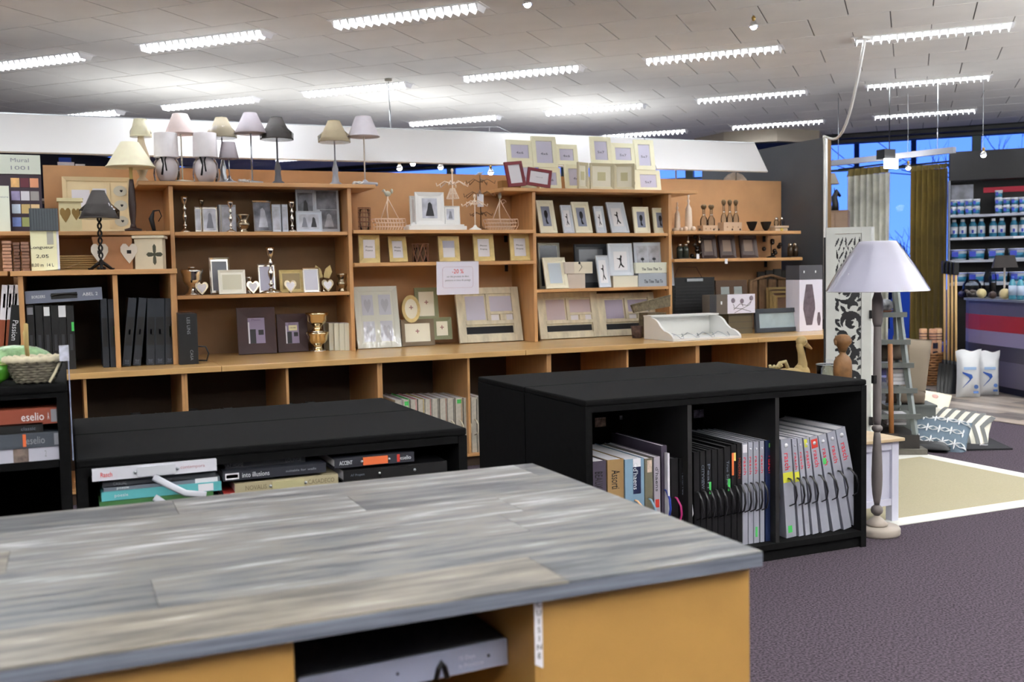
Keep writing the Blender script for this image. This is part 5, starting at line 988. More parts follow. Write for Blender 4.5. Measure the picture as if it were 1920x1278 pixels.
for k, (x0, x1) in enumerate(((-2, 7), (9, 18), (20, 30))): book(f'white spined sample book at the left edge, {LEFTS[k]} of three', PY(x0 - 10, 600, 7.85).x, 7.85, Z1, .045, PY(20, 534, 7.85).z - Z1, .3, mat('brown_orange_cover', (140, 70, 40), .6), lean=-6, group='white topped sample books', extra=[(.6, 1, 0, 1, PAPER), (.74, .9, .3, .6, INKG)])
book('black book leaning beside the white topped sample books', PY(8, 640, 7.82).x, 7.79, Z1, .07, PY(30, 572, 7.82).z - Z1, .3, BLK, lean=-7, txt='Passion', tm=INKW, tz=.62, tl=.3)
# pale books in the base cabinet
xe = [(743, 757), (758, 770), (772, 784), (786, 798), (799, 811), (812, 825), (827, 840), (841, 854), (856, 869), (871, 884), (885, 897), (898, 910)]
side = [GREY, GRN, mat('pink_side', (200, 110, 120), .6), mat('yellow_side', (190, 160, 60), .6), mat('red_side', (180, 70, 70), .6), BLK, mat('rust_side', (150, 70, 40), .6), CHARC, mat('tan_side', (160, 120, 80), .6), mat('navy_side', (36, 42, 90), .6), BLK, GREY]
LIN = mat('linen_spine', (190, 184, 170), .8, var=.1, vs=40)
for k, (x0, x1) in enumerate(xe):
    t = book_px(f'linen spined book under the worktop, {LEFTS[k]} of twelve', x0, x1, 750 - k * .5, 7.52, .1, LIN, .45, group='linen spined sample books', strap=mat('cream_strap', (206, 198, 176), .6) if k > 6 else None, extra=[(.9, .97, .2, .8, GRN)] if k in (1, 8) else [])
    part('side_board', G().box(.0, .0, .0, .004, .44, PY(x0, 748, 7.52).z - .1), side[k], t, (x_ if False else PY(x1, 800, 7.52).x - PY(x0, 800, 7.52).x - .012, -.003, 0))
rr = random.Random(9)
for bay in (1, 2, 3):
    for k in range(6):
        x = divx[bay] + .06 + k * .085
        if x + .07 > divx[bay + 1]: break
        book(f'{ORD[k]} dark pattern book in bay {["two", "three", "four"][bay - 1]} under the worktop', x, 7.62, .1, .06, .44 + rr.uniform(-.02, .02), .3, CHARC, group='dark books in the base cabinets')
# ---- large black stand
FZ = .09
def rb(k, x0, x1, yt, lean, lab, m, strap, tx, tm, ex=(), dot=None, dz=0, tz=.74, tl=.24, g=None): 
    return book_px(lab, x0, x1, yt, RY + .06 + dz, FZ, m, .5, lean=lean, strap=strap, txt=tx, tm=tm, extra=ex, dot=dot, tz=tz, tl=tl, group=g)
PLUM = mat('plum_cover', (66, 58, 74), .6); KHA = mat('tan_cover', (150, 120, 78), .6); BLU = mat('steel_blue_cover', (118, 148, 170), .6); OLV = mat('olive_cover', (104, 100, 82), .6); LIL = mat('lilac_cover', (150, 144, 154), .6)
rb(0, 1108, 1137, 866, 0, 'dark mauve book lettered in black, leftmost in the black stand', PLUM, None, 'BEAUX', BLK, tz=.82, tl=.16)
rb(1, 1139, 1170, 863, 0, 'tan book with large black lettering in the black stand', KHA, mat('orange_strap', (214, 150, 96), .6), 'Assorti', BLK, tz=.81, tl=.18)
tb = rb(2, 1172, 1208, 862, 0, 'pale blue book with a navy label in the black stand', BLU, mat('peach_strap', (224, 180, 140), .6), None, None, [(.66, .92, .42, .82, mat('navy_label', (16, 26, 66), .5)), (.921, 1, .42, .82, PAPER)], dz=-.01)
text("d'haens", .026, INKW, tb, (.058, -.0016, .408), True, .105); part('ring_mark', G().tube([(.058 + .009 * math.cos(a), -.0016, .475 + .009 * math.sin(a)) for a in [R(30 * k) for k in range(12)]], .002, 4, True), INKW, tb)
rb(3, 1209, 1224, 860, 0, 'olive book with a photo label, right of the pale blue book', OLV, BLU, None, None, [(.86, .98, .3, .9, mat('face_print', (196, 176, 160), .6, var=.3, vs=40))])
rb(4, 1226, 1238, 857, 0, 'lilac book with small dark lettering, right of the olive book', LIL, None, "d'haens", DARKP, [(.5, .58, .2, .8, RED)], tz=.78)
rb(5, 1240, 1251, 836, 0, 'tall plum book standing above its neighbours', PLUM, mat('blue_strap', (40, 60, 150), .5), None, None, (), dz=.03)
rb(6, 1252, 1256, 850, 0, 'thin white board beside the tall plum book', PAPER, None, None, None)
rb(7, 1258, 1272, 860, 0, 'black book with magenta and white straps', BLK, mat('magenta_strap', (176, 40, 110), .5), None, None); rb(8, 1274, 1293, 860, 0, 'black book against the first divider of the black stand', BLK, mat('white_strap', (220, 220, 224), .5), 'TERENCE', mat('dim_ink', (110, 116, 130), .7))
bl = [(1301, 1312, 848, ''), (1313, 1323, 846, 'CITYVIEW'), (1324, 1334, 844, 'Pearl'), (1335, 1345, 843, ''), (1346, 1357, 842, ''), (1358, 1370, 838, 'True Style')]
for k, (x0, x1, yt, tx) in enumerate(bl): rb(9 + k, x0, x1, yt, 0, f'black strapped book in the middle cubby, {LEFTS[k]} of six', BLK, mat('black_strap', (30, 30, 33), .35), tx or None, mat('dim_ink', (110, 116, 130), .7), [(.56, .68, .55, .95, GRN)] if k in (2, 5) else (), g='black strapped books')
rb(15, 1371, 1381, 834, 0, 'dark book with an orange and yellow label in the middle cubby', BLK, mat('black_strap', (30, 30, 33), .35), None, None, [(.7, .92, .1, .5, ORA), (.84, .92, .5, .9, mat('pale_yellow', (226, 200, 110), .6))])
GREYB = mat('grey_book_cover', (150, 152, 164), .45); STP = mat('black_strap', (30, 30, 33), .35); HOLE = mat('hole_ring', (215, 215, 220), .3)
for k, (x0, x1, yt) in enumerate(((1392, 1402, 830), (1403, 1412, 829), (1413, 1423, 828), (1425, 1433, 827))): rb(16 + k, x0, x1, yt, 0, f'grey red-lettered book in the middle cubby, {LEFTS[k]} of four', GREYB, STP, 'rasch', INKR, [(.9, .98, .1, .9, PAPER)] if k == 0 else ([(.06, .16, .3, .7, GRN)] if k == 2 else ()), HOLE if k else None, tz=.77, tl=.17, g='grey books of the middle cubby')
rb(15, 1382, 1391, 832, 0, 'black book with red lettering before the grey books', BLK, STP, 'MODERN', mat('dim_red', (150, 60, 40), .7), tz=.76, tl=.2)
rb(20, 1435, 1457, 826, 0, 'navy blue book with red lettering and a green tab', mat('navy_cover', (20, 34, 72), .45), STP, 'rasch', INKR, [(.93, .97, .3, .95, mat('lime_tab', (120, 200, 90), .6)), (.06, .1, .4, .9, INKG)], tz=.76, tl=.17)
lb = [(1464, 1483, 824, 4), (1485, 1494, 823, 5), (1495, 1504, 822, 6), (1506, 1517, 821, 7), (1518, 1533, 820, 9), (1534, 1549, 817, 11), (1551, 1566, 812, 12), (1567, 1585, 806, 13)]
wrd = ['leftmost', 'second from the left', 'third from the left', 'fourth from the left', 'fifth from the left', 'sixth from the left', 'seventh from the left', 'rightmost']
for k, (x0, x1, yt, ln) in enumerate(lb):
    rb(21 + k, x0, x1, yt, ln, f'grey red-lettered book leaning in the right cubby, {wrd[k]} of eight', GREYB, STP, 'rasch', INKR, [[(.56, .66, 0, 1, YEL)], [(.56, .66, 0, 1, YEL)], [], [(.9, .98, .1, .6, YEL)], [(.88, .97, .1, .9, RED)], [(.7, .76, .1, .5, GRN)], [], []][k] + ([(.05, .12, .2, .6, GRN)] if k == 0 else []), HOLE, tz=.77, tl=.17, g='grey books leaning in the right cubby')
for x0, x1, y0, y1, lab, c_ in ((1116, 1136, 782, 801, 'photo card pinned inside the black stand, above the tan book', (176, 150, 136)), (1162, 1177, 778, 787, 'tiny grey card pinned inside the black stand, right of the photo card', (190, 190, 200)), (1301, 1326, 767, 784, 'pink and blue card pinned inside the black stand, top of the middle cubby', (150, 140, 168))):
    Yc = 4.897; p0, p1 = PY(x0, y1, Yc), PY(x1, y0, Yc); t = thing('photo_card', lab, 'card', (p0.x, Yc, p0.z)); part('card', G().box(0, 0, 0, p1.x - p0.x, .002, p1.z - p0.z), mat(f'card_{x0}', c_, .6, var=.6, vs=40), t); part('pin', G().ball(((p1.x - p0.x) / 2, -.002, (p1.z - p0.z) * .92), .003, 6), STEEL, t)
# ---- low black stand: lying books
def flat(lab, x0, x1, yl, yr, th_, m, txts=(), Y=LY + .03, group=None, d=.36, handle=None, extra=None):
    a, b = PY(x0, yl, Y), PY(x1, yr, Y); L = b.x - a.x; z = (a.z + b.z) / 2; H_ = th_ * .00205
    t = thing('sample_book', lab, 'book', (a.x, Y, z - H_), 0, group)
    part('cover', G().box(0, 0, 0, L, d, .004).box(0, 0, H_ - .004, L, d, H_).box(0, 0, .0042, L, .004, H_ - .0042), m, t); part('page_block', G().box(.004, .0045, .0045, L - .004, d - .006, H_ - .0045), PAPER, t)
    for s_, cx, tm, w_, hh in txts: text(s_, H_ * hh, tm, t, (L * cx, -.0006, H_ * .5), w=L * w_)
    if handle: part('handle', G().box(L * .35, -.006, H_ * .1, L * .66, -.0003, H_ * .9), handle, t); [part('rivet', G().ball((L * f, -.004, H_ * .5), .006, 8), STEEL, t) for f in (.335, .675)]
    for (x_0, x_1, z0, z1, em) in (extra or ()): part('sticker', G().box(L * x_0, -.0012, H_ * z0, L * x_1, -.0002, H_ * z1), em, t)
    return t
TEALC = mat('turquoise_cover', (92, 176, 182), .5); DGR = mat('dark_grey_cover', (62, 64, 72), .5); KHC = mat('khaki_cover', (170, 160, 130), .6)
fy_ = lambda y: y
flat('white sample book with a red logo, topmost of its pile in the low black stand', 172, 406, 880, 862, 20, mat('pale_lilac_cover', (222, 222, 232), .4), (('Rasch', .11, INKR, .09, .4), ('contempora', .8, mat('dim_pink', (190, 150, 160), .7), .2, .3)), handle=mat('pale_handle', (206, 208, 216), .35), Y=LY - .02)
flat('dark grey sample book under the white one in the low black stand', 192, 404, 902, 885, 11, DGR, (('CASUAL', .15, INKG, .12, .5),), Y=LY + .01)
flat('mid grey sample book, third from the top under the white one', 194, 412, 911, 894, 10, mat('mid_grey_cover', (110, 116, 128), .5), (('poesie', .16, INKW, .1, .5),), Y=LY + .01, extra=[(.78, .98, .1, .9, PAPER)])
flat('turquoise sample book with a white label, fourth from the top', 190, 415, 922, 904, 16, TEALC, (('poesie', .16, INKW, .11, .4),), Y=LY, extra=[(.8, .93, .1, .9, PAPER)])
flat('green sample book at the bottom of the pile under the turquoise one', 186, 400, 939, 922, 10, mat('green_cover', (60, 110, 60), .6), (), Y=LY)
g = G().tube([(0, 0, 0), (.05, -.03, -.03), (.1, -.04, -.06), (.17, -.03, -.075)], .012, 6, flat=.25).tube([(.0, -.005, -.07), (.04, -.03, -.1), (.1, -.03, -.13)], .012, 6, flat=.25)
p = PY(288, 894, LY - .03); tag(part('ribbon', g, mat('silver_ribbon', (206, 208, 218), .3), None, (p.x, LY - .03, p.z)), 'silver ribbon ends hanging out of the pile of sample books', 'ribbon')
flat('black sample book lettered in grey, topmost of the middle pile', 422, 572, 870, 852, 12, DGR, (('AT HOME', .12, INKG, .2, .5), ('LOUNGE', .85, INKG, .2, .5)), Y=LY + .05)
flat('black sample book with a red and white logo, second in the middle pile', 418, 611, 886, 867, 17, mat('blue_black_cover', (34, 36, 46), .5), (('into illusions', .31, INKW, .26, .5), ('suitable for walls', .75, INKG, .3, .22)), Y=LY - .01, extra=[(.02, .15, .15, .8, PAPER), (.03, .14, .3, .65, INKR)])
flat('khaki sample book with brass rivets, third in the middle pile', 440, 634, 909, 888, 18, KHC, (('NOVALIS', .2, mat('dark_khaki', (120, 110, 84), .6), .2, .45), ('CASADECO', .83, mat('dark_khaki', (120, 110, 84), .6), .26, .45)), handle=mat('khaki_handle', (176, 170, 130), .5), Y=LY - .015)
flat('red sample book at the bottom of the middle pile', 420, 616, 927, 903, 14, mat('red_cover', (170, 50, 44), .6), (), Y=LY, extra=[(.06, .17, .1, .9, PAPER)])
flat('black sample book with an orange handle in the right pile', 627, 776, 864, 844, 18, mat('blue_black_cover', (34, 36, 46), .5), (('ACCENT', .14, INKW, .16, .4), ('eselio', .89, INKW, .14, .4)), handle=ORA, extra=[(.78, .815, .1, .9, RED)], Y=LY)
flat('black sample book under the orange handled one in the right pile', 644, 838, 884, 862, 22, BLK, (('AF Project', .13, mat('dim_ink', (110, 116, 130), .7), .13, .25),), handle=BLK, Y=LY - .005)
flat('black sample book at the bottom of the right pile', 700, 836, 904, 884, 16, BLK, (('INDIAN', .2, mat('dim_ink', (110, 116, 130), .7), .14, .25),), Y=LY)
# ---- tall black stand at the left
TY = 3.77
flat('brick red sample book lettered in white in the tall black stand', -60, 106, 773, 765, 26, mat('brick_cover', (140, 66, 46), .5), (('eselio', .72, INKW, .26, .5), ('A', .9, INKW, .02, .45)), Y=TY, d=.4, extra=[(.93, 1, .1, .9, INKG)])
flat('dark sample book under the brick red one in the tall black stand', -60, 80, 801, 792, 18, BLK, (('classic', .8, mat('dim_ink', (110, 116, 130), .7), .2, .3),), Y=TY, d=.4)
flat('slate grey sample book lettered in pale grey in the tall black stand', -60, 118, 822, 807, 24, mat('slate_cover', (66, 72, 82), .5), (('eselio', .7, INKG, .2, .5),), Y=TY - .005, d=.4, extra=[(.565, .6, .1, .95, ORA), (.9, .99, .1, .9, INKG)])
flat('white ended sample book with a photo spine at the bottom of the tall black stand', -60, 120, 848, 831, 26, mat('silver_spine', (190, 190, 204), .5), (('2', .8, INKG, .02, .4),), Y=TY, d=.4, extra=[(.46, .62, .05, .95, mat('collage_print', (120, 104, 96), .6, var=.6, vs=30))])
book('white book leaning in the lower part of the tall black stand', PY(28, 960, TY + .1).x, TY + .08, .4, .055, .24, .3, PAPER, lean=-13, txt='2', tm=INKG, tz=.4, tl=.03)
t = thing('leaflet', 'narrow photo leaflet fixed upright on the end of the tall black stand', 'leaflet', (.006, 3.76, .9)); part('sheet', G().box(0, 0, .0, .003, .14, PY(130, 650, 3.8).z - .9), mat('blue_photo_paper', (150, 160, 190), .5, var=.5, vs=14), t); part('fold', G().box(-.026, -.004, PY(130, 675, 3.8).z - .9, .004, -.001, PY(130, 646, 3.8).z - .9), mat('pale_photo_paper', (196, 198, 214), .5, var=.4, vs=30), t)
# basket and bowl
q = PZ(66, 718, ZX); bx = q
WOV = mat('whitewashed_willow', (206, 196, 168), .8, var=.15, vs=40); DKW = mat('grey_willow', (104, 98, 84), .85, var=.3, vs=40)
t = thing('basket', 'shallow oval willow basket with a pale rim on the tall black stand', 'basket', (q.x, q.y, ZX)); hb = (718 - 688) * .0023; rx = PY(120, 690, q.y).x - PY(66, 690, q.y).x
g = G()
for k in range(9): f = .62 + .36 * (k / 8) ** .8; g.tube([(rx * f * math.cos(a), rx * .62 * f * math.sin(a), .008 + hb * k / 8 + .003 * math.sin(a * 14 + k * 3.1)) for a in [R(7.5 * i) for i in range(48)]], .0065, 5, True)
tag(part('woven_side', g, DKW, t), kind='stuff'); part('basket_floor', G().lathe([(rx * .62, .004), (rx * .62, .008)], 20, sy=.62), DKW, t)
part('rim', G().tube([(rx * math.cos(a), rx * .62 * math.sin(a), hb + .012 + .003 * math.sin(a * 20)) for a in [R(6 * i) for i in range(60)]], .012, 6, True), WOV, t)
part('handle', G().tube([(-.02, rx * .6, hb + .01), (-.025, rx * .4, hb + .1), (-.02, 0, hb + .13), (-.02, -rx * .1, hb + .05)], .007, 6), mat('straw', (196, 170, 110), .7), t); part('loose_twig', G().tube([(rx * .9, -rx * .25, hb), (rx * .7, -rx * .56, hb * .5), (rx * .5, -rx * .66, .004)], .005, 5), WOV, t)
GB = mat('green_glaze', (136, 170, 124), .15, var=.3, vs=30, bump=.8, bs=50)
t = thing('green_bowl', 'green glazed ribbed dish behind the willow basket', 'bowl', (PY(28, 690, q.y + .22).x, q.y + .24, ZX)); hb2 = PY(28, 648, q.y + .2).z - ZX; part('body', G().ball((0, 0, hb2 * .5), .13, 20, hb2 / .26, 1, .6), GB, t); part('stem', G().tube([(.07, -.02, hb2 * .7), (.1, -.05, hb2 * .5), (.1, -.05, .01)], .008, 6), mat('straw', (196, 170, 110), .7), t)
t = thing('green_bowl', 'bright green leaf dish at the lower left edge of the tall black stand', 'bowl', (PY(-14, 712, q.y).x, q.y + .02, ZX)); part('body', G().lathe([(.02, 0), (.05, .02), (.065, .07), (.06, .07), (.04, .025), (1e-4, .012)], 16), mat('leaf_green', (72, 140, 40), .25), t); part('rim', G().tube([(.063 * math.cos(R(20 * k)), .063 * math.sin(R(20 * k)), .07) for k in range(18)], .004, 5, True), mat('pale_leaf', (150, 160, 90), .4), t)
# ================================================================ floor lamp, cabinet, rug
LX_, LY_ = 4.15, 4.425
t = thing('floor_lamp', 'tall floor lamp with a white film wrapped shade and grey turned post', 'floor lamp', (LX_, LY_, 0)); FLW = mat('grey_brown_paint', (102, 95, 94), .6, var=.1, stretch=(4, 4, .6)); BASEM = mat('pale_grey_paint', (158, 148, 138), .55)
D_ = (V((LX_, LY_, 1.5)) - EYE).dot(f2); zt, zb = PD(1648, 452, D_).z, PD(1648, 545, D_).z
part('shade_body' if 0 else 'lamp_shade', G().lathe([(.268, zb), (.094, zt), (.091, zt), (.264, zb), (.268, zb)], 40), mat('white_shade', (214, 212, 224), .7, var=.02), t)
rr = random.Random(4); rg = [1 + rr.uniform(-.008, .045) for _ in range(44)]
def wrap(u, v):
    a = 2 * math.pi * u; i = int(u * 44) % 44; r = (.275 + (.1 - .275) * v) * (1 + (rg[i] - 1) * (.3 + 1.2 * math.sin(math.pi * v)))
    return (r * math.cos(a), r * math.sin(a), zb + .0 + (zt - zb) * v)
part('plastic_wrap', G().grid(44, 6, wrap), glass('wrap_film', (250, 250, 252), .04, .68, .15), t); part('shade_hem', G().tube([(.269 * math.cos(R(9 * k)), .269 * math.sin(R(9 * k)), zb) for k in range(40)], .003, 5, True), PAPER, t)
part('post', G().lathe([(.03, .0), (.03, .05)], 8), FLW, t) if 0 else None
part('post', G().lathe([(.014, .165), (.019, .19), (.025, .23), (.029, .28), (.03, .33), (.027, .44), (.02, .55), (.017, .58)], 18), FLW, t); part('collar', G().lathe([(.018, .58), (.029, .592), (.029, .606), (.018, .62)], 18), FLW, t)
part('shaft', G().lathe([(.018, .62), (.023, .65), (.0235, .72), (.021, 1.1), (.018, 1.3)], 18), FLW, t); part('neck', G().lathe([(.02, 1.17), (.027, 1.2), (.03, 1.26), (.029, 1.32), (.02, 1.35), (.014, 1.38)], 18), FLW, t)
part('knob', G().lathe([(.014, .105), (.03, .12), (.034, .135), (.03, .152), (.014, .165)], 18), FLW, t); part('foot', G().lathe([(.056, .048), (.06, .06), (.036, .085), (.015, .105)], 22), BASEM, t)
part('base', G().lathe([(.122, 0), (.127, .01), (.127, .035), (.118, .047), (1e-4, .0475)], 32), BASEM, t); part('switch', G().box(-.043, -.02, .855, -.023, .0, .9), BLK, t)
part('bulb', G().lathe([(.012, zb + .02), (.03, zb + .07), (.02, zb + .11), (1e-4, zb + .12)], 12), WHITE, t)
CW = mat('lilac_white_paint', (200, 200, 216), .5); CT = mat('limed_oak_top', (186, 164, 130), .5, var=.1, stretch=(1, 6, 6))
t = thing('side_cabinet', 'small pale lilac cabinet with an oak top behind the floor lamp', 'cabinet', (4.0, 4.585, 0)); w, d, h = .465, .40, .5
part('top', G().box(-.02, -.025, h - .02, w + .025, d + .02, h), CT, t, bevel=.004)
for x in (0, w - .05):
    for y in (0, d - .05): part('leg', G().box(x, y, .0065, x + .05, y + .05, h - .021), CW, t)
part('door_panel', G().box(.051, .02, .14, w - .051, .03, h - .07), CW, t); part('rail', G().box(.051, .005, .1, w - .051, .03, .139), CW, t); part('rail', G().box(.051, .005, h - .069, w - .051, .03, h - .021), CW, t)
part('side_panel', G().box(w - .03, .051, .1, w - .01, d - .051, h - .021), CW, t); part('side_panel', G().box(.01, .051, .1, .03, d - .051, h - .021), CW, t)
t = thing('rug', 'beige woven rug with a white border on the purple carpet', 'rug', (0, 0, 0)); ry0, ry1, rx1 = 4.50, 6.2, 6.26
part('field', G().box(4.1, ry0 + .13, .0005, rx1 - .13, ry1 - .13, .0045), mat('beige_sisal', (172, 164, 136), .9, var=.08, vs=60, bump=.4, bs=500, stretch=(1, 6, 1)), t); RB = mat('white_linen_border', (226, 226, 220), .9, bump=.3, bs=400)
for bx in ((3.95, ry0, rx1, ry0 + .129), (3.95, ry1 - .129, rx1, ry1), (rx1 - .129, ry0 + .1291, rx1, ry1 - .1291), (3.95, ry0 + .1291, 4.079, ry1 - .1291)): part('border', G().box(bx[0], bx[1], .0005, bx[2], bx[3], .0055), RB, t)
# goods behind the black stand
t = thing('display_plinth', 'low black plinth behind the black stand carrying the goose and figure', 'plinth', (4.08, 5.3, .007)); part('top', G().box(0, 0, .70, .5, 1.3, .72), BLACK, t); part('body', G().box(.02, .02, 0, .48, 1.28, .699), BLACK, t)
PLZ = .72
def onp(px, Y): return PY(px, 660, Y).x
GW = mat('pale_carved_wood', (190, 164, 112), .65, var=.12, vs=12, bump=.3, bs=40)
gx = PX(1500, 690, 4.28); Yg = 6.25; t = thing('wooden_goose', 'pale carved wooden goose with a rope handle, behind the black stand', 'figurine', (PY(1500, 690, Yg).x, Yg, PLZ))
s = (PY(1520, 650, Yg).x - PY(1480, 650, Yg).x) / 40; Z_ = lambda y: PY(1500, y, Yg).z - PLZ
X_ = lambda x: (x - 1500) * s
part('body', G().ball((X_(1478), 0, Z_(715)), .13, 16, .85, 1.7, .8).ball((X_(1502), 0, Z_(702)), .075, 12, 1.1, 1, .8), GW, t)
part('neck', G().tube([(X_(1500), 0, Z_(704)), (X_(1505), 0, Z_(680)), (X_(1502), 0, Z_(660)), (X_(1499), 0, Z_(648)), (X_(1502), 0, Z_(640))], [.06, .034, .026, .026, .03], 12), GW, t)
part('head', G().ball((X_(1503), 0, Z_(640)), .042, 14, .95, 1.1, .85), GW, t); part('beak', G().tube([(X_(1509), 0, Z_(645)), (X_(1522), 0, Z_(655))], [.024, .007], 10), mat('darker_wood', (164, 132, 84), .6), t)
part('eye', G().ball((X_(1506), -.036, Z_(640)), .009, 8), mat('pale_eye', (214, 196, 150), .4), t)
part('rope_handle', G().tube([(X_(1452), -.02, Z_(688)), (X_(1458), -.03, Z_(677)), (X_(1468), -.03, Z_(675)), (X_(1474), -.02, Z_(687))], .014, 8).tube([(X_(1440) + .012 * k, -.03 + .02 * math.sin(k * 2.1), Z_(684) + .012 * math.cos(k * 2.4)) for k in range(9)], .013, 6), mat('rope', (186, 170, 126), .8, bump=.6, bs=80), t)
FW_ = mat('brown_carved_wood', (124, 86, 48), .6, var=.25, vs=14, bump=.3, bs=40); Yf = 5.45
t = thing('wooden_figure', 'brown carved wooden bust with a round head and big ears, behind the black stand', 'figurine', (PY(1580, 690, Yf).x, Yf, PLZ)); s = (PY(1600, 660, Yf).x - PY(1560, 660, Yf).x) / 40; Z_ = lambda y: PY(1580, y, Yf).z - PLZ
part('torso', G().lathe([(15 * s, 0), (15.5 * s, Z_(690)), (14.5 * s, Z_(677)), (11 * s, Z_(669)), (5.5 * s, Z_(664)), (5 * s, Z_(658))], 16, sy=.7), FW_, t); part('head', G().lathe([(5 * s, Z_(659)), (8 * s, Z_(650)), (12.5 * s, Z_(643)), (13 * s, Z_(637)), (10 * s, Z_(630)), (5 * s, Z_(627)), (1e-4, Z_(626.5))], 18), FW_, t)
for q in (-1, 1): part('ear', G().ball((q * 13.4 * s, 0, Z_(642)), 3.2 * s, 8, 1.3, .7, .7), FW_, t)
Yj = 5.7; t = thing('glass_jar', 'clear glass jar with a wire rim between the goose and the bust', 'jar', (PY(1551, 690, Yj).x, Yj, PLZ)); rj = (PY(1567, 690, Yj).x - PY(1536, 690, Yj).x) / 2; hj = PY(1551, 683, Yj).z - PLZ
part('glass', G().lathe([(rj, 0), (rj, hj), (rj * .94, hj), (rj * .94, .01), (1e-4, .01)], 24), GLASS, t); part('wire_rim', G().tube([(rj * 1.02 * math.cos(R(15 * k)), rj * 1.02 * math.sin(R(15 * k)), hj) for k in range(24)], .004, 5, True), STEEL, t); part('wire_handle', G().tube([(rj, 0, hj), (rj * .6, 0, hj + .03), (-rj * .2, 0, hj + .035)], .002, 4), STEEL, t)
# carved folding screen
SD = 7.5; a = PD(1549, 700, SD); b = PD(1632, 700, SD - .06); a.z = b.z = .007; dv = b - a; W_ = dv.length; rzs = math.atan2(dv.y, dv.x); HS = PD(1560, 429, SD).z
t = thing('folding_screen', 'white carved folding screen behind the floor lamp', 'folding screen', a, rzs); SCW = mat('grey_white_screen', (196, 198, 194), .6, var=.05)
fwd = .062
for x in (0, W_ - fwd): part('stile', G().box(x, 0, 0, x + fwd, .03, HS), SCW, t)
rails = [0.06, HS - .40, HS - .045]
for z in rails: part('rail', G().box(fwd, .002, z, W_ - fwd, .028, z + .045), SCW, t)
def carved(x0, z0, x1, z1, seed, sc):
    """openwork panel: a board with leaf and crescent holes, cut on a fine grid"""
    c = .0048; nx, nz = int((x1 - x0) / c), int((z1 - z0) / c); holes = []
    w = x1 - x0; h = z1 - z0
    def leaf(cx, cz, L, B, ang): holes.append((0, cx, cz, L, B, math.cos(ang), math.sin(ang)))
    def cres(cx, cz, r, th, a0, a1): holes.append((1, cx, cz, r, th, a0, a1))
    if sc == 'scroll':
        n = max(1, round(h / (w * 1.25)))
        for k in range(n):
            cz = z0 + h * (k + .5) / n; fl = 1 if k % 2 else -1; cx = (x0 + x1) / 2
            cres(cx - fl * .02, cz + .03, w * .34, .022, -2.4 if fl > 0 else -.6, 1.6 if fl > 0 else 3.6); cres(cx - fl * .03, cz + .03, w * .17, .02, -1 + (0 if fl > 0 else 2), 3.4 + (0 if fl > 0 else 2)); leaf(cx - fl * .02, cz + .03, .022, .016, .3)
            for q in range(4): an = .4 + q * 1.5; leaf(cx + fl * w * .42 * math.cos(an), cz - .02 + w * .56 * math.sin(an), .034, .012, an + 1.2 * fl)
            for s in (-1, 1):
                for q in range(3): leaf(cx + s * w * .43, cz + h / n * (-.38 + .3 * q), .026, .011, s * (.9 - .5 * q))
            cres(cx + fl * w * .2, cz - h / n * .34, w * .17, .018, .2, 3.6); leaf(cx - fl * w * .18, cz - h / n * .4, .036, .014, 2.2 * fl); leaf(cx + fl * .02, cz + h / n * .44, .03, .014, .2)
    else:
        for i in range(6):
            for k in range(3): leaf(x0 + w * (i + .5) / 6, z0 + h * (.2 + .3 * k), h * .12, w * .038, 1.35 + .35 * math.sin(i * 2.3 + k * 1.9))
        for i in range(5): leaf(x0 + w * (i + 1) / 6, z0 + h * .36, h * .05, w * .025, 1.8 - .4 * i); leaf(x0 + w * (i + 1) / 6, z0 + h * .65, h * .05, w * .025, 1.2 + .3 * i)
    def hole(x, z):
        for q in holes:
            if q[0] == 0:
                dx, dz = x - q[1], z - q[2]; u = (dx * q[5] + dz * q[6]) / q[3]; v = (-dx * q[6] + dz * q[5]) / q[4]
                if abs(u) < 1 and abs(v) < (1 - u * u): return True
            else:
                dx, dz = x - q[1], z - q[2]; r = math.hypot(dx, dz)
                if abs(r - q[3]) < q[4]:
                    an = math.atan2(dz, dx)
                    for o_ in (0, 2 * math.pi):
                        f = (an + o_ - q[5]) / (q[6] - q[5])
                        if 0 < f < 1 and abs(r - q[3]) < q[4] * math.sin(math.pi * f) ** .6: return True
        return False
    sol = [[not hole(x0 + c * (i + .5), z0 + c * (k + .5)) for i in range(nx)] for k in range(nz)]
    vi = {}; g = G(); vs = []; fs = []
    def vid(i, k, s):
        if (i, k, s) not in vi: vi[(i, k, s)] = len(vs); vs.append((x0 + c * i, .008 if s == 0 else .02, z0 + c * k))
        return vi[(i, k, s)]
    for k in range(nz):
        for i in range(nx):
            if not sol[k][i]: continue
            fs.append((vid(i, k, 0), vid(i + 1, k, 0), vid(i + 1, k + 1, 0), vid(i, k + 1, 0))); fs.append((vid(i, k, 1), vid(i, k + 1, 1), vid(i + 1, k + 1, 1), vid(i + 1, k, 1)))
            if i and not sol[k][i - 1]: fs.append((vid(i, k, 0), vid(i, k + 1, 0), vid(i, k + 1, 1), vid(i, k, 1)))
            if i < nx - 1 and not sol[k][i + 1]: fs.append((vid(i + 1, k, 0), vid(i + 1, k, 1), vid(i + 1, k + 1, 1), vid(i + 1, k + 1, 0)))
            if k and not sol[k - 1][i]: fs.append((vid(i, k, 0), vid(i, k, 1), vid(i + 1, k, 1), vid(i + 1, k, 0)))
            if k < nz - 1 and not sol[k + 1][i]: fs.append((vid(i, k + 1, 0), vid(i + 1, k + 1, 0), vid(i + 1, k + 1, 1), vid(i, k + 1, 1)))
    return g.poly(vs, fs)
part('carved_panel', carved(fwd, HS - .355, W_ - fwd, HS - .045, 1, 'leaf'), SCW, t); part('carved_panel', carved(fwd, .105, W_ - fwd, HS - .40, 2, 'scroll'), SCW, t)
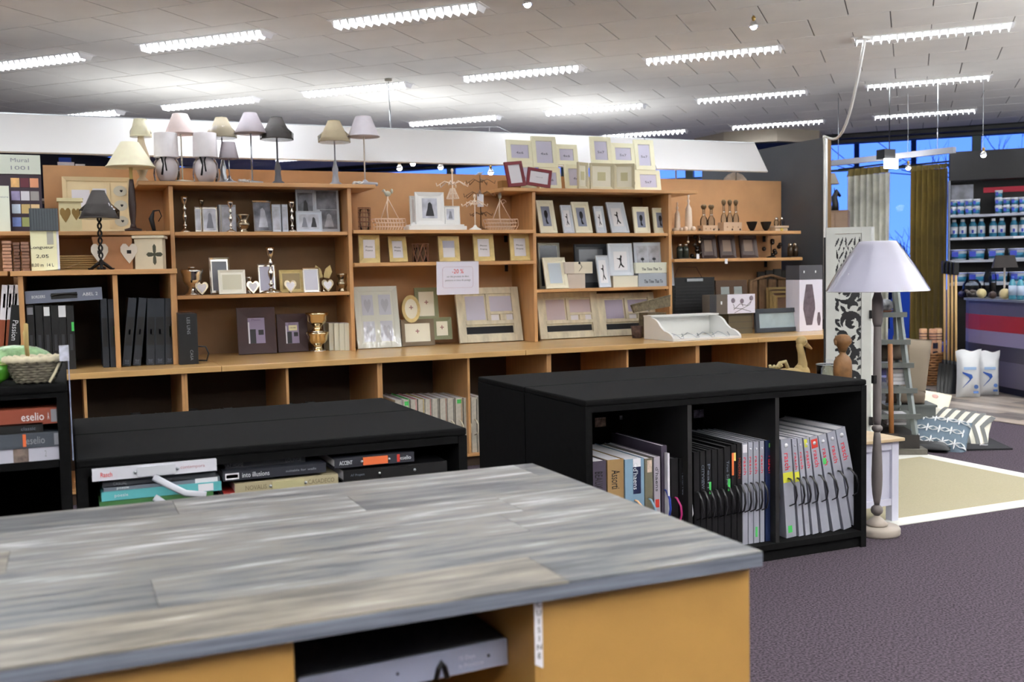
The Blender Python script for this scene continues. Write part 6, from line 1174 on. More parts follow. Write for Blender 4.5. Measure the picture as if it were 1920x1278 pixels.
s2 = part('folded_leaf', G().box(0, 0, 0, .06, .03, HS), SCW, t, (W_ + .004, .01, 0), (0, 0, R(60)))
db = thing('added_board', 'plain dark board added behind the carved screen to darken its holes', 'board', a + M.Rotation(rzs, 3, 'Z') @ V((.02, .35, 0)), rzs); part('panel', G().box(0, 0, .02, W_ - .03, .03, HS - .06), CHARC, db); part('foot', G().box(.02, -.1, 0, W_ - .06, .13, .0195), CHARC, db)  # unseen board added so the carved holes come out dark
for z in (.35, HS * .63): part('hinge', G().box(W_ - .01, -.012, z, W_ + .02, .0, z + .06), IRON, t)
# ---------------------------------------------------------------- ladder shelf with cushions
LD = PZ(1665, 848, 0); rzl = R(-30)
t = thing('ladder_shelf', 'grey wooden ladder shelf on dark blocks beyond the folding screen', 'shelf', LD, rzl); GL = mat('grey_green_wood', (134, 142, 140), .6, var=.1); DLk = (LD - EYE).dot(f2); m_px = DLk / F
Zl = lambda y: (848 - y) * m_px; GL2 = mat('dark_grey_green_wood', (92, 96, 94), .6, var=.1)
for x in (-.12, .20):
    part('leg', G().tube([(x + .0, -.05, Zl(815)), (x - .10 if x > 0 else x, .15, Zl(548))], .026, 4), GL, t); part('leg', G().tube([(x, .42, Zl(815)), (x - .10 if x > 0 else x, .22, Zl(548))], .02, 4), GL, t)
for k, (y, wd) in enumerate(((586, .14), (637, .17), (680, .2), (727, .22), (775, .25))):
    z = Zl(y); part('shelf_tray', G().box(-.2, .0 - .01 * k, z - .035, .14 + .025 * k, .36 + .01 * k, z - .02), GL2, t); part('tray_edge', G().box(-.2, -.02 - .01 * k, z - .036, .14 + .025 * k, -.001 - .01 * k, z + .004), GL2, t)
part('block', G().box(-.24, -.1, .05, .22, .46, Zl(812)), mat('dark_block', (46, 42, 40), .8), t); part('block_plinth', G().box(-.27, -.14, 0.006, .27, .5, .049), mat('grey_stone_block', (96, 92, 84), .8, bump=.4, bs=40), t)
Lw = lambda px, py, dy=0: PD(px, py, DLk + dy)
CU = mat('taupe_linen', (128, 116, 100), .9, bump=.3, bs=300); CU2 = mat('brown_linen', (96, 84, 72), .9, bump=.3, bs=300)
def pillow(name, lab, cat, c, w, h, d, m, rot, extra=None, group=None):
    t = thing(name, lab, cat, c, rot[2], group, rot[0], rot[1])
    def f(sg):
        def fn(u, v):
            x, z = u * 2 - 1, v * 2 - 1; k = ((1 - x ** 4) * (1 - z ** 4)) ** .5; pin = 1 - .06 * (1 - abs(x)) * abs(z) ** 3 - .06 * (1 - abs(z)) * abs(x) ** 3
            return (x * w / 2 * (1 - .05 * (1 - z * z)), sg * d / 2 * k, z * h / 2 * (1 - .05 * (1 - x * x)))
        return fn
    g = G().grid(12, 12, f(-1)); g2 = G().grid(12, 12, f(1)); g.add(G().poly(g2.v, [q[::-1] for q in g2.f], True))
    part('cover', g, m, t); part('seam', G().tube([(x * w / 2, 0, z * h / 2) for x, z in ((-1, -1), (0, -.95), (1, -1), (.95, 0), (1, 1), (0, .95), (-1, 1), (-.95, 0))], .004, 4, True), m, t)
    if extra: extra(t, w, h, d)
    return t
pillow('cushion', 'large taupe linen cushion on the side of the ladder shelf', 'cushion', Lw(1704, 690, .5), .38, .52, .16, CU, (0, R(8), R(-10)))
pillow('cushion', 'brown linen cushion lying on a middle tray of the ladder shelf', 'cushion', Lw(1672, 657, .2), .3, .16, .14, CU2, (0, 0, R(-20)))
pillow('cushion', 'dark brown cushion with a pointed corner on the lower ladder tray', 'cushion', Lw(1698, 744, .42), .34, .12, .2, CU2, (0, R(6), R(-20)))
sb_ = Lw(1700, 752, .46); t = thing('storage_box', 'grey wooden crate behind the ladder shelf carrying the taupe cushions', 'crate', (sb_.x, sb_.y, 0), rzl); part('body', G().box(-.2, -.14, 0, .2, .16, sb_.z - .035), GL2, t); part('lid', G().box(-.21, -.15, sb_.z - .034, .21, .17, sb_.z - .015), GL2, t)
c_ = Lw(1660, 562, .15); t = thing('ornament', 'dark grey and white ornament on the top tray of the ladder shelf', 'ornament', (c_.x, c_.y, Lw(1660, 586, .15).z)); part('body', G().ball((0, 0, .06), .06, 10, .9, 1.4, .8), mat('grey_mottle', (110, 112, 116), .4, var=.7, vs=20), t); part('dish', G().lathe([(.04, 0), (.07, .02), (.062, .02), (1e-4, .008)], 14), mat('brown_dish', (110, 62, 34), .5), t)
p = Lw(1672, 806, -.42); t = thing('broom_handle', 'slim brown wooden post standing before the ladder shelf', 'post', (p.x, p.y, .0)); top_ = Lw(1669, 645, -.3)
part('post', G().tube([(0, 0, .1), (top_.x - p.x, top_.y - p.y, top_.z)], .019, 8), mat('amber_wood', (140, 88, 40), .5), t); part('foot', G().box(-.035, -.035, 0.006, .035, .035, .22), mat('dark_foot', (40, 30, 26), .7), t)
for k, (px, py, hh, lab) in enumerate(((1688, 720, .13, 'stack of white napkins on a middle tray of the ladder shelf'), (1682, 795, .1, 'white folded cloth on the lowest tray of the ladder shelf'))):
    c_ = Lw(px, py, .06); t = thing('linen', lab, 'linen', (c_.x, c_.y, c_.z), rzl); 
    for q in range(4): part('fold', G().box(-.09, -.05, q * hh / 4 + .001, .06, .08, (q + 1) * hh / 4 - .004), PAPER, t)
# cushions heaped on the carpet
def star(t, w, h, d):
    g = G()
    for i in range(-2, 3):
        for k in range(-1, 2):
            cx, cz = i * w / 5 + (k % 2) * w / 10, k * h / 3
            for q in range(6):
                a = R(60 * q + 30); L = w / 8.7
                x2, z2 = cx + L * math.cos(a), cz + L * math.sin(a)
                if abs(x2) < w * .47 and abs(z2) < h * .47:
                    ys = lambda x, z: -d / 2 * ((1 - (2 * x / w) ** 4) * (1 - (2 * z / h) ** 4)) ** .5 - .004
                    g.tube([(cx, ys(cx, cz), cz), ((cx + x2) / 2, ys((cx + x2) / 2, (cz + z2) / 2), (cz + z2) / 2), (x2, ys(x2, z2), z2)], [.003, .008, .003], 4)
    tag(part('star_pattern', g, mat('white_print', (228, 230, 232), .8), t), kind='stuff')
def chev(t, w, h, d):
    for k in range(6):
        g = G(); ys = lambda x, z: -d / 2 * max(0, (1 - (2 * x / w) ** 4) * (1 - (2 * z / h) ** 4)) ** .5 - .004
        x0 = -w * .42 + k * w * .15
        vs = []; 
        for s in range(9): z = -h * .46 + s * h * .92 / 8; xx = x0 + abs(z) * .35; vs += [(xx, ys(xx, z), z), (xx + w * .07, ys(xx + w * .07, z), z)]
        g.poly(vs, [(2 * i, 2 * i + 1, 2 * i + 3, 2 * i + 2) for i in range(8)], True); part('chevron', g, mat('grey_chevron', (104, 106, 106), .9), t)
PCU = mat('cream_cotton', (232, 224, 200), .9)
fl = lambda px, py: PZ(px, py, 0)
q = fl(1760, 842); pillow('cushion', 'blue grey cushion with a white star pattern on the carpet', 'cushion', (q.x + .07, q.y + .07, .10), .46, .46, .13, mat('slate_blue_cotton', (92, 108, 122), .9), (R(-62), R(6), R(-52)), star)
q = fl(1790, 836); pillow('cushion', 'grey and cream chevron cushion on the carpet', 'cushion', (q.x + .22, q.y + .17, .11), .5, .46, .13, mat('pale_cotton', (222, 218, 204), .9), (R(-58), R(8), R(-50)), chev)
q = fl(1722, 822); pillow('cushion', 'cream printed cushion on top of the heap on the carpet', 'cushion', (q.x + .22, q.y + .22, .24), .5, .44, .14, PCU, (R(-55), R(8), R(-50)), lambda t, w, h, d: [part('flower_print', G().ball((x, -d * .47, z), .03, 8, 1, 1, .15), mat('rose_print', (214, 170, 160), .8), t) for x, z in ((-.1, .05), (.08, -.08), (.12, .1))])
q = fl(1730, 806); pillow('cushion', 'dark cushion at the back of the heap on the carpet', 'cushion', (q.x + .2, q.y + .5, .2), .5, .44, .14, CHARC, (R(-50), R(8), R(-50)))
q = fl(1735, 850); pillow('cushion', 'black cushion at the bottom of the heap on the carpet', 'cushion', (q.x + .16, q.y + .16, .045), .40, .36, .08, BLK, (R(-84), 0, R(-50)))
t = thing('doormat', 'black doormat lying beside the heap of cushions', 'mat', (0, 0, 0)); o_ = [fl(1750, 846), fl(1899, 843), fl(1856, 823), fl(1742, 826)]
part('mat', G().slab([(v.x, v.y) for v in o_], .001, .012), mat('black_mat', (26, 26, 30), .95, bump=.5, bs=300), t); ce = (o_[0] + o_[1] + o_[2] + o_[3]) / 4; part('ridge', G().slab([(ce.x + (v.x - ce.x) * .93, ce.y + (v.y - ce.y) * .93) for v in o_], .0122, .0132), mat('black_mat2', (34, 34, 38), .95), t)
p1, p2 = fl(1838, 838), fl(1852, 837); tag(part('string', G().tube([(p1.x, p1.y, .016), ((p1.x * 2 + p2.x) / 3, (p1.y * 2 + p2.y) / 3 + .03, .016), ((p1.x + p2.x * 2) / 3, (p1.y + p2.y * 2) / 3 - .01, .016), (p2.x, p2.y, .016)], .003, 5), PAPER), 'short white string end lying on the doormat', 'string')
# ---------------------------------------------------------------- paint counter and its goods
P0, P1 = PZ(1797, 722, 0), PZ(1920, 748, 0); dr = (P1 - P0); dr.z = 0; dr.normalize(); nrm = V((dr.y, -dr.x, 0))     # pointing to the viewer side
if nrm.dot(P0) > 0: nrm = -nrm
cz_ = lambda y: 1.5 - (y - 498) / 239 * 1.5
path = [P0 + dr * 2.6, P0 + dr * 2.1, P0 + dr * 1.5, P0 + dr * .5, P0 + dr * .2 - nrm * .02, P0 - nrm * .09, P0 - dr * .1 - nrm * .25, P0 - dr * .1 - nrm * .7]
t = thing('paint_counter', 'rounded counter with purple, red and lavender bands on the right', 'counter', (0, 0, 0))
back = [p - nrm * .45 for p in path[:4]] + [P0 + dr * .5 - nrm * .7]
def band(z0, z1, off): return G().slab([((p + nrm * off).x, (p + nrm * off).y) for p in path] + [(p.x, p.y) for p in (P0 + dr * .5 - nrm * .7, P0 + dr * 2.6 - nrm * .7)], z0, z1)
PUR = (96, 90, 108)
for nm, y0, y1, col, off in (('plinth', 737, 722, (22, 20, 22), -.06), ('purple_band', 722, 676, PUR, 0), ('dark_band', 676, 648, (62, 58, 70), .001), ('lavender_band', 648, 622, (150, 140, 170), .002), ('red_band', 622, 592, (172, 32, 20), .003), ('purple_band', 592, 566, PUR, .001)): part(nm, band(cz_(y0) + .0005, cz_(y1) - .0005, off), mat('counter_' + nm, col, .5, coat=.03), t)
CTZ = cz_(562); part('counter_top', band(cz_(566), CTZ, .03), mat('counter_grey', (120, 122, 130), .3), t)
def ctp(px, off): 
    # point on the counter top that a column of the picture shows, OFF metres behind its front edge
    A = P0 - nrm * off; d = PR(px, 560); d.z = 0; A2 = V((A.x, A.y, 0)); den = d.x * dr.y - d.y * dr.x; k = (A2.x * dr.y - A2.y * dr.x) / den
    return V((d.x * k, d.y * k, CTZ))
def zat(p, py): return PD(960, 639, 1).z * 0 + (EYE + PR(1850, py) * ((p - EYE).dot(f2))).z
def mpp(p): return (p - EYE).dot(f2) / F
for px, off, r_, m, nm, lab in ((1803, .12, 6, mat('navy_bead', (40, 40, 90), .3), 'ball', 'navy blue ball at the left end of the paint counter'), (1840, .1, 9, mat('cream_ball', (206, 190, 140), .5), 'ball', 'cream ball beside the glass bowl on the counter'), (1861, .08, 7, mat('brown_ball', (66, 48, 40), .5), 'ball', 'dark brown ball on the counter'), (1884, .1, 10, mat('cream_apple', (214, 196, 146), .4), 'apple', 'cream wooden apple on the counter')):
    p = ctp(px, off); r = r_ * mpp(p); t = thing(nm, lab, 'ornament', p); part('body', G().lathe([(1e-4, 0)] + [(r * math.sin(a), r - r * math.cos(a)) for a in [R(18 * k) for k in range(1, 10)]] + [(1e-4, 2 * r * .96)], 16), m, t); part('stem', G().tube([(0, 0, 2 * r * .95), (.004, 0, 2 * r + .012)], .003, 5), BRI, t)
p = ctp(1822, .2); k = mpp(p); t = thing('glass_bowl', 'round glass bowl of pebbles on the paint counter', 'bowl', p); part('glass', G().lathe([(11 * k, 0), (17 * k, 12 * k), (16 * k, 24 * k), (10 * k, 33 * k), (9.5 * k, 33 * k)], 20), GLASS, t); rr = random.Random(2); tag(part('pebbles', G(), None, t), kind='stuff') if 0 else None
for q in range(9): part('pebble', G().ball((rr.uniform(-9, 9) * k, rr.uniform(-9, 9) * k, (5 + rr.uniform(0, 9)) * k), 4.5 * k, 8, .7), mat('grey_pebble', (140, 124, 110), .6), t)
p = ctp(1856, .25); k = mpp(p); t = thing('glass_jar', 'tall twin glass jar of dark beans on the paint counter', 'jar', p)
for s in (-7, 7): j = part('glass', G().lathe([(6 * k, 0), (6.5 * k, 40 * k), (4 * k, 48 * k), (4.5 * k, 52 * k)], 14, (s * k, 0)), GLASS, t)
part('beans', G().lathe([(5.4 * k, .5 * k), (5.4 * k, 28 * k)], 12, (7 * k, 0)), mat('dark_beans', (60, 46, 40), .6, bump=.8, bs=90), t)
p = ctp(1883, .28); k = mpp(p); t = thing('counter_lamp', 'lamp with a black flared square shade on the paint counter', 'table lamp', p); zz = 57 * k
part('lamp_shade', G().lathe([(30 * k, zz), (22 * k, zz + 23 * k), (21 * k, zz + 23 * k), (29 * k, zz), (30 * k, zz)], 4, smooth=False), mat('black_shade', (46, 40, 38), .7), t); part('stem', G().tube([(0, 0, 0), (0, 0, zz + 10 * k)], 1.8 * k, 8), mat('cream_pole', (206, 196, 184), .5), t); part('base', G().lathe([(9 * k, 0), (9 * k, 3 * k), (2 * k, 6 * k)], 14), mat('cream_pole', (206, 196, 184), .5), t)
BLQ = mat('blue_liquid', (90, 170, 190), .1, trans=.3)
for i, px in enumerate((1898, 1913, 1928)):
    p = ctp(px, .12); k = mpp(p); t = thing('bottle', f'bottle of turquoise cleaner on the counter at the right edge, {["left", "middle", "right"][i]} of three', 'bottle', p, 0, 'turquoise bottles')
    part('body', G().lathe([(6 * k, 0), (6.5 * k, 2 * k), (6.5 * k, 28 * k), (4 * k, 35 * k), (2.5 * k, 38 * k)], 14), BLQ, t); part('label', G().lathe([(6.7 * k, 8 * k), (6.7 * k, 26 * k)], 14), mat('pale_blue_label', (190, 206, 226), .5), t); part('cap', G().lathe([(3 * k, 38 * k), (3 * k, 42 * k), (2 * k, 43 * k)], 10), mat('cap_blue', (50, 90, 190), .4), t)
# snow shovels leaning on the counter
for i in range(4):
    px = 1771 + i * 7; p = PZ(px, 736 + i, 0); t = thing('snow_shovel', f'black snow shovel with a wooden handle, {LEFTS[i]} of four by the counter', 'shovel', p, math.atan2(dr.y, dr.x) + R(90), 'snow shovels'); k = mpp(p); hz = 225 * k
    part('handle', G().tube([(0, 0, 50 * k), (0, .02, hz)], 2.4 * k, 8), mat('ash_handle', (206, 170, 112), .5), t)
    part('blade', G().grid(6, 6, lambda u, v: ((u - .5) * (34 - 16 * v) * k, -.05 * (1 - v) ** 2 - .03 * math.cos((u - .5) * 3) + .03, v * 56 * k)).grid(6, 6, lambda u, v: ((.5 - u) * (34 - 16 * v) * k, -.05 * (1 - v) ** 2 - .03 * math.cos((u - .5) * 3) + .034, v * 56 * k)), mat('black_shovel', (20, 20, 22), .3), t)
    part('grip', G().box(-5 * k, .0, hz - 2 * k, 5 * k, .04, hz + 22 * k), BLK, t, bevel=.008); part('socket', G().tube([(0, 0, 46 * k), (0, .003, 62 * k)], 4.2 * k, 8), BLK, t)
# salt bags
def bag(lab, px, py, w, h, rz):
    p = PZ(px, py, 0.012); k = mpp(p); t = thing('salt_bag', lab, 'bag', p, rz, 'white bags of salt'); w, h = w * k, h * k; rr = random.Random(px)
    n1 = [rr.uniform(-1, 1) for _ in range(200)]
    def f(sg):
        def fn(u, v):
            x, z = u * 2 - 1, v; wd = 1 - .06 * math.sin(math.pi * v) + (.06 * (v > .85)); kk = max(0, (1 - x ** 4)) ** .5 * max(0, math.sin(math.pi * min(1, v * 1.02) ** .8)) ** .6
            return (x * w / 2 * wd, sg * .1 * kk + .012 * n1[int(u * 9) * 11 + int(v * 10)] * kk, z * h + .012 * math.sin(u * 9 + px) * (v > .95))
        return fn
    g = G().grid(9, 10, f(-1)); g2 = G().grid(9, 10, f(1)); g.add(G().poly(g2.v, [q[::-1] for q in g2.f], True)); part('sack', g, mat('white_plastic_sack', (226, 228, 230), .25, bump=.3, bs=14), t)
    BL = mat('blue_print', (40, 84, 170), .5)
    part('print', G().prism([(-w * .36, h * .56), (w * .02, h * .5), (w * .06, h * .44), (-w * .1, h * .34), (-w * .36, h * .22), (-w * .3, h * .24), (-w * .06, h * .4), (-w * .1, h * .44), (-w * .36, h * .53)][::-1], -.112, -.108), BL, t); part('print', G().prism([(w * .2 + w * .09 * math.cos(R(30 * q)), h * .24 + w * .09 * math.sin(R(30 * q))) for q in range(12)], -.11, -.106), mat('pale_blue_print2', (90, 126, 190), .5), t)
    part('print', G().box(w * .1, -.105, h * .1, w * .3, -.1, h * .15), mat('pale_blue_print2', (90, 126, 190), .5), t); part('print', G().box(-w * .3, -.108, h * .6, w * .2, -.104, h * .66), mat('faint_blue_print', (160, 190, 226), .5), t)
rzb = math.atan2(-nrm.x, nrm.y) + math.pi
bag('white plastic salt bag with a blue print, left and nearer of two', 1815, 744, 44, 88, R(-30)); bag('white plastic salt bag with a blue print, right of two against the counter', 1852, 740, 40, 82, R(-30))
# wicker basket with rolls
q = PZ(1741, 722, 0); k = mpp(q); t = thing('basket', 'brown wicker basket holding rolled throws', 'basket', q); g = G(); hb = 62 * k
for i in range(13): f = 19 + 6 * math.sin(1.2 * i / 12); g.tube([(f * k * math.cos(a) * 1.0, f * k * math.sin(a), 3 * k + hb * i / 13 + .006 * math.sin(a * 10 + i * 3.14)) for a in [R(10 * j) for j in range(36)]], 2.6 * k, 5, True)
WK = mat('brown_wicker', (136, 92, 50), .6, var=.3, vs=30); tag(part('wicker_weave', g, WK, t), kind='stuff'); part('basket_floor', G().lathe([(19 * k, .005), (19 * k, .02)], 16), WK, t)
TH = [(206, 160, 124), (200, 150, 118), (210, 170, 132), (190, 140, 108)]
for i, (px, dy, lab) in enumerate(((1727, -.03, 'leftmost rolled checked throw in the wicker basket'), (1737, -.1, 'rolled peach throw with navy squares in the wicker basket'), (1749, -.08, 'third rolled throw in the wicker basket'), (1758, .0, 'rightmost rolled checked throw in the wicker basket'))):
    x = (px - 1741) * k; r = 7 * k; t = thing('rolled_throw', lab, 'throw', (q.x + x * .917 + .0, q.y - x * .4 + dy, hb * .28)); hh = 88 * k
    part('roll', G().lathe([(r, 0), (r, hh), (r * .8, hh + .01), (r * .5, hh), (1e-4, hh - .01)], 14), mat(f'peach_throw_{i}', TH[i], .9, var=.1, vs=30), t)
    for z_ in (.78, .84, .9): part('stripe', G().lathe([(r * 1.01, hh * z_), (r * 1.01, hh * (z_ + .02))], 14), mat('plum_stripe', (96, 70, 74), .9), t)
    if i == 1:
        for z_ in (.42, .6): part('patch', G().box(-r * .7, -r * 1.06, hh * z_, r * .7, -r * .7, hh * (z_ + .12)), mat('navy_patch', (40, 44, 66), .9), t)
q2 = PZ(1712, 700, 0) ; k2 = mpp(q2); t = thing('basket', 'small wicker basket behind the rolled throws', 'basket', q2); g = G()
for i in range(8): g.tube([(20 * k2 * math.cos(a), 20 * k2 * math.sin(a), .01 + 34 * k2 * i / 8) for a in [R(15 * j) for j in range(24)]], 2.4 * k2, 5, True)
tag(part('wicker_weave', g, WK, t), kind='stuff'); part('basket_floor', G().lathe([(19 * k2, .002), (19 * k2, .02)], 14), WK, t)
for i, (c_, lab) in enumerate((((40, 44, 60), 'folded navy towel lowest in the small wicker basket'), ((176, 60, 60), 'folded red towel in the small wicker basket'), ((206, 196, 150), 'folded cream towel in the small wicker basket'), ((110, 160, 150), 'folded sea green towel topmost in the small wicker basket'))):
    t = thing('folded_towel', lab, 'towel', (q2.x, q2.y, 8 * k2 + i * 13 * k2), R(-30), 'folded towels'); part('fold', G().box(-11 * k2, -11 * k2, .001, 11 * k2, 11 * k2, 6 * k2), mat(f'towel_{i}', c_, .95), t, bevel=.01); part('fold', G().box(-11 * k2, -11 * k2, 6.3 * k2, 11 * k2, 11 * k2, 12.5 * k2), mat(f'towel_{i}', c_, .95), t, bevel=.01)
# shelf with navy boxes behind
q3 = PZ(1756, 690, 0); k3 = mpp(q3); t = thing('low_table', 'low white table behind the baskets by the curtain', 'table', q3, RZG); part('top', G().box(-.5, -.3, 50 * k3 - .03, .5, .3, 50 * k3), WHITE, t)
for x in (-.46, .42):
    for y in (-.26, .22): part('leg', G().box(x, y, 0, x + .04, y + .04, 50 * k3 - .031), WHITE, t)
for i in range(3):
    t = thing('storage_box', f'navy blue box with a white lid by the ochre curtain, {["lowest", "middle", "topmost"][i]} of three', 'box', q3 + V((0, 0, 50 * k3 + i * 28 * k3)), RZG, 'navy boxes'); part('body', G().box(-9 * k3, -8 * k3, 0, 9 * k3, 8 * k3, 20 * k3), mat('navy_box', (36, 36, 84), .5), t); part('lid', G().box(-10 * k3, -9 * k3, 20.2 * k3, 10 * k3, 9 * k3, 27 * k3), PAPER, t)
# ---------------------------------------------------------------- paint rack
RD = 13.4; A = PD(1779, 560, RD); rzr = R(-44.8 + 0); A.z = 0; k = RD / F
t = thing('paint_rack', 'tall black shelving rack full of white and blue paint pots', 'shelving', A, rzr); RW = 2.4
zr = lambda y: PD(1779, y, RD).z
part('back_panel', G().box(0, .36, 0, RW, .38, zr(287)), mat('black_rack', (20, 18, 20), .6), t); part('header', G().box(0, .0, zr(340), RW, .359, zr(287)), mat('black_rack', (20, 18, 20), .6), t)
for x in (0, RW): part('upright', G().box(x - .012, 0, 0, x + .012, .359, zr(340) - .001), mat('grey_upright', (120, 124, 134), .4), t)
ZR = [zr(y) for y in (404, 446, 488, 531)]
for z in ZR: part('shelf_board', G().box(.013, -.02, z - .03, RW - .013, .355, z), mat('grey_shelf', (170, 174, 186), .35), t)
for s_, x0_ in ((ZR[1], .15), (ZR[1], .75)): part('price_strip', G().box(x0_, -.022, s_ - .03, x0_ + .25, -.0205, s_ - .002), PAPER, t)
part('banner', G().box(.42, .34, zr(362), RW - .05, .358, zr(352)), mat('red_banner', (200, 40, 66), .6), t); part('poster', G().box(.03, .345, zr(388), .3, .358, zr(345)), mat('pale_poster', (190, 194, 206), .6, var=.3, vs=9), t)
text('PEINTURE', .05, INK, t, (1.2, .339, (zr(362) + zr(352)) / 2), w=.5)
BLB = mat('petrol_blue', (30, 110, 140), .4); RBL = mat('royal_blue', (40, 60, 170), .4); PWH = mat('white_pot', (226, 230, 236), .35)
def pot_proto(w, h, hand):
    t = thing('paint_pot', 'x', 'paint pot'); part('pot_body', G().lathe([(w * .44, 0), (w * .5, h * .86), (w * .52, h * .88), (w * .52, h), (1e-4, h)], 16), PWH, t); part('label_band', G().lathe([(w * .455, h * .12), (w * .49, h * .6)], 16), BLB, t)
    part('label_flash', G().box(-w * .46, -w * .5, h * .3, -w * .1, -w * .44, h * .75), RBL, t) if not hand else part('lid_rim', G().lathe([(w * .53, h * .88), (w * .53, h * .95)], 16), RBL, t)
    if hand: part('label_flash', G().box(-w * .44, -w * .52, h * .3, -w * .05, -w * .3, h * .8), RBL, t)
    return t
def bottle_proto(w, h):
    t = thing('paint_bottle', 'x', 'bottle'); part('bottle_body', G().lathe([(w * .48, 0), (w * .5, h * .04), (w * .5, h * .68), (w * .3, h * .82), (w * .26, h * .86)], 16), BLB, t); part('label_band', G().lathe([(w * .51, h * .2), (w * .51, h * .6)], 16), PWH, t); part('cap', G().lathe([(w * .28, h * .86), (w * .28, h), (1e-4, h)], 12), PWH, t); part('label_flash', G().box(-w * .2, -w * .52, h * .22, w * .1, -w * .44, h * .4), RBL, t); return t
def rack_at(x, z, y=.1): return A + M.Rotation(rzr, 3, 'Z') @ V((x, y, z))
ndir = V((math.cos(rzr), math.sin(rzr), 0))
def rx_(px):     # column of the picture -> place along the rack
    d = PR(px, 440); base = A + M.Rotation(rzr, 3, 'Z') @ V((0, .1, 0)); den = d.x * ndir.y - d.y * ndir.x; s_ = (base.x * ndir.y - base.y * ndir.x) / den; pnt = V((d.x * s_, d.y * s_, 0)); return (pnt - V((base.x, base.y, 0))).dot(ndir)
def row(proto, pxs, z, lab, grp, lev=0, h=0, first=[None]):
    for i, px in enumerate(pxs):
        x = rx_(px); o = proto if proto.get('label') == 'x' else clone(proto)
        o.location = rack_at(x, z + .002 + lev * (h + .001)); o.rotation_euler = (0, 0, rzr); o['label'] = f'{lab}, {LEFTS[i] if i < 12 else "far right"}'; o['group'] = grp
fac = 1.0
pw_, phh = .09, .098; pot = pot_proto(pw_, phh, False)
row(pot, [1787, 1801, 1816, 1830], ZR[0], 'small paint pot in the bottom layer, left block', 'small paint pots'); row(pot, [1787, 1801, 1816, 1830], ZR[0], 'small paint pot in the upper layer, left block', 'small paint pots', 1, phh + .001)
row(pot, [1872, 1887, 1902, 1917], ZR[0], 'small paint pot in the bottom layer, right block', 'small paint pots'); row(pot, [1872, 1887, 1902, 1917], ZR[0], 'small paint pot in the upper layer, right block', 'small paint pots', 1, phh + .001); row(pot, [1872], ZR[0], 'single small paint pot on top of the right block', 'small paint pots', 2, phh + .001)
bt = bottle_proto(.09, .235); row(bt, [1789, 1805, 1824, 1840, 1862, 1878, 1901, 1917], ZR[1], 'blue paint bottle on the second rack shelf', 'paint bottles')
tub = pot_proto(.2, .135, True); row(tub, [1798, 1831, 1868, 1907], ZR[2], 'wide white paint tub on the third rack shelf', 'paint tubs'); row(tub, [1798, 1831, 1874, 1909], ZR[3], 'wide white paint tub on the lowest rack shelf', 'paint tubs')
# ---------------------------------------------------------------- curtains by the window
CD = 14.6
def curtain(lab, x0, x1, yt, yb, D0, D1, m, header, mh, seed, sheer=False):
    a, b = PD(x0, yt, D0), PD(x1, yt, D1); t = thing('curtain', lab, 'curtain', (a.x, a.y, 0), math.atan2(b.y - a.y, b.x - a.x)); w = math.hypot(b.x - a.x, b.y - a.y); zt = (a.z + b.z) / 2; zb = max(.02, PD(x0, yb, D0).z)
    n = 7 if w < 1.2 else 8; hz = header * D0 / F
    f = lambda z0, z1, am, off: G().grid(n * 10, 6, lambda u, v: (u * w + .01 * math.sin(u * 40 + v * 2), off + am * math.sin(u * n * 2 * math.pi + .6 * math.sin(v * 2 + u * 5)), z0 + (z1 - z0) * v))
    part('drape', f(zb, zt - hz, .06, 0), m, t); part('heading', f(zt - hz + .001, zt, .035, -.01), mh, t); part('rail', G().tube([(-.15, 0, zt + .02), (w + .1, 0, zt + .02)], .012, 6), CHARC, t)
    return t
SHEER = mat('pale_patterned_sheer', (224, 222, 206), .9, var=.28, vs=3); OCH = mat('ochre_velvet', (126, 104, 34), .85, var=.18, vs=4, sheen=.3); OCH2 = mat('ochre_heading', (150, 132, 76), .85)
curtain('pale grey and yellow patterned curtain with an ochre heading by the window', 1588, 1668, 314, 640, 14.9, 14.3, SHEER, 13, OCH2, 1); curtain('dark ochre velvet curtain beside the paint rack', 1706, 1777, 309, 640, 14.4, 14.0, OCH, 9, OCH2, 2)
# window side: little lamp on a cabinet, track with a spot
p = PD(1558, 396, 13.2); t = thing('display_cabinet', 'light wooden cabinet at the window carrying a small lamp', 'cabinet', (p.x, p.y, 0), RZG); part('body', G().box(-.25, -.2, 0, .22, .2, p.z), mat('rose_oak', (150, 122, 98), .6, var=.1), t)
for k_ in range(3): part('door', G().box(-.24 + .155 * k_, -.215, p.z - .6, -.1 + .155 * k_, -.201, p.z - .03), mat('rose_oak2', (160, 132, 108), .6, var=.1), t)
k = 13.2 / F; t = thing('table_lamp', 'small lamp with a beige shade and a dark foot on the window cabinet', 'table lamp', p + V((0, 0, .001))); part('lamp_shade', G().lathe([(15 * k, 50 * k), (7 * k, 70 * k), (6.6 * k, 70 * k), (14.5 * k, 50 * k), (15 * k, 50 * k)], 20), mat('beige_shade', (180, 170, 150), .8), t); part('stem', G().tube([(0, 0, 0), (0, 0, 56 * k)], 1.2 * k, 6), IRON, t); part('foot', G().lathe([(10 * k, 0), (10 * k, 2 * k), (2 * k, 5 * k)], 12), IRON, t)
t = thing('horse_head', 'black horse head sculpture beside the window lamp', 'figurine', p + V((-.06, -.14, .001))); part('head', G().tube([(0, 0, .0), (.01, 0, 12 * k), (-.01, 0, 24 * k), (.03, 0, 34 * k), (.08, -.01, 26 * k)], [7 * k, 6 * k, 5.5 * k, 5.5 * k, 2.5 * k], 8), BLK, t); part('ear', G().tube([(0, 0, 33 * k), (-.01, 0, 42 * k)], [1.5 * k, .3 * k], 5), BLK, t)
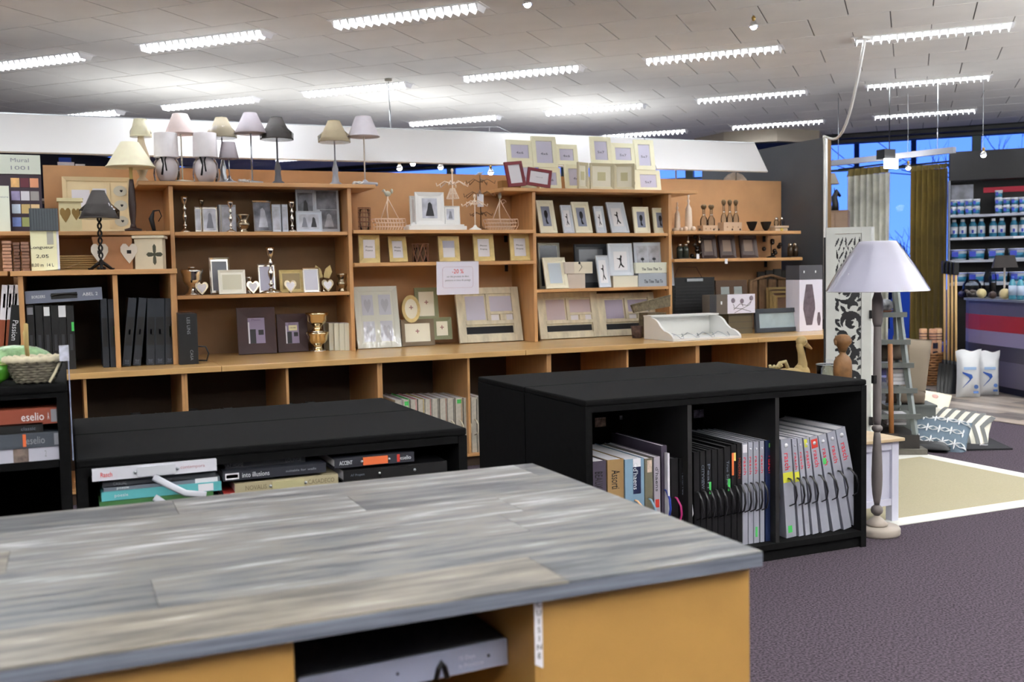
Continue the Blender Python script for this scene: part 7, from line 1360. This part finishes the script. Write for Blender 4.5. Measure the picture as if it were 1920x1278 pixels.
a, b = PD(1545, 308, 11.8), PD(1790, 284, 10.6); t = thing('light_track', 'pale horizontal track beam before the window', 'light track', a, math.atan2(b.y - a.y, b.x - a.x)); L = (b - a).length; part('beam', G().box(0, -.03, -.03, L, .03, .03), mat('grey_beam', (150, 152, 160), .5), t)
for f_ in (.12, .88): part('hanger', G().tube([(L * f_, 0, .03), (L * f_, 0, CZ - a.z)], .004, 5), STEEL, t)
p = PD(1661, 302, 10.95); t = thing('floodlight', 'bright white floodlight in a black housing under the window track', 'floodlight', p); part('housing', G().box(-.075, -.06, .02, .075, .06, .12), BLK, t); part('bracket', G().tube([(0, -.05, .12), (0, -.05, CZ - p.z)], .006, 5), BLK, t)
part('lens', G().box(-.085, -.085, -.085, .085, -.065, .015), mat('bright_lens', (255, 255, 255), .5, emit=30), t)
# ---------------------------------------------------------------- spots, cables
SPM = mat('halogen_glow', (255, 250, 240), .4, emit=25); BRS = mat('brass', (170, 140, 80), .35, .8)
def spot(lab, px, py, D=None, z=None, wl=None):
    p = PZ(px, py, z) if z else PD(px, py, D); t = thing('halogen_spot', lab, 'spotlight', p, 0, 'halogen spots on wires')
    part('wire', G().tube([(0, .01, .05), (.004, .01, (wl or CZ - p.z) * .5), (0, .01, wl or CZ - p.z)], .0025, 4), STEEL, t); part('socket', G().lathe([(.012, .03), (.016, .055), (.006, .07)], 8), BRS, t)
    part('reflector', G().lathe([(.012, .036), (.03, .005), (.034, -.012), (.024, -.012)], 12), mat('mirror_reflector', (230, 230, 230), .1, 1), t); part('bulb', G().ball((0, 0, -.008), .027, 10), SPM, t)
spot('halogen spot hanging in the middle of the ceiling, right of centre', 1413, 47, z=3.33); spot('halogen spot at the top edge of the view', 989, 5, z=3.33)
spot('halogen spot glowing before the black paint rack header', 1844, 289, D=10.5); spot('small halogen spot between the two window curtains', 1703, 313, D=11.5)
SPZ = 3.02
s0, s1 = PD(733, 300, 10.6), PD(935, 300, 10.6); tag(part('spot_cable', G().tube([V((s0.x, s0.y, CZ)), V((s0.x, s0.y, SPZ)), V((s1.x, s1.y, SPZ)), V((s1.x + .25, s1.y - .3, SPZ - .2))], .004, 5), STEEL), 'thin steel cable behind the pelmet carrying four small halogen spots', 'cable')
for px, py, lab in ((749, 314, 'leftmost'), (774, 305, 'second from the left'), (826, 312, 'third from the left'), (920, 322, 'rightmost')): spot(f'small halogen spot in the gap under the pelmet, {lab} of four', px, py, D=10.6, wl=SPZ - PD(px, py, 10.6).z)
p = PZ(728, 148, CZ); z2 = PY(733, 240, pyb + .25); t = thing('ceiling_hanger', 'thin wire from a ceiling rose down to the pelmet', 'hanger', p); part('rose', G().lathe([(.035, -.02), (.035, -.001), (1e-4, -.0005)], 14), mat('beige_rose', (176, 170, 156), .6), t); part('wire', G().tube([(0, 0, -.025), (z2.x - p.x, z2.y - p.y, z2.z - p.z)], .005, 5), STEEL, t)
p = PZ(1622, 72, CZ - .01); e = PX(1545, 255, XR - .02); g = G(); pts = []
for i in range(13): f_ = i / 12; q_ = p.lerp(e, f_); pts.append(q_ - V((0, 0, .42 * math.sin(math.pi * f_) * (1 - .3 * f_))))
cz2 = PX(1545, 262, XR - .02); pts += [V((XR - .015, PYN - .03, PTN - .08)), V((XR - .015, PYN - .03, 1.9)), V((XR - .015, PYN - .03, 1.0))]
t = thing('power_cable', 'white cable sagging from the ceiling and running down the partition edge', 'cable', (0, 0, 0)); part('cable', G().tube(pts, .013, 6), WHITE, t); part('ceiling_plug', G().box(p.x - .06, p.y - .04, CZ - .02, p.x + .06, p.y + .04, CZ - .001), WHITE, t)
